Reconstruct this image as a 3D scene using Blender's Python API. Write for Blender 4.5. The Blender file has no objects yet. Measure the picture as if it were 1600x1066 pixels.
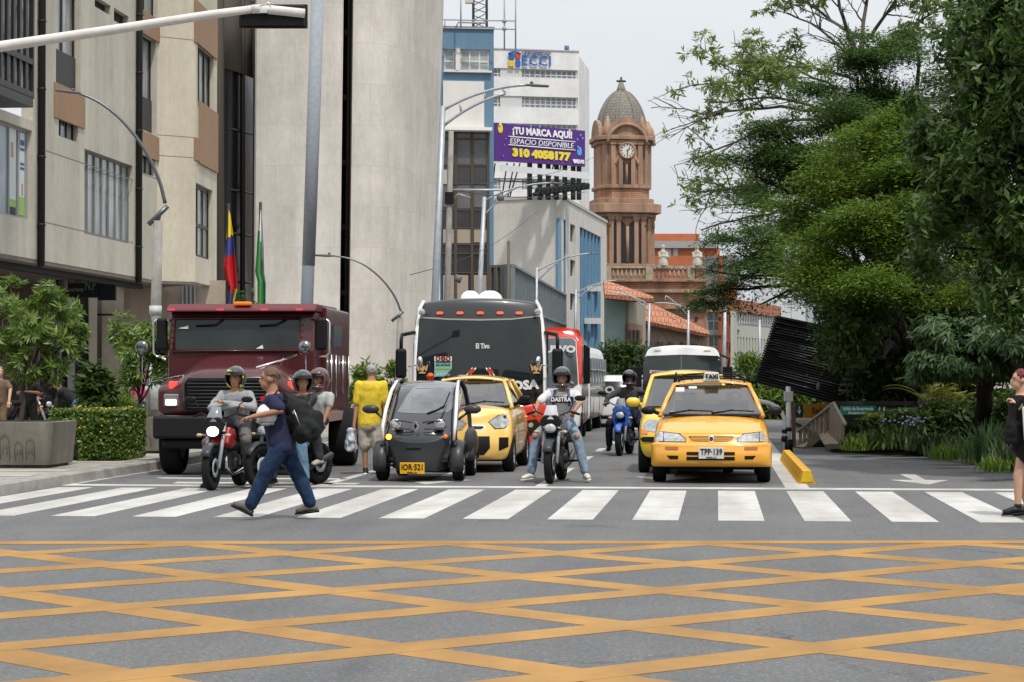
import bpy, bmesh, math, random
import numpy as np
from mathutils import Vector, Matrix, noise
from mathutils.bvhtree import BVHTree
from mathutils.geometry import delaunay_2d_cdt
rnd = random.Random(7)
R = math.radians
S = bpy.context.scene
COL = S.collection
# ------------------------------------------------------------------ camera
F = 3200.0                      # focal length in photo pixels (1600 wide)
YAW = math.atan(321 / F)        # the road runs along +Y, the camera looks a little left of it
PITCH = math.atan(59 / F)
cd = bpy.data.cameras.new('camera'); cam = bpy.data.objects.new('camera', cd); COL.objects.link(cam)
cd.sensor_width = 36; cd.lens = F * 36 / 1600; cd.clip_start = .5; cd.clip_end = 3000
cam.location = (0, 0, 1.5); cam.rotation_euler = (math.pi / 2 + PITCH, 0, YAW)
S.camera = cam
CM = cam.rotation_euler.to_matrix(); CO = Vector(cam.location)
# ------------------------------------------------------------------ sky, sun, exposure
SUN_EL, SUN_AZ = R(61), R(152)   # azimuth measured clockwise from +Y: right of and behind the camera
w = bpy.data.worlds.new('World'); S.world = w; w.use_nodes = True
nt = w.node_tree; bg = nt.nodes['Background']
sky = nt.nodes.new('ShaderNodeTexSky'); sky.sky_type = 'NISHITA'; sky.sun_disc = False
sky.sun_elevation = SUN_EL; sky.sun_rotation = SUN_AZ; sky.dust_density = 4; sky.air_density = 1.2
tc = nt.nodes.new('ShaderNodeTexCoord'); mp = nt.nodes.new('ShaderNodeMapping')
mp.inputs['Scale'].default_value = (1, 1, 2.6)
nz = nt.nodes.new('ShaderNodeTexNoise'); nz.inputs['Scale'].default_value = 2.2; nz.inputs['Detail'].default_value = 6
nt.links.new(tc.outputs['Generated'], mp.inputs[0]); nt.links.new(mp.outputs[0], nz.inputs['Vector'])
cr = nt.nodes.new('ShaderNodeValToRGB')
cr.color_ramp.elements[0].position = .3; cr.color_ramp.elements[0].color = (5.7, 6.0, 6.35, 1)
cr.color_ramp.elements[1].position = .75; cr.color_ramp.elements[1].color = (6.7, 6.85, 7.05, 1)
nt.links.new(nz.outputs[0], cr.inputs[0])
mxn = nt.nodes.new('ShaderNodeMix'); mxn.data_type = 'RGBA'; mxn.inputs[0].default_value = .93
sx = nt.nodes.new('ShaderNodeSeparateXYZ'); nt.links.new(tc.outputs['Generated'], sx.inputs[0])      # overcast skies are brighter overhead
ma = nt.nodes.new('ShaderNodeMath'); ma.operation = 'MULTIPLY_ADD'; ma.use_clamp = False; ma.inputs[1].default_value = 1.1; ma.inputs[2].default_value = .92
nt.links.new(sx.outputs[2], ma.inputs[0]); vm = nt.nodes.new('ShaderNodeVectorMath'); vm.operation = 'SCALE'
nt.links.new(cr.outputs[0], vm.inputs[0]); nt.links.new(ma.outputs[0], vm.inputs['Scale'])
nt.links.new(sky.outputs[0], mxn.inputs[6]); nt.links.new(vm.outputs[0], mxn.inputs[7])
nt.links.new(mxn.outputs[2], bg.inputs[0]); bg.inputs[1].default_value = .1
sl = bpy.data.lights.new('sun', 'SUN'); so = bpy.data.objects.new('sun', sl); COL.objects.link(so)
sl.energy = 2.6; sl.angle = R(2.5); sl.color = (1, .95, .88)
sd = Vector((math.sin(SUN_AZ) * math.cos(SUN_EL), math.cos(SUN_AZ) * math.cos(SUN_EL), math.sin(SUN_EL)))
so.rotation_euler = sd.to_track_quat('Z', 'Y').to_euler(); so.location = (20, -20, 60)
S.view_settings.view_transform = 'Standard'; S.view_settings.look = 'None'
S.view_settings.exposure = 0.3; S.view_settings.gamma = 1; S.view_settings.use_curve_mapping = False
try:
    S.cycles.max_bounces = 6; S.cycles.transparent_max_bounces = 12
    S.cycles.use_denoising = True
except Exception: pass
# ------------------------------------------------------------------ placing helpers
def ray(px, py): return (CM @ Vector(((px - 800) / F, -(py - 533) / F, -1)))
FW = Vector((-math.sin(YAW), math.cos(YAW), 0))
def P(px, py, d):               # photo pixel + distance along the view -> world point
    r = ray(px, py); return CO + r * (d / r.dot(FW))
def G(px, py, z=0):             # photo pixel -> point on the plane at height z
    r = ray(px, py); return CO + r * ((z - CO.z) / r.z)
class Plane:                    # vertical plane through two (px, depth) feet; gives (u, z) of a pixel
    def __init__(s, px0, d0, px1, d1):
        a = P(px0, 592, d0); b = P(px1, 592, d1)
        s.o = Vector((a.x, a.y, 0)); t = Vector((b.x - a.x, b.y - a.y, 0)); s.L = t.length; s.t = t.normalized()
        s.n = Vector((s.t.y, -s.t.x, 0))          # towards the camera side
        if s.n.dot(CO - s.o) < 0: s.n = -s.n
        s.rot = math.atan2(s.t.y, s.t.x)
    def uz(s, px, py):
        r = ray(px, py); k = (s.o - CO).dot(s.n) / r.dot(s.n); p = CO + r * k
        return (p - s.o).dot(s.t), p.z
# ------------------------------------------------------------------ materials
MATS = {}
def mat(name, col, rough=.6, metal=0, var=0, vscale=3, bump=0, bscale=40, coat=0, spec=.5, emit=0, trans=0, streak=False, col2=None, aniso=None):
    if name in MATS: return MATS[name]
    m = bpy.data.materials.new(name); m.use_nodes = True; n = m.node_tree; b = n.nodes['Principled BSDF']
    b.inputs['Base Color'].default_value = (*col, 1); b.inputs['Roughness'].default_value = rough
    b.inputs['Metallic'].default_value = metal; b.inputs['Coat Weight'].default_value = coat
    b.inputs['Coat Roughness'].default_value = .06
    b.inputs['Specular IOR Level'].default_value = spec * (.45 if rough > .3 and not coat else 1)
    if emit:
        b.inputs['Emission Color'].default_value = (*col, 1); b.inputs['Emission Strength'].default_value = emit
    if trans: b.inputs['Transmission Weight'].default_value = trans
    if var or bump:
        t = n.nodes.new('ShaderNodeTexCoord')
    if var:
        mpn = n.nodes.new('ShaderNodeMapping'); mpn.inputs['Scale'].default_value = (1, 1, .18) if streak else (1, 1, 1)
        n.links.new(t.outputs['Object'], mpn.inputs[0])
        z = n.nodes.new('ShaderNodeTexNoise'); z.inputs['Scale'].default_value = vscale; z.inputs['Detail'].default_value = 8; z.inputs['Roughness'].default_value = .65
        n.links.new(mpn.outputs[0], z.inputs['Vector'])
        r = n.nodes.new('ShaderNodeValToRGB'); r.color_ramp.elements[0].position = .32; r.color_ramp.elements[1].position = .68
        c2 = col2 or tuple(c * (1 - var) for c in col)
        r.color_ramp.elements[0].color = (*c2, 1)
        r.color_ramp.elements[1].color = (*(min(1, c * (1 + var * .5)) for c in col), 1)
        n.links.new(z.outputs[0], r.inputs[0]); n.links.new(r.outputs[0], b.inputs['Base Color'])
    if bump:
        z2 = n.nodes.new('ShaderNodeTexNoise'); z2.inputs['Scale'].default_value = bscale; z2.inputs['Detail'].default_value = 6
        n.links.new(t.outputs['Object'], z2.inputs['Vector'])
        bp = n.nodes.new('ShaderNodeBump'); bp.inputs['Strength'].default_value = bump; bp.inputs['Distance'].default_value = .02
        n.links.new(z2.outputs[0], bp.inputs['Height']); n.links.new(bp.outputs[0], b.inputs['Normal'])
    MATS[name] = m; return m
def glassmat(name, tint, refl=1.0, rough=.02):       # see-through pane: fresnel gloss over tinted clear
    if name in MATS: return MATS[name]
    m = bpy.data.materials.new(name); m.use_nodes = True; n = m.node_tree; n.nodes.remove(n.nodes['Principled BSDF'])
    o = n.nodes['Material Output']; t = n.nodes.new('ShaderNodeBsdfTransparent'); t.inputs[0].default_value = (*tint, 1)
    g = n.nodes.new('ShaderNodeBsdfGlossy'); g.inputs['Roughness'].default_value = rough; g.inputs[0].default_value = (refl, refl, refl, 1)
    f = n.nodes.new('ShaderNodeFresnel'); f.inputs[0].default_value = 2.1
    x = n.nodes.new('ShaderNodeMixShader'); n.links.new(f.outputs[0], x.inputs[0]); n.links.new(t.outputs[0], x.inputs[1]); n.links.new(g.outputs[0], x.inputs[2])
    n.links.new(x.outputs[0], o.inputs[0]); MATS[name] = m; return m
def leafmat(name, c1, c2, rough=.45, trans=.35, spec=.5):
    if name in MATS: return MATS[name]
    m = bpy.data.materials.new(name); m.use_nodes = True; n = m.node_tree; b = n.nodes['Principled BSDF']; o = n.nodes['Material Output']
    g = n.nodes.new('ShaderNodeNewGeometry'); r = n.nodes.new('ShaderNodeValToRGB')
    r.color_ramp.elements[0].color = (*c1, 1); r.color_ramp.elements[1].color = (*c2, 1)
    n.links.new(g.outputs['Random Per Island'], r.inputs[0]); n.links.new(r.outputs[0], b.inputs['Base Color'])
    b.inputs['Roughness'].default_value = rough; b.inputs['Specular IOR Level'].default_value = spec
    t = n.nodes.new('ShaderNodeBsdfTranslucent'); n.links.new(r.outputs[0], t.inputs[0])
    x = n.nodes.new('ShaderNodeMixShader'); x.inputs[0].default_value = trans
    n.links.new(b.outputs[0], x.inputs[1]); n.links.new(t.outputs[0], x.inputs[2]); n.links.new(x.outputs[0], o.inputs[0])
    MATS[name] = m; return m
# ------------------------------------------------------------------ mesh builder
class MB:
    def __init__(s): s.v = []; s.f = []; s.mi = []; s.sm = []
    def add(s, V, Fc, mi=0, smooth=False, M=None):
        o = len(s.v)
        s.v += [tuple(M @ Vector(v)) for v in V] if M else [tuple(v) for v in V]
        for f in Fc: s.f.append(tuple(i + o for i in f)); s.mi.append(mi); s.sm.append(smooth)
        return s
    def box(s, c, size, mi=0, M=None, rz=0, rx=0, ry=0, taper=1):
        x, y, z = size[0] / 2, size[1] / 2, size[2] / 2
        V = [(-x, -y, -z), (x, -y, -z), (x, y, -z), (-x, y, -z)] + [(a * taper, b * taper, z) for a, b in ((-x, -y), (x, -y), (x, y), (-x, y))]
        T = Matrix.Translation(c) @ Matrix.Rotation(rz, 4, 'Z') @ Matrix.Rotation(ry, 4, 'Y') @ Matrix.Rotation(rx, 4, 'X')
        if M: T = M @ T
        return s.add(V, [(0, 3, 2, 1), (4, 5, 6, 7), (0, 1, 5, 4), (1, 2, 6, 5), (2, 3, 7, 6), (3, 0, 4, 7)], mi, False, T)
    def bx(s, x0, x1, y0, y1, z0, z1, mi=0):
        return s.box(((x0 + x1) / 2, (y0 + y1) / 2, (z0 + z1) / 2), (abs(x1 - x0), abs(y1 - y0), abs(z1 - z0)), mi)
    def rings(s, rs, mi=0, smooth=True, cap=True, closed=False):
        n = len(rs[0]); V = [p for r in rs for p in r]; Fc = []
        m = len(rs)
        for i in range(m if closed else m - 1):
            a = i * n; b = ((i + 1) % m) * n
            for j in range(n):
                k = (j + 1) % n; Fc.append((a + j, a + k, b + k, b + j))
        if cap and not closed: Fc.append(tuple(range(n - 1, -1, -1))); Fc.append(tuple((m - 1) * n + j for j in range(n)))
        return s.add(V, Fc, mi, smooth)
    def tube(s, pts, r, n=8, mi=0, cap=True, flat=1.0, up=None, smooth=True):
        pts = [Vector(p) for p in pts]; m = len(pts)
        if not hasattr(r, '__len__'): r = [r] * m
        rs = []; u = Vector(up) if up else None
        for i, p in enumerate(pts):
            t = (pts[min(i + 1, m - 1)] - pts[max(i - 1, 0)]).normalized()
            if u is None: u = Vector((0, 0, 1)) if abs(t.z) < .9 else Vector((1, 0, 0))
            a = (u - t * u.dot(t))
            a = a.normalized() if a.length > 1e-5 else t.orthogonal().normalized()
            b = t.cross(a).normalized(); u = a if not up else Vector(up)
            rs.append([p + a * (r[i] * flat * math.cos(2 * math.pi * j / n)) + b * (r[i] * math.sin(2 * math.pi * j / n)) for j in range(n)])
        return s.rings(rs, mi, smooth, cap)
    def lathe(s, prof, c=(0, 0, 0), axis='Z', n=24, mi=0, smooth=True, cap=True, closed=False, M=None, a0=0):
        rs = []
        for r, h in prof:
            ring = []
            for j in range(n):
                a = a0 + 2 * math.pi * j / n; x, y = r * math.cos(a), r * math.sin(a)
                p = (x, y, h) if axis == 'Z' else ((h, x, y) if axis == 'X' else (y, h, x))
                p = Vector(p) + Vector(c)
                ring.append(M @ p if M else p)
            rs.append(ring)
        return s.rings(rs, mi, smooth, cap, closed)
    def ball(s, c, r, n=14, mi=0, M=None, smooth=True):
        r = (r, r, r) if not hasattr(r, '__len__') else r; rs = []
        for i in range(1, n // 2 + 1):
            t = math.pi * i / (n // 2 + 1)
            ring = [Vector((r[0] * math.sin(t) * math.cos(2 * math.pi * j / n), r[1] * math.sin(t) * math.sin(2 * math.pi * j / n), -r[2] * math.cos(t))) for j in range(n)]
            ring = [(M @ p if M else p) + Vector(c) for p in ring]; rs.append(ring)
        return s.rings(rs, mi, smooth, True)
    def prism(s, poly, y0, y1, mi=0, axes='xz', smooth=False, M=None):   # poly in two axes, extruded along the third
        def q(a, b, h): return {'xz': (a, h, b), 'xy': (a, b, h), 'yz': (h, a, b)}[axes]
        n = len(poly); V = [q(a, b, y0) for a, b in poly] + [q(a, b, y1) for a, b in poly]
        Fc = [tuple(range(n)), tuple(range(2 * n - 1, n - 1, -1))] + [(j, j + n, (j + 1) % n + n, (j + 1) % n) for j in range(n)]
        return s.add(V, Fc, mi, smooth, M)
    def strip(s, a, b, mi=0, smooth=True):       # quad strip between two polylines
        n = len(a); return s.add(list(a) + list(b), [(i, i + 1, n + i + 1, n + i) for i in range(n - 1)], mi, smooth)
    def lattice(s, us, ts, ys, fn, mi=0, smooth=True, mfn=None):     # closed skin of a box grid; fn(u,t,y)->point
        idx = {}; V = []; Fc = []
        nu, nt_, ny = len(us), len(ts), len(ys)
        def vid(i, j, k):
            if (i, j, k) not in idx: idx[(i, j, k)] = len(V); V.append(fn(us[i], ts[j], ys[k]))
            return idx[(i, j, k)]
        for i in range(nu - 1):
            for j in range(nt_ - 1):
                Fc.append([vid(i, j, 0), vid(i + 1, j, 0), vid(i + 1, j + 1, 0), vid(i, j + 1, 0)])
                k = ny - 1; Fc.append([vid(i, j, k), vid(i, j + 1, k), vid(i + 1, j + 1, k), vid(i + 1, j, k)])
            for k in range(ny - 1):
                Fc.append([vid(i, 0, k), vid(i, 0, k + 1), vid(i + 1, 0, k + 1), vid(i + 1, 0, k)])
                j = nt_ - 1; Fc.append([vid(i, j, k), vid(i + 1, j, k), vid(i + 1, j, k + 1), vid(i, j, k + 1)])
        for j in range(nt_ - 1):
            for k in range(ny - 1):
                Fc.append([vid(0, j, k), vid(0, j + 1, k), vid(0, j + 1, k + 1), vid(0, j, k + 1)])
                i = nu - 1; Fc.append([vid(i, j, k), vid(i, j, k + 1), vid(i, j + 1, k + 1), vid(i, j + 1, k)])
        return s.add(V, Fc, mi, smooth)
    def mesh(s, name='m', mats=()):
        me = bpy.data.meshes.new(name); me.from_pydata(s.v, [], s.f)
        for m in mats: me.materials.append(m)
        me.polygons.foreach_set('material_index', s.mi); me.polygons.foreach_set('use_smooth', s.sm)
        me.update(); return me
    def build(s, name, mats, parent=None, sub=0, bev=0, solid=0, fix=True):
        if not isinstance(mats, (list, tuple)): mats = [mats]
        me = s.mesh(name, mats)
        if fix:
            b = bmesh.new(); b.from_mesh(me); bmesh.ops.recalc_face_normals(b, faces=b.faces); b.to_mesh(me); b.free()
        o = bpy.data.objects.new(name, me); COL.objects.link(o); o.parent = parent
        if solid: q = o.modifiers.new('s', 'SOLIDIFY'); q.thickness = solid; q.offset = -1
        if bev: q = o.modifiers.new('b', 'BEVEL'); q.width = bev; q.segments = 2; q.limit_method = 'ANGLE'; q.angle_limit = R(35)
        if sub: q = o.modifiers.new('u', 'SUBSURF'); q.levels = sub; q.render_levels = sub
        return o
def bake(o):                     # apply modifiers into a plain mesh
    dg = bpy.context.evaluated_depsgraph_get(); me = bpy.data.meshes.new_from_object(o.evaluated_get(dg))
    o.modifiers.clear(); o.data = me; return o
def bvh(o): return BVHTree.FromPolygons([v.co.copy() for v in o.data.vertices], [tuple(p.vertices) for p in o.data.polygons])
def decal(tree, poly, mname, m, parent, d='F', off=.006, step=.06, thick=0, far=6, smooth=True):
    """a panel that hugs a body: poly in (x,z) seen along +Y ('F'), in (y,z) along X ('R' from +X, 'L' from -X), or (x,y) from above ('T')"""
    xs = [p[0] for p in poly]; zs = [p[1] for p in poly]; pts = [Vector(p) for p in poly]; n = len(poly)
    dense = []
    for i in range(n):
        a, b = Vector(poly[i]), Vector(poly[(i + 1) % n]); k = max(1, int((b - a).length / step))
        dense += [a.lerp(b, j / k) for j in range(k)]
    m_ = len(dense); allp = list(dense)
    def inside(x, z):
        c = False
        for i in range(n):
            (x1, z1), (x2, z2) = poly[i], poly[(i + 1) % n]
            if (z1 > z) != (z2 > z) and x < (x2 - x1) * (z - z1) / (z2 - z1) + x1: c = not c
        return c
    x = min(xs) + step * .5
    while x < max(xs):
        z = min(zs) + step * .5
        while z < max(zs):
            if inside(x, z) and min((Vector((x, z)) - q).length for q in dense) > step * .4: allp.append(Vector((x, z)))
            z += step
        x += step
    vs, _, fs, *_r = delaunay_2d_cdt(allp, [], [list(range(m_))], 1, 1e-5)
    dv = {'F': Vector((0, 1, 0)), 'R': Vector((-1, 0, 0)), 'L': Vector((1, 0, 0)), 'T': Vector((0, 0, -1)), 'B': Vector((0, -1, 0))}[d]
    out = []; last = None
    for p in vs:
        o = {'F': Vector((p[0], -far, p[1])), 'B': Vector((p[0], far * 3, p[1])), 'R': Vector((far, p[0], p[1])), 'L': Vector((-far, p[0], p[1])), 'T': Vector((p[0], p[1], far))}[d]
        h, nn, _, _ = tree.ray_cast(o, dv)
        if h is None: out.append(None)
        else: out.append(h - dv * off)
    good = [q for q in out if q]
    if not good: return None
    for i, q in enumerate(out):
        if q is None:
            p = vs[i]; o = {'F': Vector((p[0], 0, p[1])), 'B': Vector((p[0], 0, p[1])), 'R': Vector((0, p[0], p[1])), 'L': Vector((0, p[0], p[1])), 'T': Vector((p[0], p[1], 0))}[d]
            near = min(good, key=lambda g: ((g - o) - dv * (g - o).dot(dv)).length)
            out[i] = o - dv * o.dot(dv) + dv * near.dot(dv)
    b = MB(); b.add(out, [tuple(f) for f in fs], 0, smooth)
    return b.build(mname, m, parent, solid=thick, fix=False) if thick else b.build(mname, m, parent, fix=False)
def fuse(mb, vox=.012, smooth=2, wr=0, ws=9, mats=(), name='body'):
    me = mb.mesh('t'); o = bpy.data.objects.new('t', me); COL.objects.link(o)
    q = o.modifiers.new('r', 'REMESH'); q.mode = 'VOXEL'; q.voxel_size = vox; q.use_smooth_shade = True
    if smooth: q = o.modifiers.new('s', 'SMOOTH'); q.iterations = smooth; q.factor = .5
    dg = bpy.context.evaluated_depsgraph_get(); m2 = bpy.data.meshes.new_from_object(o.evaluated_get(dg))
    bpy.data.objects.remove(o)
    if wr:
        nrm = [v.normal.copy() for v in m2.vertices]
        for v, n_ in zip(m2.vertices, nrm):
            k = noise.noise(Vector((v.co.x * ws * 1.6, v.co.y * ws * 1.6, v.co.z * ws))) + .5 * noise.noise(v.co * ws * 2.3)
            v.co += n_ * k * wr
    for m in mats: m2.materials.append(m)
    m2.polygons.foreach_set('use_smooth', [True] * len(m2.polygons))
    return m2
def link(name, me, parent=None, mats=None):
    o = bpy.data.objects.new(name, me); COL.objects.link(o); o.parent = parent
    if mats is not None:
        me.materials.clear()
        for m in (mats if isinstance(mats, (list, tuple)) else [mats]): me.materials.append(m)
    return o
def thing(name, label, cat, loc=(0, 0, 0), rz=0, group=None):
    o = bpy.data.objects.new(name, None); COL.objects.link(o); o.location = loc; o.rotation_euler = (0, 0, rz)
    o.empty_display_size = .1; o['label'] = label; o['category'] = cat
    if group: o['group'] = group
    return o
def tag(o, label, cat, group=None, kind=None):
    o['label'] = label; o['category'] = cat
    if group: o['group'] = group
    if kind: o['kind'] = kind
    return o
def struct(o): o['kind'] = 'structure'; return o
def text(s, size, m, parent, name='lettering', th=.004, M=None, bold=0, align='CENTER', width=None, shear=0, sp=1.0):
    c = bpy.data.curves.new('t', 'FONT'); c.body = s; c.size = size; c.extrude = th; c.align_x = align; c.align_y = 'CENTER'
    c.offset = bold; c.shear = shear; c.resolution_u = 2; c.space_character = sp
    o = bpy.data.objects.new('t', c); COL.objects.link(o)
    dg = bpy.context.evaluated_depsgraph_get(); me = bpy.data.meshes.new_from_object(o.evaluated_get(dg)); bpy.data.objects.remove(o)
    if width and len(me.vertices):
        xs = [v.co.x for v in me.vertices]; k = width / (max(xs) - min(xs)); c0 = (max(xs) + min(xs)) / 2
        for v in me.vertices: v.co.x = (v.co.x - c0) * k
    T = (M or Matrix()) @ Matrix.Rotation(math.pi / 2, 4, 'X')
    me.transform(T); me.materials.clear(); me.materials.append(m)
    o = bpy.data.objects.new(name, me); COL.objects.link(o); o.parent = parent; return o
def copy_tree(o, parent=None, label=None):
    c = o.copy(); COL.objects.link(c); c.parent = parent
    if label: c['label'] = label
    for ch in o.children: copy_tree(ch, c)
    return c
T = Matrix.Translation
def RZ(a): return Matrix.Rotation(a, 4, 'Z')
# palette
asph = None
white = mat('white_paint', (.75, .75, .73), .5, var=.12, vscale=6)
blackp = mat('black_plastic', (.01, .01, .011), .5, spec=.4)
rubber = mat('rubber', (.013, .013, .014), .85, bump=.2, spec=.3)
chrome = mat('chrome', (.75, .75, .75), .15, 1)
steel = mat('galvanised', (.36, .39, .42), .45, .4, var=.2, vscale=5)
alloy = mat('alloy', (.45, .46, .48), .3, .9)
yel = mat('taxi_yellow', (.72, .345, .03), .32, coat=.8, var=.06, vscale=2)
orangeL = mat('orange_lens', (.75, .18, .02), .2, coat=.6)
lens = mat('lamp_lens', (.42, .44, .45), .12, .15, coat=1, var=.5, vscale=14)
redL = mat('red_lit', (1, .05, .03), .3, emit=1.2)
headlit = mat('headlight_lit', (1, .97, .9), .3, emit=2.2)
# ================================================================== ground, road, markings
def asphalt_mat():
    m = bpy.data.materials.new('asphalt'); m.use_nodes = True; n = m.node_tree; b = n.nodes['Principled BSDF']; L = n.links.new
    t = n.nodes.new('ShaderNodeTexCoord')
    def nzz(sc, det=6, mapping=None):
        z = n.nodes.new('ShaderNodeTexNoise'); z.inputs['Scale'].default_value = sc; z.inputs['Detail'].default_value = det; z.inputs['Roughness'].default_value = .7
        if mapping:
            q = n.nodes.new('ShaderNodeMapping'); q.inputs['Scale'].default_value = mapping; L(t.outputs['Object'], q.inputs[0]); L(q.outputs[0], z.inputs['Vector'])
        else: L(t.outputs['Object'], z.inputs['Vector'])
        return z
    def ramp(z, p0, c0, p1, c1):
        r = n.nodes.new('ShaderNodeValToRGB'); r.color_ramp.elements[0].position = p0; r.color_ramp.elements[1].position = p1
        r.color_ramp.elements[0].color = (*c0, 1); r.color_ramp.elements[1].color = (*c1, 1); L(z.outputs[0], r.inputs[0]); return r
    def mul(a, bb, f=1):
        x = n.nodes.new('ShaderNodeMix'); x.data_type = 'RGBA'; x.blend_type = 'MULTIPLY'; x.inputs[0].default_value = f
        L(a.outputs[0] if not a.bl_idname.endswith('Mix') else a.outputs[2], x.inputs[6]); L(bb.outputs[0], x.inputs[7]); return x
    base = ramp(nzz(26, 10), .3, (.085, .087, .09), .72, (.172, .173, .173))
    big = ramp(nzz(.35, 5), .3, (.84, .84, .85), .7, (1.06, 1.05, 1.03))
    lane = ramp(nzz(1.3, 5, (1, .08, 1)), .35, (.86, .86, .87), .65, (1.04, 1.04, 1.04))
    x = mul(mul(base, big), lane)
    v = n.nodes.new('ShaderNodeTexVoronoi'); v.inputs['Scale'].default_value = 34; L(t.outputs['Object'], v.inputs['Vector'])
    sp = ramp(v, .12, (2.1, 2.05, 1.95), .26, (1, 1, 1)); x = mul(x, sp, .85)
    vc = n.nodes.new('ShaderNodeTexVoronoi'); vc.feature = 'DISTANCE_TO_EDGE'; vc.inputs['Scale'].default_value = .42      # hairline cracks, only in places
    wz = nzz(1.4, 4); wx = n.nodes.new('ShaderNodeVectorMath'); wx.operation = 'SCALE'; wx.inputs['Scale'].default_value = .9; L(wz.outputs[1], wx.inputs[0])
    wa = n.nodes.new('ShaderNodeVectorMath'); L(t.outputs['Object'], wa.inputs[0]); L(wx.outputs[0], wa.inputs[1]); L(wa.outputs[0], vc.inputs['Vector'])
    ck = ramp(vc, .003, (.45, .45, .46), .011, (1, 1, 1)); mk = ramp(nzz(.16, 3), .5, (0, 0, 0), .62, (1, 1, 1))
    x3 = n.nodes.new('ShaderNodeMix'); x3.data_type = 'RGBA'; x3.blend_type = 'MULTIPLY'; L(mk.outputs[0], x3.inputs[0]); L(x.outputs[2], x3.inputs[6]); L(ck.outputs[0], x3.inputs[7])
    oil = ramp(nzz(.7, 3, (1, .35, 1)), .6, (1, 1, 1), .74, (.72, .72, .73)); x = mul(x3, oil)
    L(x.outputs[2], b.inputs['Base Color']); b.inputs['Roughness'].default_value = .85; b.inputs['Specular IOR Level'].default_value = .25
    bp = n.nodes.new('ShaderNodeBump'); bp.inputs['Strength'].default_value = .35; bp.inputs['Distance'].default_value = .01
    L(nzz(90, 4).outputs[0], bp.inputs['Height']); L(bp.outputs[0], b.inputs['Normal']); return m
def paint_mat(name, col, worn=.5):
    m = bpy.data.materials.new(name); m.use_nodes = True; n = m.node_tree; b = n.nodes['Principled BSDF']; L = n.links.new
    t = n.nodes.new('ShaderNodeTexCoord'); z = n.nodes.new('ShaderNodeTexNoise'); z.inputs['Scale'].default_value = 1.6; z.inputs['Detail'].default_value = 9; z.inputs['Roughness'].default_value = .7
    L(t.outputs['Object'], z.inputs['Vector']); r = n.nodes.new('ShaderNodeValToRGB')
    r.color_ramp.elements[0].position = .3; r.color_ramp.elements[1].position = .7
    r.color_ramp.elements[0].color = (*(c * .78 for c in col), 1); r.color_ramp.elements[1].color = (*(min(1, c * 1.12) for c in col), 1)
    L(z.outputs[0], r.inputs[0])
    z2 = n.nodes.new('ShaderNodeTexNoise'); z2.inputs['Scale'].default_value = 38; z2.inputs['Detail'].default_value = 8; z2.inputs['Roughness'].default_value = .8
    L(t.outputs['Object'], z2.inputs['Vector']); r2 = n.nodes.new('ShaderNodeValToRGB')
    r2.color_ramp.elements[0].position = .36 + .0 * worn; r2.color_ramp.elements[1].position = .47
    r2.color_ramp.elements[0].color = (1 - worn, 1 - worn, 1 - worn, 1); L(z2.outputs[0], r2.inputs[0])
    x = n.nodes.new('ShaderNodeMix'); x.data_type = 'RGBA'; x.inputs[6].default_value = (.16, .16, .16, 1)
    L(r2.outputs[0], x.inputs[0]); L(r.outputs[0], x.inputs[7])
    z3 = n.nodes.new('ShaderNodeTexNoise'); z3.inputs['Scale'].default_value = .9; z3.inputs['Detail'].default_value = 4
    q = n.nodes.new('ShaderNodeMapping'); q.inputs['Scale'].default_value = (1.6, .25, 1); L(t.outputs['Object'], q.inputs[0]); L(q.outputs[0], z3.inputs['Vector'])
    r3 = n.nodes.new('ShaderNodeValToRGB'); r3.color_ramp.elements[0].position = .38; r3.color_ramp.elements[1].position = .62
    r3.color_ramp.elements[0].color = (.74, .72, .7, 1); L(z3.outputs[0], r3.inputs[0])
    x2 = n.nodes.new('ShaderNodeMix'); x2.data_type = 'RGBA'; x2.blend_type = 'MULTIPLY'; x2.inputs[0].default_value = 1
    L(x.outputs[2], x2.inputs[6]); L(r3.outputs[0], x2.inputs[7])
    L(x2.outputs[2], b.inputs['Base Color']); b.inputs['Roughness'].default_value = .65; return m
asph = asphalt_mat(); wpaint = paint_mat('road_white', (.53, .52, .495), .6); ypaint = paint_mat('road_yellow', (.37, .19, .033), .6)
concr = mat('concrete', (.27, .26, .24), .85, var=.35, vscale=2.2, bump=.3, bscale=30)
def sheet(name, polys, z, m, kind=True):
    b = MB()
    for p in polys:
        n_ = len(p); b.add([(q[0], q[1], z) for q in p], [tuple(range(n_))])
        if 0 < z < .01: b.add([(q[0], q[1], z) for q in p] + [(q[0], q[1], .0003) for q in p], [(i, (i + 1) % n_, n_ + (i + 1) % n_, n_ + i) for i in range(n_)])   # paint film edge
    o = b.build(name, m)
    bm_ = bmesh.new(); bm_.from_mesh(o.data)
    for f in bm_.faces:
        if f.normal.z < -.5: f.normal_flip()
    bm_.to_mesh(o.data); bm_.free()
    if kind: o['kind'] = 'structure'
    return o
sheet('road', [[(-400, -60), (400, -60), (400, 900), (-400, 900)]], 0, asph)
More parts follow.
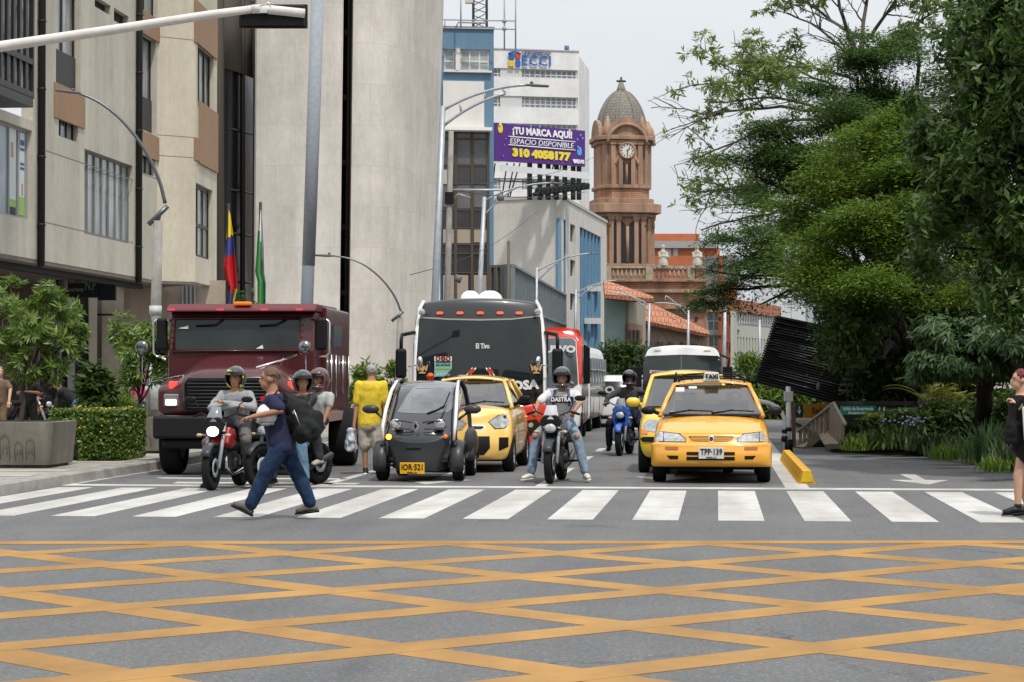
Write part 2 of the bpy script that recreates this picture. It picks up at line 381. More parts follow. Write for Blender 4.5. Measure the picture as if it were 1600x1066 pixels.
# yellow box hatching: two families of bars from equally spaced nodes on the far edge
dA = ray(-2304, 592); dB = ray(4900, 592)
dA = Vector((dA.x, dA.y)).normalized(); dB = Vector((dB.x, dB.y)).normalized()
n0 = G(299, 850.5); n1 = G(1500, 849.5); ed = Vector((n1.x - n0.x, n1.y - n0.y)) / 3; ee = ed.normalized(); nn_ = Vector((-ee.y, ee.x))
if nn_.y > 0: nn_ = -nn_
def bars(dr, ks, wd=.33):
    out = []
    for k in ks:
        a = Vector((n0.x, n0.y)) + ed * k; d = -dr; t = 17 / d.dot(nn_); c = a + d * t
        hw = ee * (wd / 2 / abs(d.cross(ee)))
        out.append([a - hw, a + hw, c + hw, c - hw])
    return out
sheet('yellow_hatching', bars(dA, range(-18, 12)), .003, ypaint)
sheet('yellow_hatching', bars(dB, range(-10, 20)), .0045, ypaint)
e0 = Vector((n0.x, n0.y)) - ed * 6; e1 = Vector((n0.x, n0.y)) + ed * 9
sheet('yellow_box_border', [[e0 - nn_ * .3, e1 - nn_ * .3, e1 + nn_ * .04, e0 + nn_ * .04]], .006, ypaint)
# crosswalk, stop line, lane lines, arrows
Ya, Yb = G(1150, 814).y, G(1150, 767.6).y
X1, PER, WID = G(1122, 790).x, .906, .487
sheet('crosswalk', [[(X1 + k * PER, Ya), (X1 + k * PER + WID, Ya), (X1 + k * PER + WID, Yb), (X1 + k * PER, Yb)] for k in range(-10, 8)], .004, wpaint)
Ys0, Ys1 = G(1150, 764.8).y, G(1150, 762.4).y
sheet('stop_line', [[(-9.4, Ys0), (9, Ys0), (9, Ys1), (-9.4, Ys1)]], .005, wpaint)
XL = G(848, 758).x
def lane(x, y0, y1, wd=.13): return [(x - wd / 2, y0), (x + wd / 2, y0), (x + wd / 2, y1), (x - wd / 2, y1)]
XL2 = G(505, 758).x; XE = G(60, 765).x
lanes = [lane(XL, Ys1, Ys1 + 6, .15), lane(XL2, Ys1, Ys1 + 12, .15), lane(XE, Ys1, 70, .12)]
for k in range(12): lanes += [lane(XL, Ys1 + 9.4 + k * 4.6, Ys1 + 11.2 + k * 4.6, .15), lane(XL2, Ys1 + 17 + 5 * k, Ys1 + 19 + 5 * k, .15)]
sheet('lane_line', lanes, .004, wpaint)
xs0 = G(1228, 764).x
sheet('lane_edge_band', [[(xs0, Ys1 + .05), (xs0 + .33, Ys1 + .05), (xs0 + .33, 80), (xs0, 80)]], .004, wpaint)
def arrow(cx, y0, L=3.2, s=1.0):    # pointing to the crosswalk (-Y)
    return [[(cx - .09, y0 + 1.3), (cx + .09, y0 + 1.3), (cx + .12, y0 + L + 1), (cx - .12, y0 + L + 1)], [(cx, y0), (cx + .42 * s, y0 + 1.3), (cx - .42 * s, y0 + 1.3)]]
g = G(1450, 757.5); arr = arrow(g.x, g.y, 2.2)
g = G(664, 757); arr += arrow(g.x, g.y, 3, 1.2); g = G(1040, 752); arr += arrow(g.x, g.y, 3, 1.2)
sheet('lane_arrow', arr, .004, wpaint)
g0, g1 = G(232, 748), G(400, 760)
sheet('lane_arrow', [[(g0.x + .2, g0.y), (g0.x + 3.0, g0.y), (g0.x + 3.0, g0.y + .25), (g0.x, g0.y + .35)], [(g0.x + .75, g0.y - 1.4), (g0.x + 3.4, g0.y - 1.4), (g0.x + 3.4, g0.y - 1.0), (g0.x + .7, g0.y - .95)]], .004, wpaint)
# left pavement with kerb
KX = G(60, 772).x - .35
pave = mat('paving', (.3, .285, .26), .85, var=.3, vscale=1.5, bump=.2, bscale=25)
b = MB()
prof = [(KX - .0, 0), (KX - .03, .13), (KX - .06, .15), (KX - .32, .152)]
b.strip([(x, 25.0, z) for x, z in prof], [(x, 200, z) for x, z in prof], smooth=False)
b.strip([(x, 25.0, z) for x, z in prof], [(x - 60 * 0, 25, z) for x, z in prof], smooth=False)
cur = [[(KX - 3 + (3 + (x - KX)) * math.cos(a), 25 - (3 + (x - KX)) * math.sin(a), z) for x, z in prof] for a in [R(q) for q in range(0, 91, 10)]]
for a, c in zip(cur, cur[1:]): b.strip(a, c, smooth=False)
b.strip(cur[-1], [(-80, p[1], p[2]) for p in cur[-1]], smooth=False)
o = struct(b.build('kerb', concr, fix=False))
o = sheet('pavement', [[(KX - .3, 200), (KX - .3, 25)] + [(KX - 3 + 2.7 * math.cos(R(a)), 25 - 2.7 * math.sin(R(a))) for a in range(0, 91, 10)] + [(-80, 22.3), (-80, 200)]], .15, pave)
b = MB()                                    # paver joints as thin darker grooves: alternating stone bands
for k in range(24):
    y = 26 + k * 1.5; b.add([(KX - .34, y, .154), (KX - 9, y, .154), (KX - 9, y + .7, .154), (KX - .34, y + .7, .154)], [(0, 1, 2, 3)])
struct(b.build('paving_band', mat('paving_light', (.35, .32, .27), .85, var=.35, vscale=2)))
# median on the right: raised bed with stone kerb
kp = [G(x, y) for x, y in ((1296, 705.5), (1414, 708), (1432, 710.5), (1467, 717.5), (1505, 724), (1573, 735.7), (1660, 752))]
stone = mat('stone_kerb', (.25, .2, .15), .9, var=.45, vscale=5, bump=.6, bscale=12)
b = MB()
for a, c in zip(kp, kp[1:]):
    L_ = (c - a).length; k = max(1, int(L_ / .85)); d = (c - a) / k; nrm = Vector((d.y, -d.x, 0)).normalized()
    if nrm.y > 0: nrm = -nrm
    for i in range(k):
        p = a + d * (i + .5); b.box((p.x - nrm.x * .12, p.y - nrm.y * .12, .11 + .012 * rnd.random()), (d.length - .02, .24, .23), rz=math.atan2(d.y, d.x) + rnd.uniform(-.01, .01))
struct(b.build('stone_kerb', stone, bev=.025))
soil = mat('soil', (.05, .035, .022), .95, var=.4, vscale=4, bump=.8, bscale=15)
poly = [(p.x + .1, p.y + .2) for p in kp] + [(30, kp[-1].y), (30, 120), (kp[0].x + .1, 120)]
sheet('soil_bed', [poly], .17, soil)
# far kerb of median along the bus lane
# ================================================================== facades
class Bld:
    def __init__(s, name, label, cat, pl, group=None):
        s.pl = pl; s.e = thing(name, label, cat, pl.o, pl.rot, group)
        s.out = -1 if (RZ(pl.rot) @ Vector((0, -1, 0))).dot(pl.n) > 0 else 1      # sign of outward local y
    def r(s, x0, y0, x1, y1):            # photo rectangle -> (u0,u1,z0,z1); heights read at the left edge
        u0, za = s.pl.uz(x0, y0); u0b, zb = s.pl.uz(x0, y1); u1, _ = s.pl.uz(x1, (y0 + y1) / 2)
        return min(u0, u1), max(u0, u1), min(za, zb), max(za, zb)
    def slab(s, b, u0, u1, z0, z1, o0=0, o1=-.3, mi=0):    # o = distance out of the wall plane (negative: behind it)
        b.bx(u0, u1, s.out * o0, s.out * o1, z0, z1, mi); return b
    def part(s, name, m, rects, o0=.02, o1=-.1, parent=None, bev=0):
        b = MB()
        for q in rects: s.slab(b, *q, o0, o1)
        return b.build(name, m, parent or s.e, bev=bev)
    def wall(s, name, m, u0, u1, z0, z1, holes=(), th=.3, o=0):    # wall with openings cut out
        us = sorted({u0, u1, *[h[0] for h in holes], *[h[1] for h in holes]}); zs = sorted({z0, z1, *[h[2] for h in holes], *[h[3] for h in holes]})
        us = [q for q in us if u0 <= q <= u1]; zs = [q for q in zs if z0 <= q <= z1]; b = MB()
        solid = lambda i, j: 0 <= i < len(us) - 1 and 0 <= j < len(zs) - 1 and not any(h[0] < (us[i] + us[i + 1]) / 2 < h[1] and h[2] < (zs[j] + zs[j + 1]) / 2 < h[3] for h in holes)
        f, k = s.out * o, s.out * (o - th)
        for i in range(len(us) - 1):
            for j in range(len(zs) - 1):
                if not solid(i, j): continue
                a, c, d, e = us[i], us[i + 1], zs[j], zs[j + 1]
                b.add([(a, f, d), (c, f, d), (c, f, e), (a, f, e)], [(0, 1, 2, 3)]); b.add([(a, k, d), (c, k, d), (c, k, e), (a, k, e)], [(3, 2, 1, 0)])
                if not solid(i - 1, j): b.add([(a, f, d), (a, k, d), (a, k, e), (a, f, e)], [(0, 1, 2, 3)])
                if not solid(i + 1, j): b.add([(c, f, d), (c, k, d), (c, k, e), (c, f, e)], [(3, 2, 1, 0)])
                if not solid(i, j - 1): b.add([(a, f, d), (c, f, d), (c, k, d), (a, k, d)], [(3, 2, 1, 0)])
                if not solid(i, j + 1): b.add([(a, f, e), (c, f, e), (c, k, e), (a, k, e)], [(0, 1, 2, 3)])
        return b.build(name, m, s.e)
    def window(s, q, frame, glass, nx=3, rows=(), depth=.14, fw=.05, spand=None, name='window', o=0):
        u0, u1, z0, z1 = q; b = MB(); A, B_ = o - depth + .05, o - depth - .02
        for a in (u0, u1 - fw): s.slab(b, a, a + fw, z0, z1, A, B_)
        for a in (z0, z1 - fw): s.slab(b, u0 + fw, u1 - fw, a, a + fw, A, B_)
        for i in range(1, nx):
            u = u0 + (u1 - u0) * i / nx; s.slab(b, u - fw / 2, u + fw / 2, z0 + fw, z1 - fw, A - .003, B_)
        for r_ in rows:
            z = z0 + (z1 - z0) * r_; s.slab(b, u0 + fw, u1 - fw, z - fw / 2, z + fw / 2, A - .006, B_)
        w_ = b.build(name, frame, s.e)
        g_ = MB(); s.slab(g_, u0 + .01, u1 - .01, z0 + .01, z1 - .01, o - depth, o - depth - .015); g_.build('pane', glass, w_)
        return w_
# ------------------------------------------------------------------ unseen blocks added behind the camera to darken reflections and frontal light
opw = [mat('opp_wall%d' % i, c, .85, var=.2, vscale=.4) for i, c in enumerate(((.2, .19, .17), (.27, .25, .22), (.15, .12, .1)))]
for i, (x0, x1, y, h) in enumerate(((-75, -48, -38, 24), (-46, -22, -42, 30), (-20, -6, -55, 18), (-4, 14, -60, 26), (16, 40, -44, 22), (43, 75, -36, 28))):
    e = thing('opposite_building', ['grey block across the junction behind the viewer, far left end', 'tall buff block across the junction behind the viewer', 'low brown block across the junction behind the viewer', 'grey tower closing the street behind the viewer', 'buff block to the right across the junction behind the viewer', 'brown block at the right end of the junction behind the viewer'][i], 'building', ((x0 + x1) / 2, y, 0))
    w_ = x1 - x0; b = MB(); b.bx(-w_ / 2, w_ / 2, -12, 0, 0, h); b.build('wall', opw[i % 3], e); b = MB(); z = 4
    while z < h - 1: b.bx(-w_ / 2 + 1, w_ / 2 - 1, -.1, .06, z, z + 1.7); z += 3.2
    b.build('window_band', mat('opp_glass', (.02, .025, .03), .15), e)
# ================================================================== left office building
def panel_mat(name, col, dirt=.35, grid=None, bumpv=.15):
    """cast concrete with rain streaks and (optionally) a grid of joints along z/u"""
    m = bpy.data.materials.new(name); m.use_nodes = True; n = m.node_tree; b = n.nodes['Principled BSDF']; L = n.links.new
    t = n.nodes.new('ShaderNodeTexCoord')
    def N(sc, mp_, det=8):
        q = n.nodes.new('ShaderNodeMapping'); q.inputs['Scale'].default_value = mp_; L(t.outputs['Object'], q.inputs[0])
        z = n.nodes.new('ShaderNodeTexNoise'); z.inputs['Scale'].default_value = sc; z.inputs['Detail'].default_value = det; z.inputs['Roughness'].default_value = .68; L(q.outputs[0], z.inputs['Vector']); return z
    def Rm(z, p0, c0, p1, c1):
        r = n.nodes.new('ShaderNodeValToRGB'); r.color_ramp.elements[0].position = p0; r.color_ramp.elements[1].position = p1
        r.color_ramp.elements[0].color = (*c0, 1); r.color_ramp.elements[1].color = (*c1, 1); L(z.outputs[0], r.inputs[0]); return r.outputs[0]
    def MU(a, c, f=1):
        x = n.nodes.new('ShaderNodeMix'); x.data_type = 'RGBA'; x.blend_type = 'MULTIPLY'; x.inputs[0].default_value = f; L(a, x.inputs[6]); L(c, x.inputs[7]); return x.outputs[2]
    a = Rm(N(.5, (1, 1, 1)), .3, tuple(c * .86 for c in col), .7, tuple(c * 1.08 for c in col))
    d = 1 - dirt
    a = MU(a, Rm(N(.8, (1, 1, .12)), .25, (d, d * .98, d * .95), .6, (1, 1, 1)))
    a = MU(a, Rm(N(6, (1, 1, .5)), .3, (.9, .9, .89), .7, (1.05, 1.05, 1.05)))
    if grid:
        br = n.nodes.new('ShaderNodeTexBrick'); q = n.nodes.new('ShaderNodeMapping'); q.inputs['Rotation'].default_value = (math.pi / 2, 0, 0)
        L(t.outputs['Object'], q.inputs[0]); L(q.outputs[0], br.inputs['Vector'])
        br.inputs['Scale'].default_value = 1; br.inputs['Brick Width'].default_value = grid[0]; br.inputs['Row Height'].default_value = grid[1]; br.inputs['Mortar Size'].default_value = grid[2]
        br.inputs['Color1'].default_value = (1, 1, 1, 1); br.inputs['Color2'].default_value = (.93, .93, .925, 1); br.inputs['Mortar'].default_value = (*grid[3], 1)
        br.offset = grid[4] if len(grid) > 4 else .5
        a = MU(a, br.outputs[0])
    L(a, b.inputs['Base Color']); b.inputs['Roughness'].default_value = .85; b.inputs['Specular IOR Level'].default_value = .2
    bp = n.nodes.new('ShaderNodeBump'); bp.inputs['Strength'].default_value = bumpv; bp.inputs['Distance'].default_value = .03
    L(N(9, (1, 1, 1)).outputs[0], bp.inputs['Height']); L(bp.outputs[0], b.inputs['Normal']); return m
beige = panel_mat('beige_concrete', (.5, .475, .405), .3); cream = panel_mat('cream_concrete', (.56, .52, .42), .2)
tan = mat('tan_panel', (.29, .185, .115), .7, var=.12, vscale=1.5, streak=True)
bronze = mat('bronze_frame', (.022, .02, .018), .4)
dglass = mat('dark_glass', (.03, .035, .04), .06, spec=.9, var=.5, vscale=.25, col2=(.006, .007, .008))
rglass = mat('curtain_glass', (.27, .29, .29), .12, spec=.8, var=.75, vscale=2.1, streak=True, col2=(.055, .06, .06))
hatm = mat('window_grey', (.2, .21, .21), .25, var=.35, vscale=1.3)
XF = -20.0
def dof(px, X): return F * X / (px - 1121)        # distance at which a line X=const shows at px
A = Bld('office_building', 'beige concrete office block with brown panels and dark windows, far left above the planters', 'building', Plane(-60, dof(-60, XF), 245, dof(245, XF)))
def q(x0, y0, x1, y1): return A.r(x0, y0, x1, y1)
uE = A.pl.uz(245, 400)[0]; u0_ = A.pl.uz(-160, 400)[0]
ZS = 5.0
wins = [q(88, -60, 126, 139), q(92, 178, 122, 212), q(132, 232, 207, 365), q(-40, 172, 50, 325), q(-80, -60, 52, 140), q(217, 48, 244, 200), q(217, 236, 243, 268), q(217, -60, 246, 12), q(148, -6, 173, 10), q(178, 12, 201, 32)]
A.wall('wall', beige, u0_, uE, ZS, 26, wins, th=.35)
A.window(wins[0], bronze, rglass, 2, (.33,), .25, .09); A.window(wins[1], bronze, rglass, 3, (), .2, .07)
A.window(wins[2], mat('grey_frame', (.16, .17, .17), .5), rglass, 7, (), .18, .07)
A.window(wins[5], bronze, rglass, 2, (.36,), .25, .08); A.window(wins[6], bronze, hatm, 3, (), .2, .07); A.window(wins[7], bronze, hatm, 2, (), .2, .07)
A.part('vent_louvre', mat('vent_dark', (.015, .015, .015), .8), [wins[8], wins[9]], -.2, -.3)
# tan spandrel panels, downpipes, joints
A.part('tan_panel', tan, [q(84, 128, 131, 183)], .05, -.05); A.part('tan_panel', tan, [q(216, 12, 248, 48)], .05, -.05); A.part('tan_panel', tan, [q(216, 202, 247, 240)], .05, -.05)
A.part('window_box', mat('spandrel_dark', (.03, .03, .03), .5), [(wins[0][0] + .1, wins[0][1] - .1, wins[0][2] + .05, wins[0][2] + (wins[0][3] - wins[0][2]) * .33)], -.13, -.18)
A.part('window_box', MATS['spandrel_dark'], [(wins[5][0] + .1, wins[5][1] - .1, wins[5][2] + .05, wins[5][2] + (wins[5][3] - wins[5][2]) * .36)], -.13, -.18)
for x in (58.5, 212):
    u = A.pl.uz(x, 300)[0]; b = MB(); b.tube([(u, A.out * .12, ZS - .2), (u, A.out * .12, 26)], .11, 10)
    for z in range(6, 26, 2): b.tube([(u, A.out * .12, z), (u, A.out * .12, z + .06)], .13, 10)
    b.build('downpipe', mat('pipe_dark', (.02, .02, .02), .5), A.e)
jt = mat('joint_dark', (.2, .18, .15), .9)
for (x0, x1, zz) in ((64, 208, 232), (64, 208, 345), (214, 245, 268)):
    r_ = q(x0, zz, x1, zz + 1); A.part('panel_joint', jt, [(r_[0], r_[1], r_[3] - .03, r_[3])], .004, -.01)
# soffit and recessed ground floor
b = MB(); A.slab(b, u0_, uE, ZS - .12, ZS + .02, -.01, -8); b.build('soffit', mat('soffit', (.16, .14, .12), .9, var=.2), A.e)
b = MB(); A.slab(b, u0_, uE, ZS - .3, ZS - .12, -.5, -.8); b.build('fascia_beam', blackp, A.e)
# projecting glass bay, upper left
zb = 9.2; ub = A.pl.uz(-14, 100)[0]
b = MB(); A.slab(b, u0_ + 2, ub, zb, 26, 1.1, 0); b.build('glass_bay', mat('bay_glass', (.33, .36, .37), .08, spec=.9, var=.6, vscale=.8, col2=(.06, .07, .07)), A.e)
b = MB()
n_ = 9
for i in range(n_ + 1):
    u = u0_ + 2 + (ub - u0_ - 2) * i / n_; A.slab(b, u - .07, u + .07, zb, 26, 1.18, 1.05)
for z in (zb + .1, zb + 1.0, zb + 3.1, zb + 5.2, zb + 6.2): A.slab(b, u0_ + 2, ub, z - .08, z + .08, 1.2, 1.04)
for z in (zb + .1, zb + 1, zb + 3.1, zb + 5.2): A.slab(b, ub + .0, ub + .05, z - .08, z + .08, 1.2, 0)
A.slab(b, ub - .02, ub + .1, zb, 26, 1.2, 1.0); A.slab(b, u0_ + 2, ub, zb - .25, zb, 1.2, 0)
b.build('bay_frame', bronze, A.e)
# poster window
w_ = A.window(wins[3], mat('steel_frame', (.3, .3, .28), .5), mat('poster_blue', (.25, .31, .35), .25, var=.3, vscale=1), 6, (), .18, .08)
pu0, pu1, pz0, pz1 = wins[3]; zt = lambda f: pz0 + (pz1 - pz0) * f; uu = lambda f: pu0 + (pu1 - pu0) * f
b = MB()
for (a, c, d, e, mi) in ((.66, .80, .02, .12, 0), (.66, .80, .12, .2, 1), (.66, .8, .2, .98, 2), (.87, .955, .05, .25, 1), (.87, .955, .25, .96, 2), (.875, .95, .66, .70, 1), (.875, .95, .46, .50, 1), (.875, .95, .82, .88, 3), (.875, .95, .76, .79, 3), (.875, .95, .6, .63, 3), (.875, .95, .55, .58, 3), (.9, .93, .27, .4, 4), (.7, .76, .28, .66, 0), (.71, .75, .66, .82, 4)):
    A.slab(b, uu(a), uu(c), zt(d), zt(e), -.16 + .003 * mi, -.19, mi)
b.build('poster', [mat('p_dark', (.03, .03, .05), .5), mat('p_green', (.25, .42, .1), .5), mat('p_pale', (.5, .55, .56), .5), mat('p_navy', (.05, .1, .25), .5), mat('p_skin', (.4, .22, .17), .5)], A.e)
# ---- second volume: pier facing the camera plus its street side
d1 = dof(245, XF)
PB = Plane(243, d1 + .02, 304.5, d1 + .9)
B2 = Bld('office_wing', 'cream stepped concrete wing with tan panels beside the black glass facade', 'building', PB)
B2.wall('front_wall', cream, 0, PB.L, ZS, 26, [], .3)
for yy in (60, 245, 213):
    z = PB.uz(270, yy)[1]; B2.part('panel_joint', jt, [(0, PB.L, z, z + .025)], .004, -.01)
PS = Plane(304.5, d1 + .92, 338, d1 + 5.2)
th_ = PS.rot - PB.rot
E2 = bpy.data.objects.new('street_side', None); COL.objects.link(E2); E2.parent = B2.e
E2.location = RZ(-PB.rot) @ (PS.o - PB.o); E2.rotation_euler = (0, 0, th_)
class Sub(Bld):
    def __init__(s, pl, e): s.pl = pl; s.e = e; s.out = -1 if (RZ(pl.rot) @ Vector((0, -1, 0))).dot(pl.n) > 0 else 1
B3 = Sub(PS, E2)
hs = [B3.r(309, 68, 334, 168), B3.r(306, 285, 332, 400)]
B3.wall('side_wall', cream, 0, PS.L, ZS, 26, hs, .3)
for i, h in enumerate(hs): B3.window(h, bronze, rglass, 3, (.45,) if i else (), .2, .12, name='side_window')
B3.part('tan_panel', tan, [B3.r(305.5, 0, 338, 66)], .06, -.05); B3.part('tan_panel', tan, [B3.r(310, 158, 338, 255)], .08, -.05); B3.part('tan_panel', tan, [B3.r(305, 215, 312, 250)], .05, -.05)
b = MB(); B2.slab(b, -.0, PB.L, ZS - .1, ZS + .02, -.01, -5); b.build('soffit', MATS['soffit'], B2.e)
# ---- recessed ground floor: shops
beam = mat('shop_dark', (.035, .03, .028), .7, var=.5, vscale=1)
XG = -24.5
GP = Plane(-200, dof(-200, XG), 100, dof(100, XG)); Gd = Bld('shop', 'dark recessed shop behind the planters with pale door frames', 'shop', GP)
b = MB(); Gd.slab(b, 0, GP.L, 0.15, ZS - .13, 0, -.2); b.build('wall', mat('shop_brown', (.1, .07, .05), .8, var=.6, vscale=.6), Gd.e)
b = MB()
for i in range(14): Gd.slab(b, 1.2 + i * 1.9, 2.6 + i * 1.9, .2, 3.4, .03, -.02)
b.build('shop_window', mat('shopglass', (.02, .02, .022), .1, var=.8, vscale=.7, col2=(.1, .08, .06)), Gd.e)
b = MB()
for i in range(14): Gd.slab(b, 1.1 + i * 1.9, 1.2 + i * 1.9, .2, 3.5, .08, -.02)
b.build('frame', mat('frame_pale', (.25, .25, .24), .6), Gd.e)
PW = Plane(150, 76, 352, 77); Bw = Bld('rear_wall', 'plain beige panelled ground floor wall between the shop sign and the truck', 'wall', PW)
b = MB(); Bw.slab(b, 0, PW.L, .15, 5.2, 0, -.3); b.build('wall', panel_mat('wall_taupe', (.37, .31, .25), .25, (1.2, 6, .01, (.8, .8, .8), 0)), Bw.e)
Bw.part('pilaster', mat('pilaster', (.42, .37, .3), .8, var=.2), [(.2, 1.0, .15, 5.0)], .3, 0)
r_ = Bw.r(150, 491, 194, 494); Bw.part('rail', blackp, [r_], .6, .5)
r_ = Bw.r(284, 441, 308, 470); b = MB()
for i in range(4): Bw.slab(b, r_[0] + i * .15, r_[0] + i * .15 + .06, 3.2, 5, .1, 0)
b.build('conduit', mat('conduit', (.3, .36, .42), .5), Bw.e)
b = MB()
for x, w_ in ((80, .3), (89, .22), (108, .5)):
    p = P(x, 600, 74); b.box((p.x, p.y, 2.6), (w_, .15, 4.8), 0)
PD = Bld('shop_entrance', 'dark shop entrance with pale door posts under the hanging shop sign', 'entrance', Plane(60, 74.5, 150, 75.3))
L_ = PD.pl.L
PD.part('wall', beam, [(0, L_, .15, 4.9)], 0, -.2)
PD.part('post', mat('post_pale', (.35, .38, .38), .6), [PD.r(79, 466, 84, 600)], .12, .01); PD.part('post', MATS['post_pale'], [PD.r(89, 466, 95, 600)], .12, .01); PD.part('post', MATS['post_pale'], [PD.r(105, 465, 116, 610)], .15, .01)
PD.part('post', mat('post_cream', (.45, .41, .34), .7), [PD.r(138, 462, 150, 600)], .2, .01)
# hanging sign
p = P(95, 446, 70)
sg = thing('shop_sign', 'dark hanging shop sign with pale lettering under the beige overhang', 'sign', p, YAW)
b = MB(); b.box((.55, 0, 0), (1.4, .2, .85)); b.box((1.55, .2, -.08), (.6, .2, .85)); b.bx(-.1, .05, -.05, .05, .4, 1.1); b.bx(1.2, 1.3, -.05, .05, .4, 1.1); b.build('panel', mat('sign_dark', (.01, .014, .022), .4), sg)
ivory = mat('ivory', (.34, .33, .28), .5)
text('CONFECCIONES', .17, ivory, sg, M=T((.55, -.11, .12)), width=.62); text('UNIFORMES', .14, ivory, sg, M=T((.55, -.11, -.17)), width=.5)
text('N.P', .5, mat('green_pale', (.16, .26, .2), .5), sg, M=T((1.04, -.11, -.02)), width=.36)
b = MB()
for i, c in enumerate(((-.02, .0), (.1, .03), (.2, 0))): b.ball((c[0], -.1, c[1]), (.06, .02, .25), 10, i)
b.build('picture', [mat('pic_a', (.05, .12, .14), .5), mat('pic_b', (.3, .13, .1), .5), mat('pic_c', (.33, .3, .3), .5)], sg)
# ================================================================== tower with black glass recess
trav = panel_mat('travertine', (.64, .605, .56), .2, (1.8, 1.9, .012, (.86, .84, .8), .5))
fl = mat('floor_slab_glass', (.008, .008, .01), .12, spec=.3)
tw = thing('office_tower', 'tall windowless stone-clad tower with curved end and dark glass slots', 'building', P(400, 592, 95) * 1, 0)
tw.location.z = 0
def tpt(px, d, z, lean): # px at photo row 400; lean = px shift per 100 rows upward
    y = 592 - (z - 1.5) * F / d; return P(px + lean * (400 - y) / 100, y, d) - tw.location
def tface(pts, name, m, z0=0, z1=34, nz_=2, thick=.12):       # pts: list of (px, depth, lean)
    b = MB(); cols = []
    for px, d, ln in pts: cols.append([tpt(px, d, z0 + (z1 - z0) * k / nz_, ln) for k in range(nz_ + 1)])
    for a, c in zip(cols, cols[1:]): b.strip(a, c, smooth=False)
    me = b.build(name, m, tw, fix=False)
    bm_ = bmesh.new(); bm_.from_mesh(me.data); bmesh.ops.remove_doubles(bm_, verts=bm_.verts, dist=.001); bm_.to_mesh(me.data); bm_.free()
    q_ = me.modifiers.new('s', 'SOLIDIFY'); q_.thickness = thick; q_.offset = 0; return me
tface([(399, 95, .6), (530, 95, 1.2)], 'stone_front', trav)
tface([(396, 96, .6), (399, 95.05, .6)], 'stone_edge', trav)
tface([(530, 95.05, 1.2), (529, 98, 1.2)], 'stone_return', trav)
tface([(530, 98, 1.2), (549, 98.2, 1.2)], 'glass_slot', fl, thick=.2)
crv = [(546, 98.4, 1.2)] + [(549 + (678 - 549) * k / 30, 95 + 9 * (k / 30) ** 3, 1.2 + 2.2 * k / 30) for k in range(31)]
tface(crv, 'curved_wall', panel_mat('travertine_ribbed', (.62, .58, .53), .22, (1.5, 1.9, .012, (.85, .82, .78), .5)))
b = MB()
for k in range(10):
    z = 2.5 + k * 3.1; p = tpt(534, 97.7, z, 1.2); q_ = tpt(549, 97.7, z, 1.2); b.tube([p, q_], .16, 4)
b.tube([tpt(541, 97.6, 2, 1.2), tpt(541, 97.6, 33, 1.2)], .08, 4)
b.build('slot_transom', mat('bronze_light', (.13, .11, .09), .4), tw)
gl_ = thing('glass_recess', 'black glass curtain wall between the beige wing and the stone tower', 'facade', P(345, 592, 92), 0); gl_.location.z = 0
def gp(px, d, z): y = 592 - (z - 1.5) * F / d; return P(px, y, d) - gl_.location
b = MB(); b.strip([gp(332, 92, 4.6), gp(332, 92, 34)], [gp(412, 99.5, 4.6), gp(412, 99.5, 34)]); b.build('glass', mat('black_glass', (.008, .008, .01), .22, spec=.3, var=.6, vscale=.2, col2=(.02, .02, .022)), gl_, fix=False, solid=.1)
b = MB()
for z in (6.0, 8.2, 10.2, 13, 16, 19): b.tube([gp(352 + 8, 94.2, z), gp(402, 96.8, z)], .06, 4)
for px, d in ((341, 91.9), (379, 94.9)): b.tube([gp(px, d, 4.6), gp(px, d, 34)], .12, 4)
b.build('mullion', mat('mull', (.02, .018, .016), .5), gl_)
b = MB(); b.strip([gp(378, 94.7, 15.6), gp(378, 94.7, 19.2)], [gp(401, 96.6, 15.6), gp(401, 96.6, 19.2)]); b.strip([gp(346, 92.8, 15.6), gp(346, 92.8, 19.2)], [gp(377, 94.6, 15.6), gp(377, 94.6, 19.2)]); b.build('blind', [mat('blind_tan', (.07, .06, .05), .7)], gl_, fix=False, solid=.05)
b = MB(); b.strip([gp(349, 94, 3.5), gp(349, 94, 4.6)], [gp(403, 97, 3.5), gp(403, 97, 4.6)]); b.build('lintel', mat('lint', (.22, .19, .16), .8), gl_, fix=False, solid=.4)
b = MB(); b.strip([gp(349, 97, 0), gp(349, 97, 3.5)], [gp(400, 98, 0), gp(400, 98, 3.5)]); b.build('entrance', blackp, gl_, fix=False, solid=.4)
b = MB(); b.strip([gp(338, 91.5, 0), gp(338, 91.5, 34)], [gp(343.5, 92.3, 0), gp(343.5, 92.3, 34)]); b.build('edge_post', mat('edge_brown', (.09, .075, .06), .8), gl_, fix=False, solid=.2)
b = MB(); b.strip([gp(345, 92, 0), gp(345, 92, 4.6)], [gp(352, 93, 0), gp(352, 93, 4.6)]); b.build('pier', MATS['edge_brown'], gl_, fix=False, solid=.3)
# ================================================================== blue block with dark curtain wall
BL = Bld('blue_building', 'blue office block with dark glass lower storeys and rooftop antenna mast', 'building', Plane(688, 150, 771.5, 150.5))
blu = mat('blue_wall', (.12, .21, .3), .7, var=.12, vscale=.8, streak=True); offw = mat('off_white', (.6, .58, .55), .75, var=.1, vscale=.6, streak=True)
L_ = BL.pl.L; ztop = BL.pl.uz(700, 45)[1]
wq = [BL.r(694, 77, 711, 110), BL.r(719, 77, 765, 110)]
BL.wall('wall', blu, 0, L_, 0, ztop, wq, .4)
BL.part('roof_band', mat('roof_band', (.2, .2, .2), .7), [(0, L_ + .05, ztop, ztop + .18)], .15, -3)
gg = mat('pale_glass', (.3, .34, .34), .15, var=.3, vscale=.5)
BL.window(wq[0], offw, gg, 1, (.45,), .25, .12); BL.window(wq[1], offw, gg, 3, (.45,), .25, .12)
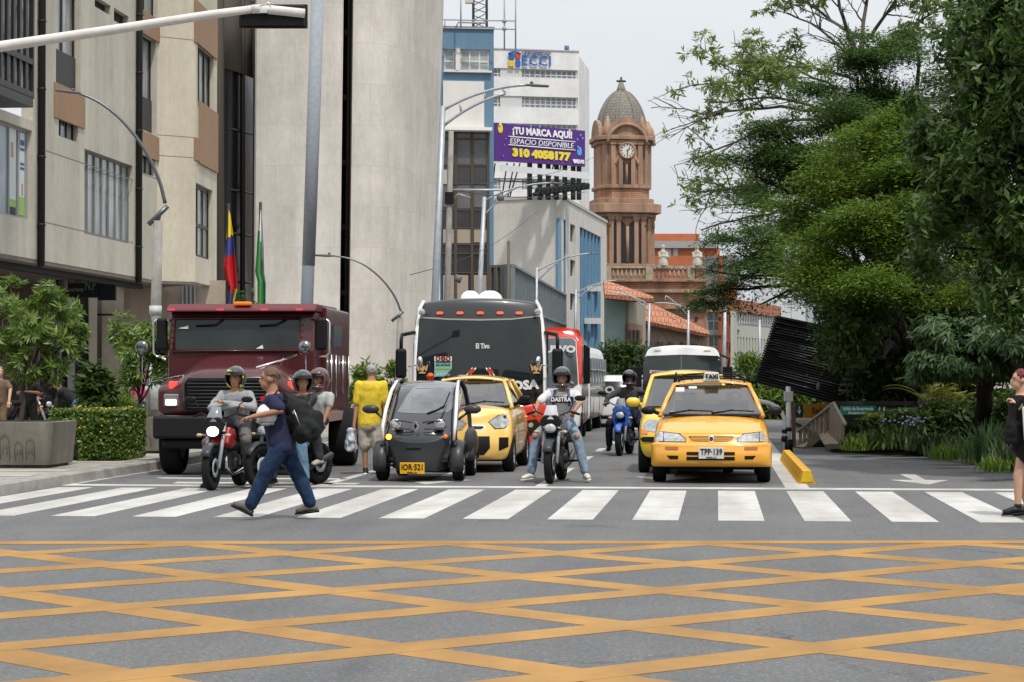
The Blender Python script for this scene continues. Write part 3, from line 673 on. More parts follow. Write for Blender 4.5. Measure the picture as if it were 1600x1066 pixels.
BL.part('white_panel', offw, [BL.r(692, 127, 756, 203)], .25, 0); BL.part('window_ledge', offw, [BL.r(711.5, 76, 718.5, 112), BL.r(693, 110, 768, 113)], .3, -.1)
BL.part('awning', mat('awn', (.7, .68, .65), .6), [BL.r(692, 201, 766, 206)], 1.2, 0)
dk = mat('curtain_dark', (.03, .028, .03), .15, spec=.8, var=.4, vscale=.3)
qd = BL.r(690, 207, 762, 700); BL.part('curtain_wall', dk, [qd], .12, 0)
BL.part('pale_pane', mat('pane_grey', (.11, .11, .11), .2, var=.4, vscale=.4), [BL.r(692, 220, 711, 257), BL.r(714, 220, 735, 257), BL.r(740, 220, 760, 257), BL.r(692, 290, 708, 324), BL.r(712, 288, 735, 326), BL.r(740, 290, 760, 324)], .16, .1)
BL.part('spandrel', mat('spandrel_tan', (.3, .25, .2), .7), [BL.r(692, 358, 735, 380), BL.r(740, 358, 762, 379), BL.r(692, 430, 731, 700), BL.r(740, 430, 762, 700)], .17, .1)
b = MB()
for y in (217, 258, 287, 328, 356, 382, 396, 426): z = BL.pl.uz(700, y)[1]; BL.slab(b, qd[0], qd[1], z - .05, z + .05, .22, .1)
for x in (711.5, 737, 762): u = BL.pl.uz(x, 300)[0]; BL.slab(b, u - .1, u + .1, 0, qd[3], .25, .1)
b.build('mullion', mat('mull_br', (.07, .055, .04), .5), BL.e)
# rooftop antennas and railings
an = thing('antenna_mast', 'lattice antenna mast with pale box on the blue block roof', 'antenna', P(750, 45, 152)); s_ = F / 152
b = MB()
for dx in (-.5, .5):
    for dy in (-.4, .4): b.tube([(dx, dy, 0), (dx, dy, 5)], .05, 6)
for k in range(9):
    b.tube([(-.5, -.4, k * .55), (.5, -.4, k * .55 + .5)], .035, 5); b.tube([(.5, -.4, k * .55), (-.5, .4, k * .55 + .5)], .035, 5)
b.build('mast', mat('dark_steel', (.08, .08, .085), .5), an)
b = MB(); b.box((-.75, -.5, 2.3), (.6, .4, 1.0)); b.build('antenna_box', mat('pale_box', (.5, .48, .4), .6), an, bev=.04)
rl = thing('roof_railing', 'thin grey roof railing with two tall poles above the blue block', 'railing', P(692, 45, 149)); b = MB()
def rp(px, py, d=149): return P(px, py, d) - rl.location
b.tube([rp(692, 31), rp(806, 33)], .05, 5); b.tube([rp(692, 44), rp(806, 46)], .05, 5); b.tube([rp(695, 31), rp(695, 46)], .05, 5); b.tube([rp(720, -20), rp(720, 46)], .06, 5)
for x in (788, 805.5): b.tube([rp(x, -20), rp(x, 78)], .06, 5)
b.ball(rp(788, 33), .18, 8); b.ball(rp(788, 45), .18, 8); b.tube([rp(712, 44), rp(716, 35), rp(760, 36)], .07, 5)
b.build('rail', mat('rail_grey', (.3, .31, .33), .5), rl)
# ================================================================== white university block
EC = Bld('university_building', 'tall white university block with blue rooftop letters and ribbon windows', 'building', Plane(760, 210, 905, 212))
wh = panel_mat('white_render', (.68, .68, .67), .12); L_ = EC.pl.L; zt_ = EC.pl.uz(780, 77)[1]
rows = [(106, 120), (149, 167), (192, 210), (236, 254), (278, 296)]
rb = [EC.r(770, a, 903, c) for a, c in rows]
EC.wall('wall', wh, 0, L_, 0, zt_, rb, .5)
for h in rb: EC.window(h, mat('grey_frame2', (.42, .43, .44), .5), mat('ribbon_glass', (.16, .18, .2), .15, spec=.7, var=.6, vscale=.5, col2=(.07, .07, .08)), 16, (.4,) if h is rb[0] else (.33, .66), .3, .13)
EC.part('blind_panel', mat('blindp', (.5, .51, .5), .6), [(EC.r(782, a, 816, c)) for a, c in rows], -.12, -.28)
PS2 = Plane(905, 212, 921, 222); b = MB(); o_ = EC.e.location
def loc(p): return RZ(-EC.pl.rot) @ (p - o_)
pa, pc = P(905, 592, 212), P(921, 592, 222)
b.prism([(pa.x, pa.y), (pc.x, pc.y), (pc.x - 6, pc.y + 3), (pa.x - 6, pa.y + 3)], 0, zt_ - .4, axes='xy'); b.v = [tuple(loc(Vector(v))) for v in b.v]; b.build('side_wall', wh, EC.e)
EC.part('parapet', mat('parapet', (.4, .4, .4), .6), [(0, L_, zt_, zt_ + .12)], .1, -.6)
u_, z_ = EC.pl.uz(889, 74); b = MB(); b.tube([(u_, 1, z_ - .4), (u_, 1, z_ + .3)], .25, 10); b.build('water_tank', mat('tank', (.1, .1, .22), .5), EC.e)
ecb = mat('sign_blue', (.02, .12, .42), .5)
def etext(s, x0, x1, yc, hpx, m, name='lettering', **k):
    u0, z = EC.pl.uz(x0, yc); u1, _ = EC.pl.uz(x1, yc)
    return text(s, hpx / F * 211 * 1.4, m, EC.e, name, .06, T(((u0 + u1) / 2, EC.out * .2, z)), width=abs(u1 - u0), **k)
etext('ECCI', 815.5, 860, 95.5, 16.5, ecb, bold=.01, sp=1.12); etext('UNIVERSIDAD', 815.5, 860, 83, 4, mat('sign_grey', (.12, .13, .2), .5), bold=.02)
lg = MB(); cols = [(.03, .1, .38), (.5, .06, .04), (.6, .42, .05), (.02, .12, .42)]
for i, (x0, y0, x1, y1) in enumerate(((795, 85, 802.5, 93), (805.5, 84, 812.5, 92.5), (794, 95, 802.5, 104), (805.5, 95.5, 812.5, 104))): EC.slab(lg, *EC.r(x0, y0, x1, y1), .25, .05, i)
u0, z0 = EC.pl.uz(794, 85); u1, z1 = EC.pl.uz(803, 81); lg.tube([(u0, -.2, z0), (u1, -.2, z1), (EC.pl.uz(813, 83)[0], -.2, z1 - .25)], .12, 5, 0)
lg.build('emblem', [mat('em%d' % i, c, .5) for i, c in enumerate(cols)], EC.e)
# ================================================================== low white block with blue window bays
LW = Plane(760, 168, 877.5, 165); LB = Bld('low_office_block', 'low white office block with blue window bays along its receding street side', 'building', LW)
ltop = LW.uz(860, 310)[1]; offc = panel_mat('low_render', (.56, .54, .5), .12)
LB.wall('wall', offc, 0, LW.L, 0, ltop, [], .4)
LB.part('coping', mat('coping', (.42, .41, .4), .7), [(0, LW.L, ltop, ltop + .25)], .1, -1.2)
LS = Plane(877.5, 165, 948, 192); E3 = bpy.data.objects.new('street_side', None); COL.objects.link(E3); E3.parent = LB.e
E3.location = RZ(-LW.rot) @ (LS.o - LW.o); E3.rotation_euler = (0, 0, LS.rot - LW.rot); SB = Sub(LS, E3)
hb = [SB.r(876.5 + .6, 341, 884, 700), SB.r(906, 354, 939, 700)]; dark_h = [SB.r(891, 349, 899, 377), SB.r(891, 405, 899, 431), SB.r(891, 458, 899, 484)]
SB.wall('side_wall', offc, 0, LS.L, 0, ltop, hb + dark_h, .5)
b = MB()
for h in dark_h: SB.slab(b, *h, -.3, -.5)
b.build('dark_opening', blackp, E3)
b = MB(); SB.slab(b, 0, LS.L, ltop, ltop + .25, .1, -.8); b.build('coping', MATS['coping'], E3)
bw = mat('blue_panel', (.085, .19, .31), .5, var=.15, vscale=.8); bd = mat('blue_glass', (.03, .06, .1), .12, spec=.8)
for h, n_ in ((hb[0], 2), (hb[1], 6)):
    b = MB(); SB.slab(b, *h, -.25, -.4); pn = b.build('blue_panel', bw, E3)
    b = MB(); uw = (h[1] - h[0]) / n_
    z = h[3] - .3; k = 0
    while z > 1.5:
        for i in range(n_): SB.slab(b, h[0] + uw * (i + .28), h[0] + uw * (i + .72), z - (2.2 if k % 2 == 0 else .9), z, -.2, -.3)
        z -= (2.5 if k % 2 == 0 else 1.5); k += 1
    b.build('window_strip', bd, E3)
    b = MB()
    for i in range(n_ + 1): SB.slab(b, h[0] + uw * i - .08, h[0] + uw * i + .08, h[2], h[3], -.02, -.3)
    b.build('fin', mat('fin_blue', (.14, .26, .37), .5), E3)
b = MB()
for x in (918, 922, 928, 931): r_ = SB.r(x, 447, x + 2.6, 455); SB.slab(b, *r_, .35, -.1)
for x in (915, 919, 923, 927, 931): r_ = SB.r(x, 497, x + 2.6, 506); SB.slab(b, *r_, .35, -.1)
b.build('air_conditioner', mat('ac', (.55, .55, .55), .5), E3)
# ================================================================== billboard on its roof
BP = Plane(771, 160, 911.5, 166); BB = Bld('billboard', 'purple advertising billboard on a dark steel frame above the low white block', 'billboard', BP)
def zz(px, py): return BP.uz(px, py)
(ua, za), (ub_, zb_), (uc, zc), (ud, zd) = zz(771, 192), zz(911, 205), zz(911, 261), zz(771, 251.5)
b = MB(); o0, o1 = BB.out * .25, 0
b.add([(ua, o0, za), (ub_, o0, zb_), (uc, o0, zc), (ud, o0, zd), (ua, o1, za), (ub_, o1, zb_), (uc, o1, zc), (ud, o1, zd)], [(0, 1, 2, 3), (7, 6, 5, 4), (0, 4, 5, 1), (1, 5, 6, 2), (2, 6, 7, 3), (3, 7, 4, 0)])
pur = mat('billboard_purple', (.085, .03, .2), .5, var=.1, vscale=.4); b.build('panel', pur, BB.e)
sl_ = math.atan2(zb_ - za, ub_ - ua) * 1.0
def btext(s, x0, y0, x1, y1, hpx, m, **k):
    (u0, z0), (u1, z1) = zz(x0, y0), zz(x1, y1); an_ = math.atan2(z1 - z0, u1 - u0)
    return text(s, hpx / F * 163 * 1.4, m, BB.e, 'lettering', .02, T(((u0 + u1) / 2, BB.out * .3, (z0 + z1) / 2)) @ Matrix.Rotation(-an_, 4, 'Y'), width=math.hypot(u1 - u0, z1 - z0), **k)
wt = mat('print_white', (.72, .72, .72), .5); yt = mat('print_yellow', (.72, .58, .05), .5)
btext('¡TU MARCA AQUÍ!', 797, 205, 890, 212.5, 10.5, wt, bold=.035); btext('ESPACIO DISPONIBLE', 793, 221, 893, 229, 8.5, wt, shear=.2)
btext('310 4058177', 797, 239, 888, 246.5, 11.5, yt, bold=.06); btext('VALLAS', 891, 252.5, 909, 254, 5, wt, bold=.04)
b = MB()
for (x0, y0, x1, y1) in ((791, 214, 895, 222.5), (791, 227, 895, 235.5)):
    (u0, z0), (u1, z1) = zz(x0, y0), zz(x1, y1); b.tube([(u0, BB.out * .3, z0), (u1, BB.out * .3, z1)], .05, 4)
b.build('rule_line', wt, BB.e)
b = MB()
def blob(px, py, rx, ry, mi): u, z = zz(px, py); b.ball((u, BB.out * .27, z), (rx, .03, ry), 10, mi)
blob(778.5, 202, .26, .42, 0); b.tube([(zz(776, 198)[0], BB.out * .28, zz(776, 198)[1]), (zz(779, 194)[0], BB.out * .28, zz(779, 194)[1])], .08, 5, 0)
blob(902, 238, .26, .42, 1); b.tube([(zz(901, 234)[0], BB.out * .28, zz(901, 234)[1]), (zz(899, 229)[0], BB.out * .28, zz(899, 229)[1])], .08, 5, 1)
for px, py in ((787, 218), (783, 245), (840, 199), (785, 228), (904, 212), (907, 217), (862, 252), (876, 256), (826, 199), (899, 219), (792, 194)): blob(px, py, .08, .12, 2 if py > 210 and px < 880 else 1)
b.build('print', [yt, mat('print_blue', (.1, .35, .65), .5), mat('print_pink', (.3, .06, .3), .5)], BB.e)
b = MB()
for i, x in enumerate((832, 848, 861, 874, 887, 900, 909)):
    u, zt2 = zz(x, 206); _, zb2 = zz(x, 312); b.box((u, .35, (zt2 + zb2) / 2), (.32, .25, zt2 - zb2))
for x0, x1 in ((776, 772), (795, 788), (806, 797), (815, 800), (845, 852), (868, 856), (880, 868)):
    u0, z0 = zz(x0, 255); u1, z1 = zz(x1, 308); b.tube([(u0, .2, z0), (u1, .3, z1)], .07, 4)
for y0, y1, x0, x1 in ((284, 288, 772, 905), (305, 294, 826, 912), (298, 290, 830, 912)):
    u0, z0 = zz(x0, y0); u1, z1 = zz(x1, y1); b.tube([(u0, -.6, z0), (u1, -.6, z1)], .18 if y0 > 290 else .06, 5)
for k in range(11):
    x = 832 + k * 7; u0, z0 = zz(x, 303 - k * .9); b.box((u0, -.6, z0 + .1), (.2, .5, .6), ry=.6)
b.build('frame', mat('bb_steel', (.02, .022, .022), .6), BB.e)
b = MB(); (u0, z0), (u1, z1) = zz(772, 264), zz(910, 276)
b.add([(u0, -.9, z0 + .25), (u1, -.9, z1 + .25), (u1, -.9, z1 - .3), (u0, -.9, z0 - .2), (u0, -.8, z0 + .25), (u1, -.8, z1 + .25), (u1, -.8, z1 - .3), (u0, -.8, z0 - .2)], [(0, 1, 2, 3), (7, 6, 5, 4), (0, 4, 5, 1), (1, 5, 6, 2), (2, 6, 7, 3), (3, 7, 4, 0)])
b.build('lower_banner', mat('banner', (.6, .62, .64), .5, var=.1), BB.e)
# ================================================================== dark glass podium with ribs
GR = Bld('glass_podium', 'low dark glass podium with close pale ribs in front of the white block', 'building', Plane(768, 118, 798, 117))
zt3 = GR.pl.uz(780, 414)[1]
b = MB(); GR.slab(b, 0, GR.pl.L, 0, zt3, 0, -.4); b.build('wall', dk, GR.e)
GS = Plane(798, 117, 880, 158); E4 = bpy.data.objects.new('street_side', None); COL.objects.link(E4); E4.parent = GR.e
E4.location = RZ(-GR.pl.rot) @ (GS.o - GR.pl.o); E4.rotation_euler = (0, 0, GS.rot - GR.pl.rot); GB = Sub(GS, E4)
b = MB(); GB.slab(b, 0, GS.L, 0, zt3, 0, -.4); b.build('side_wall', mat('podium_glass', (.06, .085, .1), .15, spec=.8, var=.3, vscale=.4), E4)
b = MB()
for i in range(34): u = GS.L * i / 33; GB.slab(b, u - .12, u + .12, 0, zt3 - .2, .25, 0)
for z in (zt3 - .12, zt3 - 2.4, zt3 - 4.8): GB.slab(b, 0, GS.L, z - .06, z + .08, .3, 0)
b.build('rib', mat('rib_pale', (.16, .19, .2), .5, var=.2), E4)
b = MB()
for z in (zt3 - .1, zt3 - 2.0, zt3 - 4.0): GR.slab(b, 0, GR.pl.L, z - .05, z + .05, .1, 0)
for i in range(4): u = GR.pl.L * i / 3; GR.slab(b, u - .05, u + .05, 0, zt3, .12, 0)
b.build('mullion', mat('mull_y', (.1, .09, .06), .5), GR.e)
# ================================================================== church
brick = panel_mat('church_brick', (.44, .245, .16), .55, (.6, .22, .03, (.66, .62, .58), .5), .5)
brick2 = panel_mat('church_trim', (.38, .245, .17), .55, None, .5)
DT = 235.; sT = F / DT
ct = thing('church_tower', 'brick church bell tower with clock and grey tiled dome topped by a cross', 'church tower', (0, 0, 0)); c0 = P(971, 592, DT + 4); ct.location = (c0.x, c0.y, 0); ct.rotation_euler = (0, 0, YAW + R(-8) * 0 + R(9))
def zT(py): return 1.5 + (592 - py) / F * (DT + 1)
def octo(hw, ch, z0, z1, b, mi=0, hw2=None, ch2=None):
    def o_(h, c, z): return [Vector(p) for p in ((-h + c, -h, z), (h - c, -h, z), (h, -h + c, z), (h, h - c, z), (h - c, h, z), (-h + c, h, z), (-h, h - c, z), (-h, -h + c, z))]
    b.rings([o_(hw, ch, z0), o_(hw2 or hw, ch2 or ch, z1)], mi, smooth=False)
H1, H2 = 45.0 / sT * .98, 40. / sT
b = MB(); octo(H1, 1.2, 0, zT(333), b); octo(H2, 1.2, zT(333), zT(212), b); b.build('wall', brick, ct)
b = MB()
for y0, y1, h in ((318, 333, H1 + .9), (333, 339, H1 + .4), (309, 318, H2 + .5), (211, 218, H2 + .6), (218, 224, H2 + .3), (288, 294, H2 + .25), (412, 420, H1 + .3)): octo(h, 1.3, zT(y1), zT(y0) - .02, b)
b.build('cornice', brick2, ct, bev=.08)
b = MB()
for h, y0, y1 in ((H2, 222, 290), (H1, 340, 412)):
    for sx in (-1, 1):
        for off in (1.35, 2.2):
            for rot in (0, math.pi / 2):
                for sy in (-1,):
                    b.box((sx * (h - off), -h, (zT(y0) + zT(y1)) / 2), (.5, .5, zT(y0) - zT(y1)), M=RZ(rot)); b.box((sx * (h - off), -h, zT(y0)), (.75, .7, .5), M=RZ(rot))
    for a in (math.pi / 4, -math.pi / 4): b.box((0, -(h * math.sqrt(2) - .85), (zT(y0) + zT(y1)) / 2), (.7, .4, zT(y0) - zT(y1)), M=RZ(a))
b.build('pilaster', brick2, ct)
dkw = mat('church_dark', (.025, .025, .03), .4)
def arch(b, cx, z0, w_, h_, y, mi=0, dp=.3, M=None, n=8):
    poly = [(cx - w_, z0), (cx + w_, z0)] + [(cx + w_ * math.cos(math.pi * i / n), z0 + h_ + w_ * math.sin(math.pi * i / n)) for i in range(n + 1)]
    b.prism(poly, y, y - dp, mi, M=M)
for rot in (0, math.pi / 2):
    M_ = RZ(rot)
    b = MB()
    for cx in (-.62, .62): arch(b, cx, zT(288), .42, (zT(257) - zT(288)), -H2, dp=.1, M=M_)
    b.build('belfry_window', dkw, ct)
    b = MB()
    for cx in (-.95, .95): arch(b, cx, zT(411), .78, (zT(356) - zT(411)), -H1, dp=.1, M=M_)
    b.build('tall_window', dkw, ct)
    b = MB(); b.tube([M_ @ Vector((0, -H1 - .15, zT(411))), M_ @ Vector((0, -H1 - .15, zT(354)))], .2, 8)
    for r_, zc_, hh in ((2.1, zT(355), H1), (1.35, zT(258), H2), (2.3, zT(225), H2 + .35)):
        b.tube([M_ @ Vector((r_ * math.cos(a), -hh - .1, zc_ + r_ * math.sin(a))) for a in [math.pi * i / 12 for i in range(13)]], .2, 6)
    b.tube([M_ @ Vector((0, -H2 - .12, zT(288))), M_ @ Vector((0, -H2 - .12, zT(257)))], .12, 8)
    b.build('arch_moulding', brick2, ct)
    b = MB(); b.lathe([(1.0, 0), (1.0, .35), (.8, .38), (.8, 0)], axis='Z', n=24, M=M_ @ T((0, -H2 - .05, zT(235))) @ Matrix.Rotation(math.pi / 2, 4, 'X')); cl = b.build('clock_surround', brick2, ct)
    b = MB(); b.lathe([(.0, .3), (.8, .3)], axis='Z', n=24, cap=False, M=M_ @ T((0, -H2 - .05, zT(235))) @ Matrix.Rotation(math.pi / 2, 4, 'X')); cf = b.build('clock_face', mat('clock_white', (.6, .58, .52), .5), ct, fix=False)
    b = MB()
    for k in range(12): a = k * math.pi / 6; b.box((.76 * math.sin(a) * .85, -H2 - .4, zT(235) + .64 * math.cos(a)), (.09, .03, .16), ry=a, M=M_)
    b.box((.02, -H2 - .42, zT(235) - .25), (.08, .03, .65), M=M_); b.box((.15, -H2 - .42, zT(235) + .15), (.09, .03, .5), ry=.8, M=M_)
    b.build('clock_hand', blackp, cf)
b = MB()                                    # attic gables, corner urns
for rot in range(4):
    M_ = RZ(rot * math.pi / 2)
    arch(b, 0, zT(216), 2.35, .1, -H2 + .3, dp=.5, M=M_, n=12)
    b.tube([M_ @ Vector((H2 - .9, -H2 + .9, zT(214) + q_)) for q_ in (0, .5, 1.2, 1.8, 2.6)], [.55, .8, .6, .35, .1], 8)
b.build('attic', brick2, ct)
dm = bpy.data.materials.new('dome_tiles'); dm.use_nodes = True; n = dm.node_tree; bs = n.nodes['Principled BSDF']; t = n.nodes.new('ShaderNodeTexCoord')
br = n.nodes.new('ShaderNodeTexBrick'); sp = n.nodes.new('ShaderNodeSeparateXYZ'); cm_ = n.nodes.new('ShaderNodeCombineXYZ'); at = n.nodes.new('ShaderNodeMath'); at.operation = 'ARCTAN2'; mu = n.nodes.new('ShaderNodeMath'); mu.operation = 'MULTIPLY'; mu.inputs[1].default_value = 3
n.links.new(t.outputs['Object'], sp.inputs[0]); n.links.new(sp.outputs[0], at.inputs[0]); n.links.new(sp.outputs[1], at.inputs[1]); n.links.new(at.outputs[0], mu.inputs[0]); n.links.new(mu.outputs[0], cm_.inputs[0]); n.links.new(sp.outputs[2], cm_.inputs[1]); n.links.new(cm_.outputs[0], br.inputs['Vector'])
br.inputs['Scale'].default_value = 1; br.inputs['Brick Width'].default_value = .55; br.inputs['Row Height'].default_value = .36; br.inputs['Mortar Size'].default_value = .06; br.inputs['Mortar Smooth'].default_value = .5
br.inputs['Color1'].default_value = (.2, .18, .15, 1); br.inputs['Color2'].default_value = (.155, .14, .12, 1); br.inputs['Mortar'].default_value = (.1, .09, .08, 1)
n.links.new(br.outputs[0], bs.inputs['Base Color']); bs.inputs['Roughness'].default_value = .7
zb0, zt0 = zT(212), zT(134); prof = []
for k in range(17):
    t_ = k / 16; prof.append((H2 * .98 * (1 - t_ ** 2.1) ** .62 + .12, zb0 + (zt0 - zb0) * t_))
b = MB(); b.lathe(prof, n=32); b.build('dome', dm, ct)
b = MB()
for k in range(8):
    a = k * math.pi / 4 + math.pi / 8; b.tube([((r_ + .03) * math.cos(a), (r_ + .03) * math.sin(a), z) for r_, z in prof], .13, 5)
b.tube([(0, 0, zt0 - .4), (0, 0, zt0 + .3), (0, 0, zt0 + .9), (0, 0, zt0 + 1.0)], [.7, .45, .25, .1], 10); b.build('dome_rib', mat('rib_grey', (.2, .18, .15), .8), ct)
b = MB(); b.tube([(0, 0, zt0 + .8), (0, 0, zT(113.5))], .12, 6); b.tube([(-.55, 0, zT(120)), (.55, 0, zT(120))], .12, 6); b.ball((0, 0, zt0 + 1.0), .28, 8); b.build('cross', mat('iron', (.06, .05, .045), .6), ct)
# nave with balustrade, statues
NV = Bld('church_nave', 'brick church nave wall with stone balustrade right of the bell tower', 'church', Plane(935, 226, 1104, 226))
zc1 = NV.pl.uz(1000, 439)[1]; NV.wall('wall', brick, 0, NV.pl.L, 0, zc1, [], .6)
NV.part('cornice', brick2, [(0, NV.pl.L, zc1 - .1, zc1 + .3), (0, NV.pl.L, zc1 - 1.3, zc1 - .9), (0, NV.pl.L, zc1 - 3.1, zc1 - 2.9)], .6, 0)
zr = NV.pl.uz(1000, 416)[1]; NV.part('handrail', mat('pale_stone', (.36, .3, .22), .85, var=.4, vscale=1.5), [(0, NV.pl.L, zr - .25, zr)], .5, .1)
b = MB(); u = .2
while u < NV.pl.L:
    b.tube([(u, -.3, zc1 + .3 + (zr - .3 - zc1 - .25) * k) for k in (0, .3, .6, 1)], [.09, .16, .1, .09], 6); u += .48
u = 1
while u < NV.pl.L: b.box((u, -.3, (zc1 + zr) / 2), (.8, .7, zr - zc1)); u += 4.6
b.build('balustrade', MATS['pale_stone'], NV.e)
b = MB()
for i in range(6):
    for k in range(3): b.box((3 + i * 2.6, -.02, zc1 - 4.2 - k * 2.0), (.3, .2, .4))
b.build('putlog_hole', dkw, NV.e)
for px, side in ((1036, 'nearer the bell tower'), (1089, 'nearer the tree branch')):
    g = P(px, 415.5, 225.6); st = thing('statue', 'pale stone robed statue on the church balustrade, ' + side, 'statue', g, YAW, 'statues on the church balustrade')
    b = MB(); b.tube([(0, 0, -.05), (0, 0, .4), (0, 0, 1.0), (0, 0, 1.6), (0, 0, 1.75)], [.75, .7, .5, .45, .2], 10, flat=.8); b.tube([(-.45, 0, 1.5), (-.4, -.3, .9), (0, -.45, 1.1)], .16, 6); b.tube([(.45, 0, 1.5), (.45, -.3, .9), (0, -.45, 1.1)], .16, 6)
    b.ball((0, 0, 2.05), (.26, .28, .33), 10); m2 = fuse(b, .07, 2); link('figure', m2, st, mat('statue_stone', (.42, .39, .33), .85, var=.3, vscale=2))
    b = MB(); b.box((0, 0, -.15), (1.3, 1.1, .35)); b.build('pedestal', MATS['pale_stone'], st, bev=.05)
# orange flats behind, teal house with tiled roofs
og = mat('orange_brick', (.42, .13, .06), .8, var=.15, vscale=1); OF = Bld('orange_flats', 'orange brick apartment block with grey parapet behind the church', 'building', Plane(1010, 262, 1125, 262))
zo = OF.pl.uz(1060, 388)[1]; OF.wall('wall', og, 0, OF.pl.L, 0, zo, [OF.r(1038, 388.5, 1049, 403), OF.r(1052, 386, 1060, 400)], .4)
OF.part('parapet', mat('parapet2', (.3, .3, .3), .8), [(0, OF.pl.L * .95, zo, zo + .9)], .5, -2); OF.part('window', mat('win_pale', (.6, .62, .65), .3), [OF.r(1038, 389, 1049, 403), OF.r(1052, 389, 1060, 400)], -.2, -.3)
OF.part('roof_box', og, [(.5, 7, zo + .9, zo + 2)], -2, -5); OF.part('ledge', mat('parapet2', (.3, .3, .3)), [(0, OF.pl.L, zo - 2.7, zo - 2.5)], .2, 0)
tile = panel_mat('roof_tiles', (.45, .2, .12), .4, (.3, .5, .03, (.5, .45, .4), .5), .5)
TH = thing('tiled_house', 'teal old house with terracotta tiled roofs below the church', 'house', (0, 0, 0))
def wq4(name, m, pts, th=.25):
    b = MB(); b.add([P(*p) for p in pts], [tuple(range(len(pts)))]); return b.build(name, m, TH, solid=th, fix=False)
teal = mat('teal_wall', (.23, .31, .29), .8, var=.15, vscale=.5); tan2 = mat('house_tan', (.3, .27, .21), .8, var=.2)
wq4('wall', teal, [(944, 462, 150), (977, 468, 150), (977, 592, 150), (944, 592, 150)]); wq4('wall', tan2, [(977, 468, 150), (1004, 470, 158), (1004, 592, 158), (977, 592, 150)])
wq4('roof', tile, [(942, 443, 156), (1019, 469, 152), (1020, 473, 148), (944, 466, 147)], .3)
wq4('roof', tile, [(1004, 474, 166), (1104, 521, 176), (1106, 527, 170), (1003, 506, 160)], .3)
wq4('wall', mat('old_brown', (.2, .14, .1), .85, var=.35), [(1003, 506, 162), (1104, 526, 172), (1104, 592, 172), (1003, 592, 162)])
wq4('eave', mat('wood_dark', (.08, .05, .035), .8), [(944, 465, 148), (1020, 472.5, 149), (1020, 474.5, 149), (944, 467.5, 148)], .2)
wq4('door_panel', mat('old_door', (.22, .12, .08), .7), [(980, 505, 149.5), (1001, 508, 156), (1001, 592, 156), (980, 592, 149.5)], .15)
for k in range(3): wq4('door_opening', mat('door_rec', (.07, .04, .03), .7), [(983 + k * 6, 516, 149.2 + k * 1.8), (986.5 + k * 6, 516, 150.3 + k * 1.8), (986.5 + k * 6, 592, 150.3 + k * 1.8), (983 + k * 6, 592, 149.2 + k * 1.8)], .1)
for k in range(5): wq4('window', dkw, [(1009 + k * 18, 533 + k * 1, 161 + k * 2), (1017 + k * 18, 534 + k, 161.6 + k * 2), (1017 + k * 18, 545, 161.6 + k * 2), (1009 + k * 18, 545, 161 + k * 2)], .1)
# right-hand background blocks
GT = Bld('glass_office', 'pale glass office block with orange brick corner right of the church', 'building', Plane(1098, 240, 1150, 236)); zg = GT.pl.uz(1120, 400)[1]
GT.wall('wall', mat('grey_clad', (.3, .31, .32), .5, var=.2), 0, GT.pl.L, 0, zg, [GT.r(1103, 486, 1124, 518), GT.r(1103, 524, 1124, 560)], .3)
for y0, y1 in ((486, 518), (524, 560)): GT.window(GT.r(1103, y0, 1124, y1), mat('grey_frame2', (.4, .4, .4)), mat('office_glass', (.16, .2, .22), .12, var=.5), 2, (.5,), .25, .12)
GT.part('brick_corner', og, [GT.r(1125.5, 400, 1130, 700), GT.r(1136, 440, 1150, 700)], .4, -.2); GT.part('brick_window', dkw, [GT.r(1137, y, 1140.5, y + 9) for y in (493, 535)] + [GT.r(1143.5, y, 1147, y + 15) for y in (493, 535)], .43, .3)
GW = Bld('grey_hall', 'long pale grey building with narrow slit windows behind the palm', 'building', Plane(1147, 205, 1215, 226)); zw = GW.pl.uz(1150, 487)[1]
sl2 = [GW.r(1152 + k * 4.6, 526 + k * .4, 1154 + k * 4.6, 549) for k in range(12)] + [GW.r(1152, 515, 1155.5, 524), GW.r(1152, 550, 1155.5, 560)]
GW.wall('wall', mat('pale_grey_wall', (.42, .42, .36), .8, var=.12), 0, GW.pl.L, 0, zw, sl2, .35); GW.part('slit_window', dkw, sl2, -.25, -.34)
GW.part('ribbon_window', mat('rw', (.18, .19, .19), .3), [GW.r(1153, 492, 1206, 505)], .05, -.01); GW.part('ribbon_mullion', mat('rwf', (.5, .5, .46), .6), [GW.r(1153 + k * 4, 491, 1154 + k * 4, 506) for k in range(14)], .1, 0)
GW.part('roof', tile, [(1, GW.pl.L, zw, zw + 1.2)], .4, -3)
WB = Bld('white_block', 'plain white tall block seen through the branches above the louvred canopy', 'building', Plane(1180, 260, 1270, 262)); WB.wall('wall', mat('grey_white', (.5, .52, .53), .7, var=.12, vscale=.2), 0, WB.pl.L, 0, WB.pl.uz(1200, 430)[1], [WB.r(1213, 461, 1230, 466)], .3)
WB.part('joint', MATS['parapet2'], [WB.r(1236, 430, 1237, 700)], .03, -.01); WB.part('window', dkw, [WB.r(1213, 461, 1230, 466)], -.2, -.29)
GX = Bld('glass_tower', 'grey glass tower glimpsed between the trees on the right', 'building', Plane(1262, 200, 1310, 202)); GX.wall('wall', mat('tower_grey', (.32, .34, .36), .5), 0, GX.pl.L, 0, GX.pl.uz(1280, 380)[1], [GX.r(1270, y, 1282, y + 12) for y in range(400, 510, 16)] + [GX.r(1288, y, 1300, y + 14) for y in range(390, 510, 18)], .3)
GX.part('window', mat('sky_glass', (.2, .27, .33), .1, var=.3), [(0.2, GX.pl.L - .2, 2, GX.pl.uz(1280, 384)[1])], -.2, -.28)
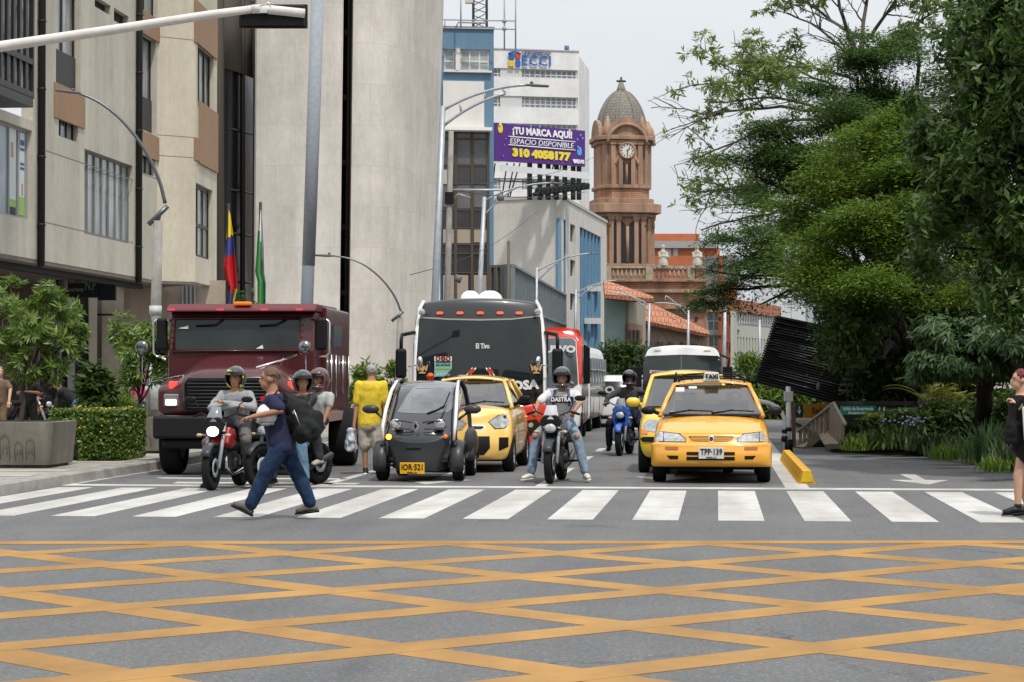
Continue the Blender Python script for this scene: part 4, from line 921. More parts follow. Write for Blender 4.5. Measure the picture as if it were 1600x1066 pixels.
# ================================================================== lamp posts, poles, signal
def post(name, label, d, top, bot, wpx, m, cat='street lamp', group=None, n=10, fl=1, zbase=0):
    g = P(bot[0], bot[1], d); e = thing(name, label, cat, (g.x, g.y, zbase), YAW, group)
    s_ = F / d; t = P(top[0], top[1], d); inv = e.location
    dx = (top[0] - bot[0]) / (bot[1] - top[1]); zt = t.z; zb = zbase
    def at(px, py, dd=0): return RZ(-YAW) @ (P(px, py, d + dd) - inv)
    base = at(bot[0] - dx * (592 + 1.5 * s_ - bot[1]) * 1.0, bot[1]); base.z = 0
    b = MB(); tt = at(*top); bb = Vector((at(*bot).x - dx * at(*bot).z, 0, 0))
    r0 = wpx / 2 / s_; b.tube([bb, bb.lerp(tt, .5), tt], [r0 * 1.15, r0 * 1.05, r0 * .85], n, flat=fl)
    b.tube([bb, bb + Vector((0, 0, .06))], r0 * 2, n)
    b.build('pole', m, e); return e, at, s_
def head(b, p, d_, L=.62, w_=.1):
    p = Vector(p); d_ = Vector(d_).normalized(); b.tube([p, p + d_ * L * .3, p + d_ * L], [w_ * .5, w_, w_ * .8], 8, flat=.45)
    b.ball(p + d_ * L * .25 + Vector((0, 0, w_ * .7)), w_ * .5, 6)
lampc = mat('lamp_grey', (.12, .12, .12), .4)
def twin(e, at, base_t, base_b, mid, tip, r=.035, hd=True):
    def arc(a, c, k): 
        a, c = Vector(a), Vector(c); m_ = a.lerp(c, .45) + Vector((0, 0, k)); return [a.lerp(m_, t).lerp(m_.lerp(c, t), t) for t in [i / 10 for i in range(11)]]
    b = MB(); a1 = arc(at(*base_t), at(*tip), abs(at(*tip).x - at(*base_t).x) * .14); a2 = arc(at(*base_b), at(*mid), abs(at(*mid).x - at(*base_b).x) * .14)
    b.tube(a1, r, 6); b.tube(a2, r, 6)
    for k in (3, 7): b.tube([a2[k], min(a1, key=lambda q: abs(q.x - a2[k].x))], r * .7, 5)
    b.tube([a2[-1], min(a1, key=lambda q: abs(q.x - a2[-1].x))], r * .7, 5)
    b.build('arm', steel, e)
    if hd: b = MB(); dd = (a1[-1] - a1[-2]); head(b, a1[-1] - dd * .3, (dd.x, dd.y, dd.z * .3 - .02), .62 * max(1, r / .035 * .8), .1); b.build('lamp_head', lampc, e)
# big leaning pole between the flags
e, at, s_ = post('utility_pole', 'thick grey pole with rough wrapped upper part rising behind the maroon truck', 40.5, (497, -30), (480, 472), 18, mat('pole_blue', (.33, .37, .42), .5, var=.12, vscale=3), 'pole')
b = MB(); b.tube([at(482, 415), at(489.5, 200), at(497.5, -32)], [.128, .132, .13], 10); b.build('wrap', mat('pole_rough', (.3, .33, .36), .9, var=.14, vscale=14, bump=.5, bscale=40), e)
e, at, s_ = post('street_lamp', 'tall pale street lamp with double curved arm beside the stone tower edge', 55, (692, 166), (680, 465), 11, steel)
twin(e, at, (693, 172), (694, 196), (790, 146), (826, 132.5), .04)
e, at, s_ = post('utility_pole', 'round concrete pole carrying a crossarm just right of the tall street lamp', 60, (705, 205), (699, 465), 9.5, concr, 'pole')
b = MB(); b.tube([at(704, 297), at(782, 297), at(783, 302)], .035, 6); b.tube([at(704, 315), at(716, 303), at(735, 309)], .02, 5); b.build('crossarm', steel, e)
b = MB(); b.ball(at(782, 309), .12, 8); b.tube([at(711, 434), at(721, 438)], .11, 8); b.build('camera', lampc, e)
b = MB(); u = at(702, 310); b.box((u.x, 0, u.z), (.26, .25, .35)); b.build('junction_box', blackp, e); u = at(684, 277); b = MB(); b.box((u.x, -.1, u.z), (.55, .04, .42)); b.build('sign_back', mat('sign_pale', (.4, .39, .35), .6), e)
e, at, s_ = post('street_lamp', 'pale street lamp with double arm in front of the blue building corner', 85, (757, 308), (749, 465), 7.5, steel)
twin(e, at, (757, 314), (757, 336), (812, 290), (862, 286), .035)
e, at, s_ = post('utility_pole', 'short dark wooden pole in front of the low white block', 92, (795, 377), (794, 470), 5.5, mat('wood_pole', (.12, .1, .08), .9), 'pole')
e, at, s_ = post('street_lamp', 'thin street lamp with double arm before the glass podium, above the black bus', 118, (839, 418), (838, 480), 4.5, steel)
twin(e, at, (840, 424), (844, 435), (890, 399), (922, 396), .04)
e, at, s_ = post('street_lamp', 'thin street lamp with double arm before the blue window bays', 150, (900, 452), (899, 520), 4, steel)
twin(e, at, (901, 458), (904, 466), (938, 444), (965, 438), .04)
e, at, s_ = post('street_lamp', 'thin lamp post in front of the long tiled roof, left one', 135, (1015, 474), (1013, 545), 4, steel)
twin(e, at, (1013, 476), (1013, 486), (965, 450), (948, 456), .035, False)
e, at, s_ = post('street_lamp', 'thin lamp post in front of the long tiled roof, right one', 130, (1076, 480), (1075, 545), 4.2, steel)
twin(e, at, (1074, 482), (1074, 492), (1040, 462), (1022, 474), .035, False)
e, at, s_ = post('street_lamp', 'grey lamp post against the orange brick corner behind the white-roofed bus', 95, (1133, 470), (1131, 590), 6, steel)
e, at, s_ = post('street_lamp', 'thin lamp post before the long pale grey building', 150, (1187, 500), (1187, 600), 4, steel)
# two lamps with one long curved arm
def bowlamp(label, d, post_top, post_bot, wpx, pts, brk, r):
    e, at, s_ = post('street_lamp', label, d, post_top, post_bot, wpx, concr, zbase=.15)
    pp = [at(*q) for q in pts]; sm = []
    for i in range(len(pp) - 1):
        p0, p1, p2, p3 = pp[max(i - 1, 0)], pp[i], pp[i + 1], pp[min(i + 2, len(pp) - 1)]
        for k in range(4):
            t = k / 4; sm.append(.5 * ((2 * p1) + (p2 - p0) * t + (2 * p0 - 5 * p1 + 4 * p2 - p3) * t * t + (3 * p1 - p0 - 3 * p2 + p3) * t ** 3))
    sm.append(pp[-1]); b = MB(); b.tube(sm, [r * (1 - .35 * i / len(sm)) for i in range(len(sm))], 8); b.tube([at(*brk[0]), at(*brk[1])], r * 1.3, 6); b.tube([at(*brk[2]), at(*post_top)], r, 6); b.build('arm', mat('arm_dark', (.12, .13, .14), .35, .6), e)
    b = MB(); dd = sm[-1] - sm[-2]; head(b, sm[-1] - dd * .2, (dd.x, 0, dd.z * .3), .5, .08); b.build('lamp_head', lampc, e); return e, at
e, at = bowlamp('concrete lamp post with long bowed arm in front of the beige office building', 44, (247, 345), (240, 640), 17, [(258, 318), (248, 280), (225, 232), (190, 188), (155, 160), (122, 145)], ((262, 322), (232, 351), (250, 333)), .042)
for y0, y1, c in ((478, 492, 'paper'), (570, 640, 'paper')):
    p0, p1 = at(243, y0), at(243, y1); b = MB(); b.tube([p0, p1], .135 if y0 < 500 else .15, 12); b.build('paper_notice', mat('paper', (.5, .52, .52), .8, var=.3, vscale=9), e)
bowlamp('slim lamp post with bowed arm in front of the curved stone tower wall', 54, (625, 497), (622, 640), 11, [(626, 486), (617, 464), (598, 438), (572, 416), (545, 404), (521, 400)], ((630, 487), (612, 502), (624, 492)), .03)
# traffic signal on its arm
ts = thing('traffic_signal', 'white signal arm across the top left with a dark hanging signal head seen from behind', 'traffic light', (0, 0, 0), YAW)
p0 = P(-260, 110, 27.8); ts.location = (p0.x, p0.y, 0)
def at(px, py, dd=0): return RZ(-YAW) @ (P(px, py, 27.8 + dd) - ts.location)
b = MB(); b.tube([at(-260, 112), at(0, 73), at(200, 43), at(330, 23), at(398, 14)], [.085, .075, .065, .06, .055], 12); b.tube([at(394, 14.4), at(410, 14), at(476, 21)], .062, 12); b.build('arm', mat('arm_white', (.62, .6, .57), .5, var=.15, vscale=4), ts)
b = MB(); q0 = at(-260, 112); b.tube([(q0.x, 0, 0), (q0.x, 0, q0.z + .1)], .11, 12); b.build('pole', steel, ts)
b = MB(); c = at(427, 25.5, .2); b.box(c, (.87, .24, .27)); b.box(c + Vector((0, .02, 0)), (.94, .05, .33))
for k in (-1, 0, 1): b.lathe([(.1, 0), (.11, .2)], (c.x + k * .28, c.y + .12, c.z), 'Y', 14)
for x in (400, 420, 440): b.tube([at(x, 12), at(x, 22)], .012, 5)
b.build('signal_head', mat('signal_black', (.02, .02, .022), .4), ts, bev=.015)
b = MB(); b.box(at(412, 19, -.06), (.1, .1, .04)); b.tube([at(405, 10, -.05), at(420, 4, -.05), at(424, 14, -.05)], .01, 5); b.build('bracket', chrome, ts)
# flags on poles behind the truck
def flag(label, px, ptop, pbot, cols, seg, x2, group):
    d = 62; g = P(px, 592, d); e = thing('flag', label, 'flag', (g.x, g.y, .15), YAW, group)
    def at(x, y, dd=0): return RZ(-YAW) @ (P(x, y, d + dd) - e.location)
    b = MB(); b.tube([(at(px, 500).x, 0, 0), at(px, ptop)], .045, 8); b.build('pole', mat('flag_pole', (.03, .03, .03), .5), e)
    n_ = 40; b = MB(); rows = []
    for i in range(n_ + 1):
        t = i / n_; y = ptop + 4 + (pbot - ptop - 4) * t; wd = np.interp(t, [s[0] for s in seg], [s[1] for s in seg]); off = np.interp(t, [s[0] for s in seg], [s[2] for s in seg])
        row = []
        for k in range(13):
            f = k / 12; fold = math.sin(f * 9 + t * 2) * .16 * min(1, t * 2.2 + .1); row.append(at(px + (off + wd * f) * 1.3, y + wd * f * .35, 0) + Vector((0, fold, 0)))
        rows.append(row)
    V = [p for r_ in rows for p in r_]; Fc = []; mi = []
    for i in range(n_):
        for k in range(12):
            Fc.append((i * 13 + k, i * 13 + k + 1, (i + 1) * 13 + k + 1, (i + 1) * 13 + k)); mi.append(cols(i / n_, k / 12))
    b.add(V, Fc, 0, True); b.mi = mi; return b, e
yf, bf, rf, gf, wf = (mat(n_, c, .7) for n_, c in (('flag_yellow', (.75, .55, .02)), ('flag_blue', (.06, .07, .25)), ('flag_red', (.5, .02, .03)), ('flag_green', (.05, .25, .07)), ('flag_white', (.62, .62, .66))))
b, e = flag('yellow, blue and red flag hanging on its pole behind the truck', 357, 318, 480, lambda t, f: (0 if t + f * .06 < .31 else 1 if t + f * .08 < .5 else 2 if t < .78 or (f < .5 and t < .85) else (0 if f > .5 and t < .93 else 1)), [(0, 1, 0), (.3, 9, -3), (.6, 17, -7), (.72, 15, -4), (.8, 11, 0), (1, 6, 0)], 0, 'flags behind the truck')
b.build('cloth', [yf, bf, rf], e, fix=False, solid=.01)
b, e = flag('white and green flag hanging on its pole against the stone tower', 407, 316, 480, lambda t, f: 0 if f > .35 + t * .45 or t < .25 else 1, [(0, 1, 0), (.3, 8, -4), (.65, 13, -7), (.75, 12, -4), (1, 12, -4)], 0, 'flags behind the truck')
b.build('cloth', [wf, gf], e, fix=False, solid=.01)
# ================================================================== planters
plm = panel_mat('planter_concrete', (.25, .235, .2), .62, None, .5)
def planter(label, x0, x1, ytop, ybot, d, dep=1.4):
    a, c = P(x0, 592, d), P(x1, 592, d); s_ = (ybot - 592) / 1.35; W = (x1 - x0) / s_; g = G((x0 + x1) / 2, ybot, .15); e = thing('planter', label, 'planter', (g.x, g.y, .15), R(0), 'concrete planters along the kerb'); H = (ybot - ytop) / s_
    b = MB(); t = .09
    def rr(hw, hd, z, rad, n=5):
        return [Vector((cx + rad * math.cos(a0 + k * math.pi / 2 / n), cy + rad * math.sin(a0 + k * math.pi / 2 / n), z)) for cx, cy, a0 in ((hw - rad, -hd + rad, -math.pi / 2), (hw - rad, hd - rad, 0), (-hw + rad, hd - rad, math.pi / 2), (-hw + rad, -hd + rad, math.pi)) for k in range(n + 1)]
    hw, hd = W / 2, dep / 2
    def sh(r_): return [p + Vector((0, hd, 0)) for p in r_]
    b.rings([sh(rr(hw - .06, hd - .06, .05, .12)), sh(rr(hw, hd, H, .16)), sh(rr(hw - t, hd - t, H + .005, .12)), sh(rr(hw - t - .02, hd - t - .02, H - .14, .1))], smooth=False)
    b.box((0, hd, .03), (W * .8, dep * .8, .06)); b.build('basin', plm, e)
    b = MB()                                    # painted line drawings on the front
    r2 = random.Random(int(x0)); x = -hw + .2
    while x < hw - .2:
        w_ = r2.uniform(.09, .16); h_ = H * r2.uniform(.35, .6); yo = -.012
        f = lambda z: yo - .06 * (z / H) + .06
        pts = [(x - w_ / 2, f(.12), .12)] + [(x - w_ / 2 * math.cos(k * math.pi / 8), f(h_ + .1), h_ + .1 * math.sin(k * math.pi / 8)) for k in range(9)] + [(x + w_ / 2, f(.12), .12)]
        b.tube(pts, .0045, 4); 
        if r2.random() > .4: b.tube([(x - w_ / 4, f(.2), .2), (x - w_ / 5, f(h_), h_ * .8), (x + w_ / 5, f(h_), h_ * .85), (x + w_ / 4, f(.2), .2)], .004, 4)
        x += w_ + r2.uniform(.02, .12)
    b.build('scribble', mat('ink', (.1, .093, .085), .9), e)
    b = MB(); b.bx(-hw + .1, hw - .1, .1, dep - .1, H - .3, H - .1); b.build('soil', soil, e)
    return e, H, s_
pl1 = planter('bare grey concrete planter with scribbled lines, nearest the camera at far left', -55, 81, 660, 732, 34.5)
pl2 = planter('concrete planter mostly hidden under a trimmed flowering hedge', 86, 186, 668, 719, 38)
pl3 = planter('grey concrete planter with scribbled lines beside the truck bumper', 186, 262, 652, 709, 41.5)
# ================================================================== foliage generators
def quads(name, C, A, B_, m, parent, fold=None):
    """C centres, A half length vectors, B half width vectors (numpy N,3): pointed leaves"""
    n_ = len(C); V = np.empty((n_, 4, 3), np.float32); V[:, 0] = C - A; V[:, 1] = C + B_ - A * .1; V[:, 2] = C + A; V[:, 3] = C - B_ - A * .1
    me = bpy.data.meshes.new(name); me.vertices.add(n_ * 4); me.vertices.foreach_set('co', V.reshape(-1))
    me.loops.add(n_ * 4); me.loops.foreach_set('vertex_index', np.arange(n_ * 4, dtype=np.int32)); me.polygons.add(n_); me.polygons.foreach_set('loop_start', np.arange(0, n_ * 4, 4, dtype=np.int32)); me.polygons.foreach_set('loop_total', np.full(n_, 4, np.int32))
    me.materials.append(m); me.update(calc_edges=True); me.validate()
    o = bpy.data.objects.new(name, me); COL.objects.link(o); o.parent = parent; return o
def unit(v): return v / (np.linalg.norm(v, axis=1, keepdims=True) + 1e-9)
def foliage(blobs, ntw, per, L, asp, spread, seed, mode='rand', flat=1.0, gap=.0, gfreq=1.2, droop=.2, shell=.5, zc=None):
    """twigs scattered in ellipsoid blobs, leaves round each twig. returns C, A, B"""
    rg = np.random.default_rng(seed); wts = np.array([b[3] if len(b) > 3 else b[1][0] * b[1][2] for b in blobs], float); wts /= wts.sum()
    k = rg.choice(len(blobs), ntw, p=wts); c = np.array([b[0] for b in blobs], float)[k]; r = np.array([b[1] for b in blobs], float)[k]
    d = unit(rg.normal(size=(ntw, 3))); rad = shell + (1 - shell) * rg.random((ntw, 1)) ** .6; rad *= 1 + .16 * rg.normal(size=(ntw, 1)) * (rg.random((ntw, 1)) > .6)
    tw = c + d * r * rad
    if gap > -1:
        keep = np.array([noise.noise(Vector(p) * gfreq) > gap - 1 + .62 for p in tw]) if gap else np.ones(ntw, bool); tw, d = tw[keep], d[keep]
    n_ = len(tw); T_ = np.repeat(tw, per, 0); D = np.repeat(d, per, 0); m_ = len(T_)
    if mode == 'whorl':
        ax = unit(D + np.array([0, 0, .6])); rv = unit(rg.normal(size=(m_, 3))); out = unit(rv - ax * (rv * ax).sum(1, keepdims=True) + ax * .55 + np.array([0, 0, -droop])); l = L * (.7 + .6 * rg.random((m_, 1)))
        A = out * l / 2; Cc = T_ + A + rg.normal(size=(m_, 3)) * spread * .3; sd_ = unit(np.cross(out, ax) + .3 * rg.normal(size=(m_, 3))); return Cc, A, sd_ * l * asp / 2
    if mode == 'spray':                                   # flat layered fronds
        off = rg.normal(size=(m_, 3)) * spread; off[:, 2] *= flat
        rr = np.linalg.norm(off[:, :2], axis=1); off[:, 2] -= droop * rr ** 1.5
        out = unit(rg.normal(size=(m_, 3)) * np.array([1, 1, .3]) + unit(off) * .6); l = L * (.6 + .8 * rg.random((m_, 1))); up = unit(np.array([0, 0, 1.]) + .35 * rg.normal(size=(m_, 3)))
        return T_ + off, out * l / 2, unit(np.cross(out, up)) * l * asp / 2
    off = rg.normal(size=(m_, 3)) * spread; off[:, 2] *= flat; out = unit(rg.normal(size=(m_, 3)) + D * .5 + np.array([0, 0, -droop])); l = L * (.6 + .8 * rg.random((m_, 1)))
    nrm = unit(D * .6 + np.array([0, 0, .8]) + .5 * rg.normal(size=(m_, 3))); return T_ + off, out * l / 2, unit(np.cross(out, nrm)) * l * asp / 2
def limb(b, p0, p1, r0, r1, bend=.12, n=6, rs=None):
    rs = rs or rnd; p0, p1 = Vector(p0), Vector(p1); L = (p1 - p0).length; m_ = [p0]; off = Vector((rs.uniform(-1, 1), rs.uniform(-1, 1), rs.uniform(0, 1))) * L * bend
    pts = []
    for i in range(n + 1): t = i / n; pts.append(p0.lerp(p1, t) + off * math.sin(math.pi * t) + Vector((rs.uniform(-1, 1), rs.uniform(-1, 1), rs.uniform(-1, 1))) * L * .015 * (0 < i < n))
    b.tube(pts, [r0 + (r1 - r0) * i / n for i in range(n + 1)], 6); return pts
bark = mat('bark', (.07, .055, .042), .9, var=.4, vscale=6, bump=.6, bscale=20)
barkd = mat('bark_dark', (.025, .02, .016), .95, var=.4, vscale=6)
def tree(name, label, cat, base, blobs, fol, lm, trunk_r, fork, group=None, bk=None, rz=0, twigs=2, leafname='crown', split=0):
    limbs_to = blobs
    if split:                    # break the big crown volumes into many small uneven ones
        r0 = random.Random(len(blobs)); nb = []
        for c_, r_, *w_ in blobs:
            for k in range(split):
                f = r0.uniform(.3, .62); nb.append(((c_[0] + r0.uniform(-.85, .85) * r_[0], c_[1] + r0.uniform(-.85, .85) * r_[1], c_[2] + r0.uniform(-1, 1) * max(r_[2], r_[0] * .6)), (r_[0] * f, r_[1] * f, max(r_[2] * f, .06))))
        blobs = nb
    base = Vector(base); e = thing(name, label, cat, base, 0, group); inv = lambda p: Vector(p) - base
    bl = [((inv(b_[0])), b_[1], *b_[2:]) for b_ in blobs]; b = MB(); fk = inv(fork); limb(b, (0, 0, -.1), fk, trunk_r, trunk_r * .75, .05)
    rs = random.Random(int(abs(base.x) * 100) + len(blobs))
    for c_, r_, *_ in [(inv(b_[0]), b_[1]) for b_ in limbs_to]:
        pts = limb(b, fk, c_, trunk_r * .5, trunk_r * .14, .1, 7, rs)
        for k in range(twigs * 2):
            a = pts[rs.randint(2, 7)]; dv = Vector((rs.uniform(-1, 1) * r_[0], rs.uniform(-1, 1) * r_[1], rs.uniform(-.5, .9) * r_[2])); limb(b, a, Vector(c_) + dv * .85, trunk_r * .13, trunk_r * .03, .1, 5, rs)
    b.build('trunk', bk or bark, e)
    Cs = [foliage(bl, *f[:-1], **f[-1]) for f in fol]
    for i, (C, A_, B_) in enumerate(Cs): quads(leafname, C, A_, B_, lm[i], e)
    return e
def W(px, py, d, rpx, ky=1, kz=1): # blob from photo pixels
    r_ = rpx * d / F; return (tuple(P(px, py, d)), (r_, r_ * ky, r_ * kz))
# ================================================================== vegetation on the right
lf_dark = leafmat('leaf_glossy', (.028, .065, .012), (.085, .15, .03), .4, .3, .3)
lf_pale = leafmat('leaf_young', (.06, .11, .03), (.15, .2, .075), .5, .35, .3)
lf_yel = leafmat('leaf_lime', (.055, .115, .014), (.155, .23, .026), .5, .45, .25)
lf_blue = leafmat('leaf_feather', (.04, .085, .02), (.095, .16, .04), .55, .45, .25)
lf_thin = leafmat('leaf_light', (.13, .2, .05), (.25, .33, .09), .5, .5)
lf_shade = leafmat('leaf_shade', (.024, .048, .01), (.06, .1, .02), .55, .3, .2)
lf_sage = leafmat('leaf_sage', (.045, .095, .03), (.1, .17, .06), .5, .35, .3)
# A: glossy broad-leaf tree at the right edge
blA = [W(1575, 40, 31, 105), W(1640, 160, 30, 120), W(1530, 150, 33, 85), W(1600, 270, 31, 110), W(1500, 260, 33, 75), W(1465, 210, 34.5, 50), W(1530, 360, 32, 85), W(1620, 400, 31, 100), W(1490, 345, 34, 55), W(1700, 300, 31, 130), W(1620, -60, 31, 130), W(1510, 20, 33, 50), W(1560, 120, 31, 80), W(1590, 10, 32, 90), W(1560, 210, 31, 80), W(1640, 60, 31, 90), W(1600, 130, 33, 90), W(1540, 60, 33, 60)]
gA = G(1720, 735); tree('broadleaf_tree', 'dark glossy broad-leaved tree filling the upper right corner', 'tree', (gA.x, gA.y, .17), blA,
     [(12500, 14, .17, .34, .13, 11, dict(gap=.42, gfreq=1.2, droop=.1, shell=.3)), (3200, 9, .14, .36, .08, 12, dict(gap=.45, gfreq=1.0, mode='whorl', droop=.4, shell=.92))], [lf_dark, lf_pale], .22, P(1660, 480, 32), bk=barkd, split=5)
# B: lime feathery tree
blB = [W(1300, 300, 42, 60, 1, .35), W(1350, 235, 43, 60, 1, .35), W(1400, 190, 43, 55, 1, .4), W(1450, 240, 42, 55, 1, .5), W(1270, 370, 41, 50, 1, .35), W(1340, 345, 41, 75, 1, .4), W(1420, 330, 41, 70, 1, .5), W(1300, 425, 41, 60, 1, .4), W(1380, 410, 40, 80, 1, .45), W(1450, 420, 40, 70, 1, .5), W(1240, 330, 43, 30, 1, .3), W(1380, 290, 42, 70, 1, .4), W(1450, 330, 41, 60, 1, .5), W(1300, 340, 43, 60, 1, .4), W(1340, 270, 43, 50, 1, .4), W(1420, 260, 42, 60, 1, .5)]
gB = G(1408, 690); tree('feathery_tree', 'lime green feathery tree in layered sprays above the emergency exit sign', 'tree', (gB.x, gB.y, .17), blB,
     [(5600, 34, .095, .34, .3, 21, dict(mode='spray', flat=.26, droop=.35, gap=.28, gfreq=1.1, shell=.3))], [lf_yel], .2, P(1402, 500, 44), bk=barkd, split=6)
# C: dark blue-green feathery tree behind
blC = [W(1370, 85, 56, 40, 1, .35), W(1340, 120, 56, 60, 1, .3), W(1400, 130, 56, 60, 1, .3), W(1320, 165, 56, 70, 1, .3), W(1210, 190, 57, 45, 1, .28), W(1190, 235, 57, 55, 1, .28), W(1250, 225, 56, 60, 1, .3), W(1180, 275, 57, 60, 1, .25), W(1240, 290, 56, 70, 1, .3), W(1330, 215, 55, 80, 1, .35), W(1400, 220, 55, 70, 1, .35), W(1200, 320, 56, 50, 1, .3), W(1430, 60, 57, 40, 1, .4), W(1280, 260, 56, 80, 1, .35), W(1300, 310, 56, 80, 1, .4), W(1370, 170, 57, 70, 1, .45), W(1430, 160, 57, 60, 1, .5), W(1250, 340, 56, 70, 1, .35), W(1350, 300, 57, 80, 1, .5), W(1420, 330, 57, 80, 1, .6), W(1330, 380, 56, 80, 1, .5), W(1420, 240, 57, 70, 1, .6)]
gC = G(1420, 660); tree('feathery_tree', 'tall dark blue-green feathery tree behind the lime one', 'tree', (gC.x, gC.y, .17), blC,
     [(9500, 34, .115, .34, .36, 31, dict(mode='spray', flat=.2, droop=.25, gap=.26, gfreq=.9, shell=.2))], [lf_blue], .25, P(1400, 400, 56), bk=barkd, split=6)
# D: dark low feathery branch over the bus lane
blD = [W(1150, 395, 50, 48, 1, .3), W(1190, 380, 50, 40, 1, .3), W(1120, 425, 50, 42, 1, .25), W(1170, 430, 50, 50, 1, .25), W(1110, 455, 50, 28, 1, .25), W(1230, 410, 49, 45, 1, .35), W(1190, 475, 50, 24, 1, .3), W(1245, 455, 49, 35, 1, .4)]
gD = G(1340, 690); tree('feathery_tree', 'low dark feathery tree whose branch reaches over the bus lane', 'tree', (gD.x, gD.y, .17), blD,
     [(1900, 34, .095, .34, .27, 41, dict(mode='spray', flat=.13, droop=.45, gap=.25, gfreq=1, shell=.2)), (200, 14, .1, .35, .2, 42, dict(mode='rand', gap=.3, droop=.5))], [lf_blue, lf_shade], .13, P(1300, 450, 49), bk=barkd, split=6)
# E: shaded under-storey tree behind the sign
blE = [W(1345, 505, 41, 42), W(1330, 550, 40.5, 30), W(1350, 455, 42, 40), W(1375, 560, 41, 36), W(1330, 470, 46, 50), W(1300, 430, 47, 40), W(1360, 520, 46, 60), W(1330, 560, 46, 35), W(1400, 470, 46, 60), W(1450, 500, 46, 60), W(1420, 560, 46, 55), W(1500, 470, 46, 60), W(1560, 500, 44, 60), W(1480, 400, 45, 60), W(1380, 590, 47, 35), W(1470, 560, 47, 50), W(1540, 420, 46, 60), W(1620, 500, 46, 60)]
gE = G(1412, 693); tree('shade_tree', 'shaded dense tree with forked trunk behind the green exit sign', 'tree', (gE.x, gE.y, .17), blE,
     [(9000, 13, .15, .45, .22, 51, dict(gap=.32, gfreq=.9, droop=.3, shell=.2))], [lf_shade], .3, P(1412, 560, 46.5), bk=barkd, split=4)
# F: small sage tree over the plant bed
blF = [W(1480, 520, 37, 45, 1, .6), W(1540, 525, 37, 50, 1, .6), W(1600, 540, 36, 50, 1, .6), W(1450, 560, 37, 30, 1, .5), W(1500, 565, 37, 50, 1, .5), W(1570, 570, 37, 40, 1, .5), W(1440, 580, 37.5, 22, 1, .5)]
gF = G(1548, 712); tree('small_tree', 'small sage green tree with drooping pointed leaves over the flower bed', 'tree', (gF.x, gF.y, .17), blF,
     [(2600, 9, .18, .26, .1, 61, dict(mode='whorl', droop=.9, gap=.22, gfreq=1.6, shell=.5))], [lf_sage], .2, P(1546, 590, 37), bk=barkd)
# G: sparse tree with bare twigs against the sky
def sparse():
    base = G(1450, 655); base.z = .17; e = thing('sparse_tree', 'sparse tree with thin bare branches and few leaves against the sky', 'tree', base)
    rs = random.Random(5); b = MB(); d = 60; root = P(1420, 420, d) - base; limb(b, (0, 0, -.1), root, .3, .22, .03)
    tips = []
    def grow(p, q_, r, lev):
        pts = limb(b, p, q_, r, r * .45, .07, 7, rs)
        L = (Vector(q_) - Vector(p)).length
        if lev == 0: tips.append(pts[-1]); tips.append(pts[4]); return
        for k in range(3 + lev * 2):
            a = pts[rs.randint(2, 7)]; dr = (Vector(q_) - Vector(p)).normalized(); s_ = Vector((rs.uniform(-1, 1), rs.uniform(-1, 1), rs.uniform(-.7, .9)))
            grow(a, a + (dr * .7 + s_ * .75).normalized() * L * rs.uniform(.25, .5), max(r * .42, .012), lev - 1)
    for (a, c, r) in (((1400, 330), (1338, 90), .13), ((1338, 90), (1300, -40), .07), ((1345, 110), (1370, -60), .08), ((1338, 100), (1230, 20), .05), ((1345, 130), (1200, 105), .06), ((1310, 140), (1160, 95), .045), ((1310, 140), (1130, 130), .05), ((1330, 180), (1105, 180), .06), ((1300, 180), (1085, 250), .05), ((1280, 170), (1110, 160), .045), ((1300, 300), (1080, 300), .05), ((1260, 330), (1095, 360), .045), ((1280, 330), (1150, 320), .05), ((1360, 60), (1420, -20), .06), ((1380, 80), (1470, 10), .05), ((1345, 60), (1190, -30), .05)):
        grow(P(*a, d) - base, P(*c, d + rs.uniform(-2, 2)) - base, r, 2)
    b.build('trunk', mat('bark_grey', (.1, .085, .07), .9, var=.3), e)
    tp = [t for t in tips if rs.random() < .62]; bl = [((p.x, p.y, p.z), (.28, .28, .2), 1) for p in tp]
    C, A_, B_ = foliage(bl, 2300, 9, .2, .27, .09, 71, mode='whorl', droop=.5, gap=.34, gfreq=.45); quads('crown', C, A_, B_, lf_thin, e)
sparse()
# far trees and hedges
def bush(name, label, cat, px, py, d, w_, h_, leaf, L=.15, n=700, per=14, seed=1, z0=0, group=None, mode='rand', asp=.4, dd=.7, spread=.14, droop=.1, base_y=None):
    g = P(px, 592, d); s_ = F / d; zt = P(px, py, d).z; zb = z0 if base_y is None else P(px, base_y, d).z; e = thing(name, label, cat, (g.x, g.y, z0), 0, group)
    rs = random.Random(seed); W_ = w_ / s_ / 2; H = zt - zb; bl = []
    for k in range(7): bl.append(((rs.uniform(-.65, .65) * W_, rs.uniform(-.5, .5) * W_ * dd, zb - z0 + H * rs.uniform(.35, .7)), (W_ * rs.uniform(.35, .5), W_ * dd * .5, H * rs.uniform(.28, .36))))
    b = MB()
    for c_, r_ in bl: limb(b, (c_[0] * .2, c_[1] * .2, -.05), c_, max(.02, .02 * H), .01, .08)
    b.build('stem', barkd, e); C, A_, B_ = foliage(bl, n, per, L, asp, spread, seed, mode=mode, gap=.25, gfreq=2 / max(W_, .3), shell=.3, droop=droop)
    ok = C[:, 2] > .02; quads('foliage', C[ok], A_[ok], B_[ok], leaf, e); return e
bush('dark_tree', 'round dark tree top behind the red and white bus', 'tree', 968, 541, 108, 62, 0, lf_shade, .3, 1500, 12, 3, spread=.3); 
bush('dark_tree', 'dark tree top just left of the white-roofed bus', 'tree', 1000, 546, 112, 40, 0, lf_shade, .3, 900, 12, 4, spread=.3)
bush('palm_bush', 'bright green leafy tree before the long grey building', 'tree', 1168, 548, 120, 50, 0, lf_yel, .45, 500, 12, 5, spread=.35, mode='whorl', asp=.2)
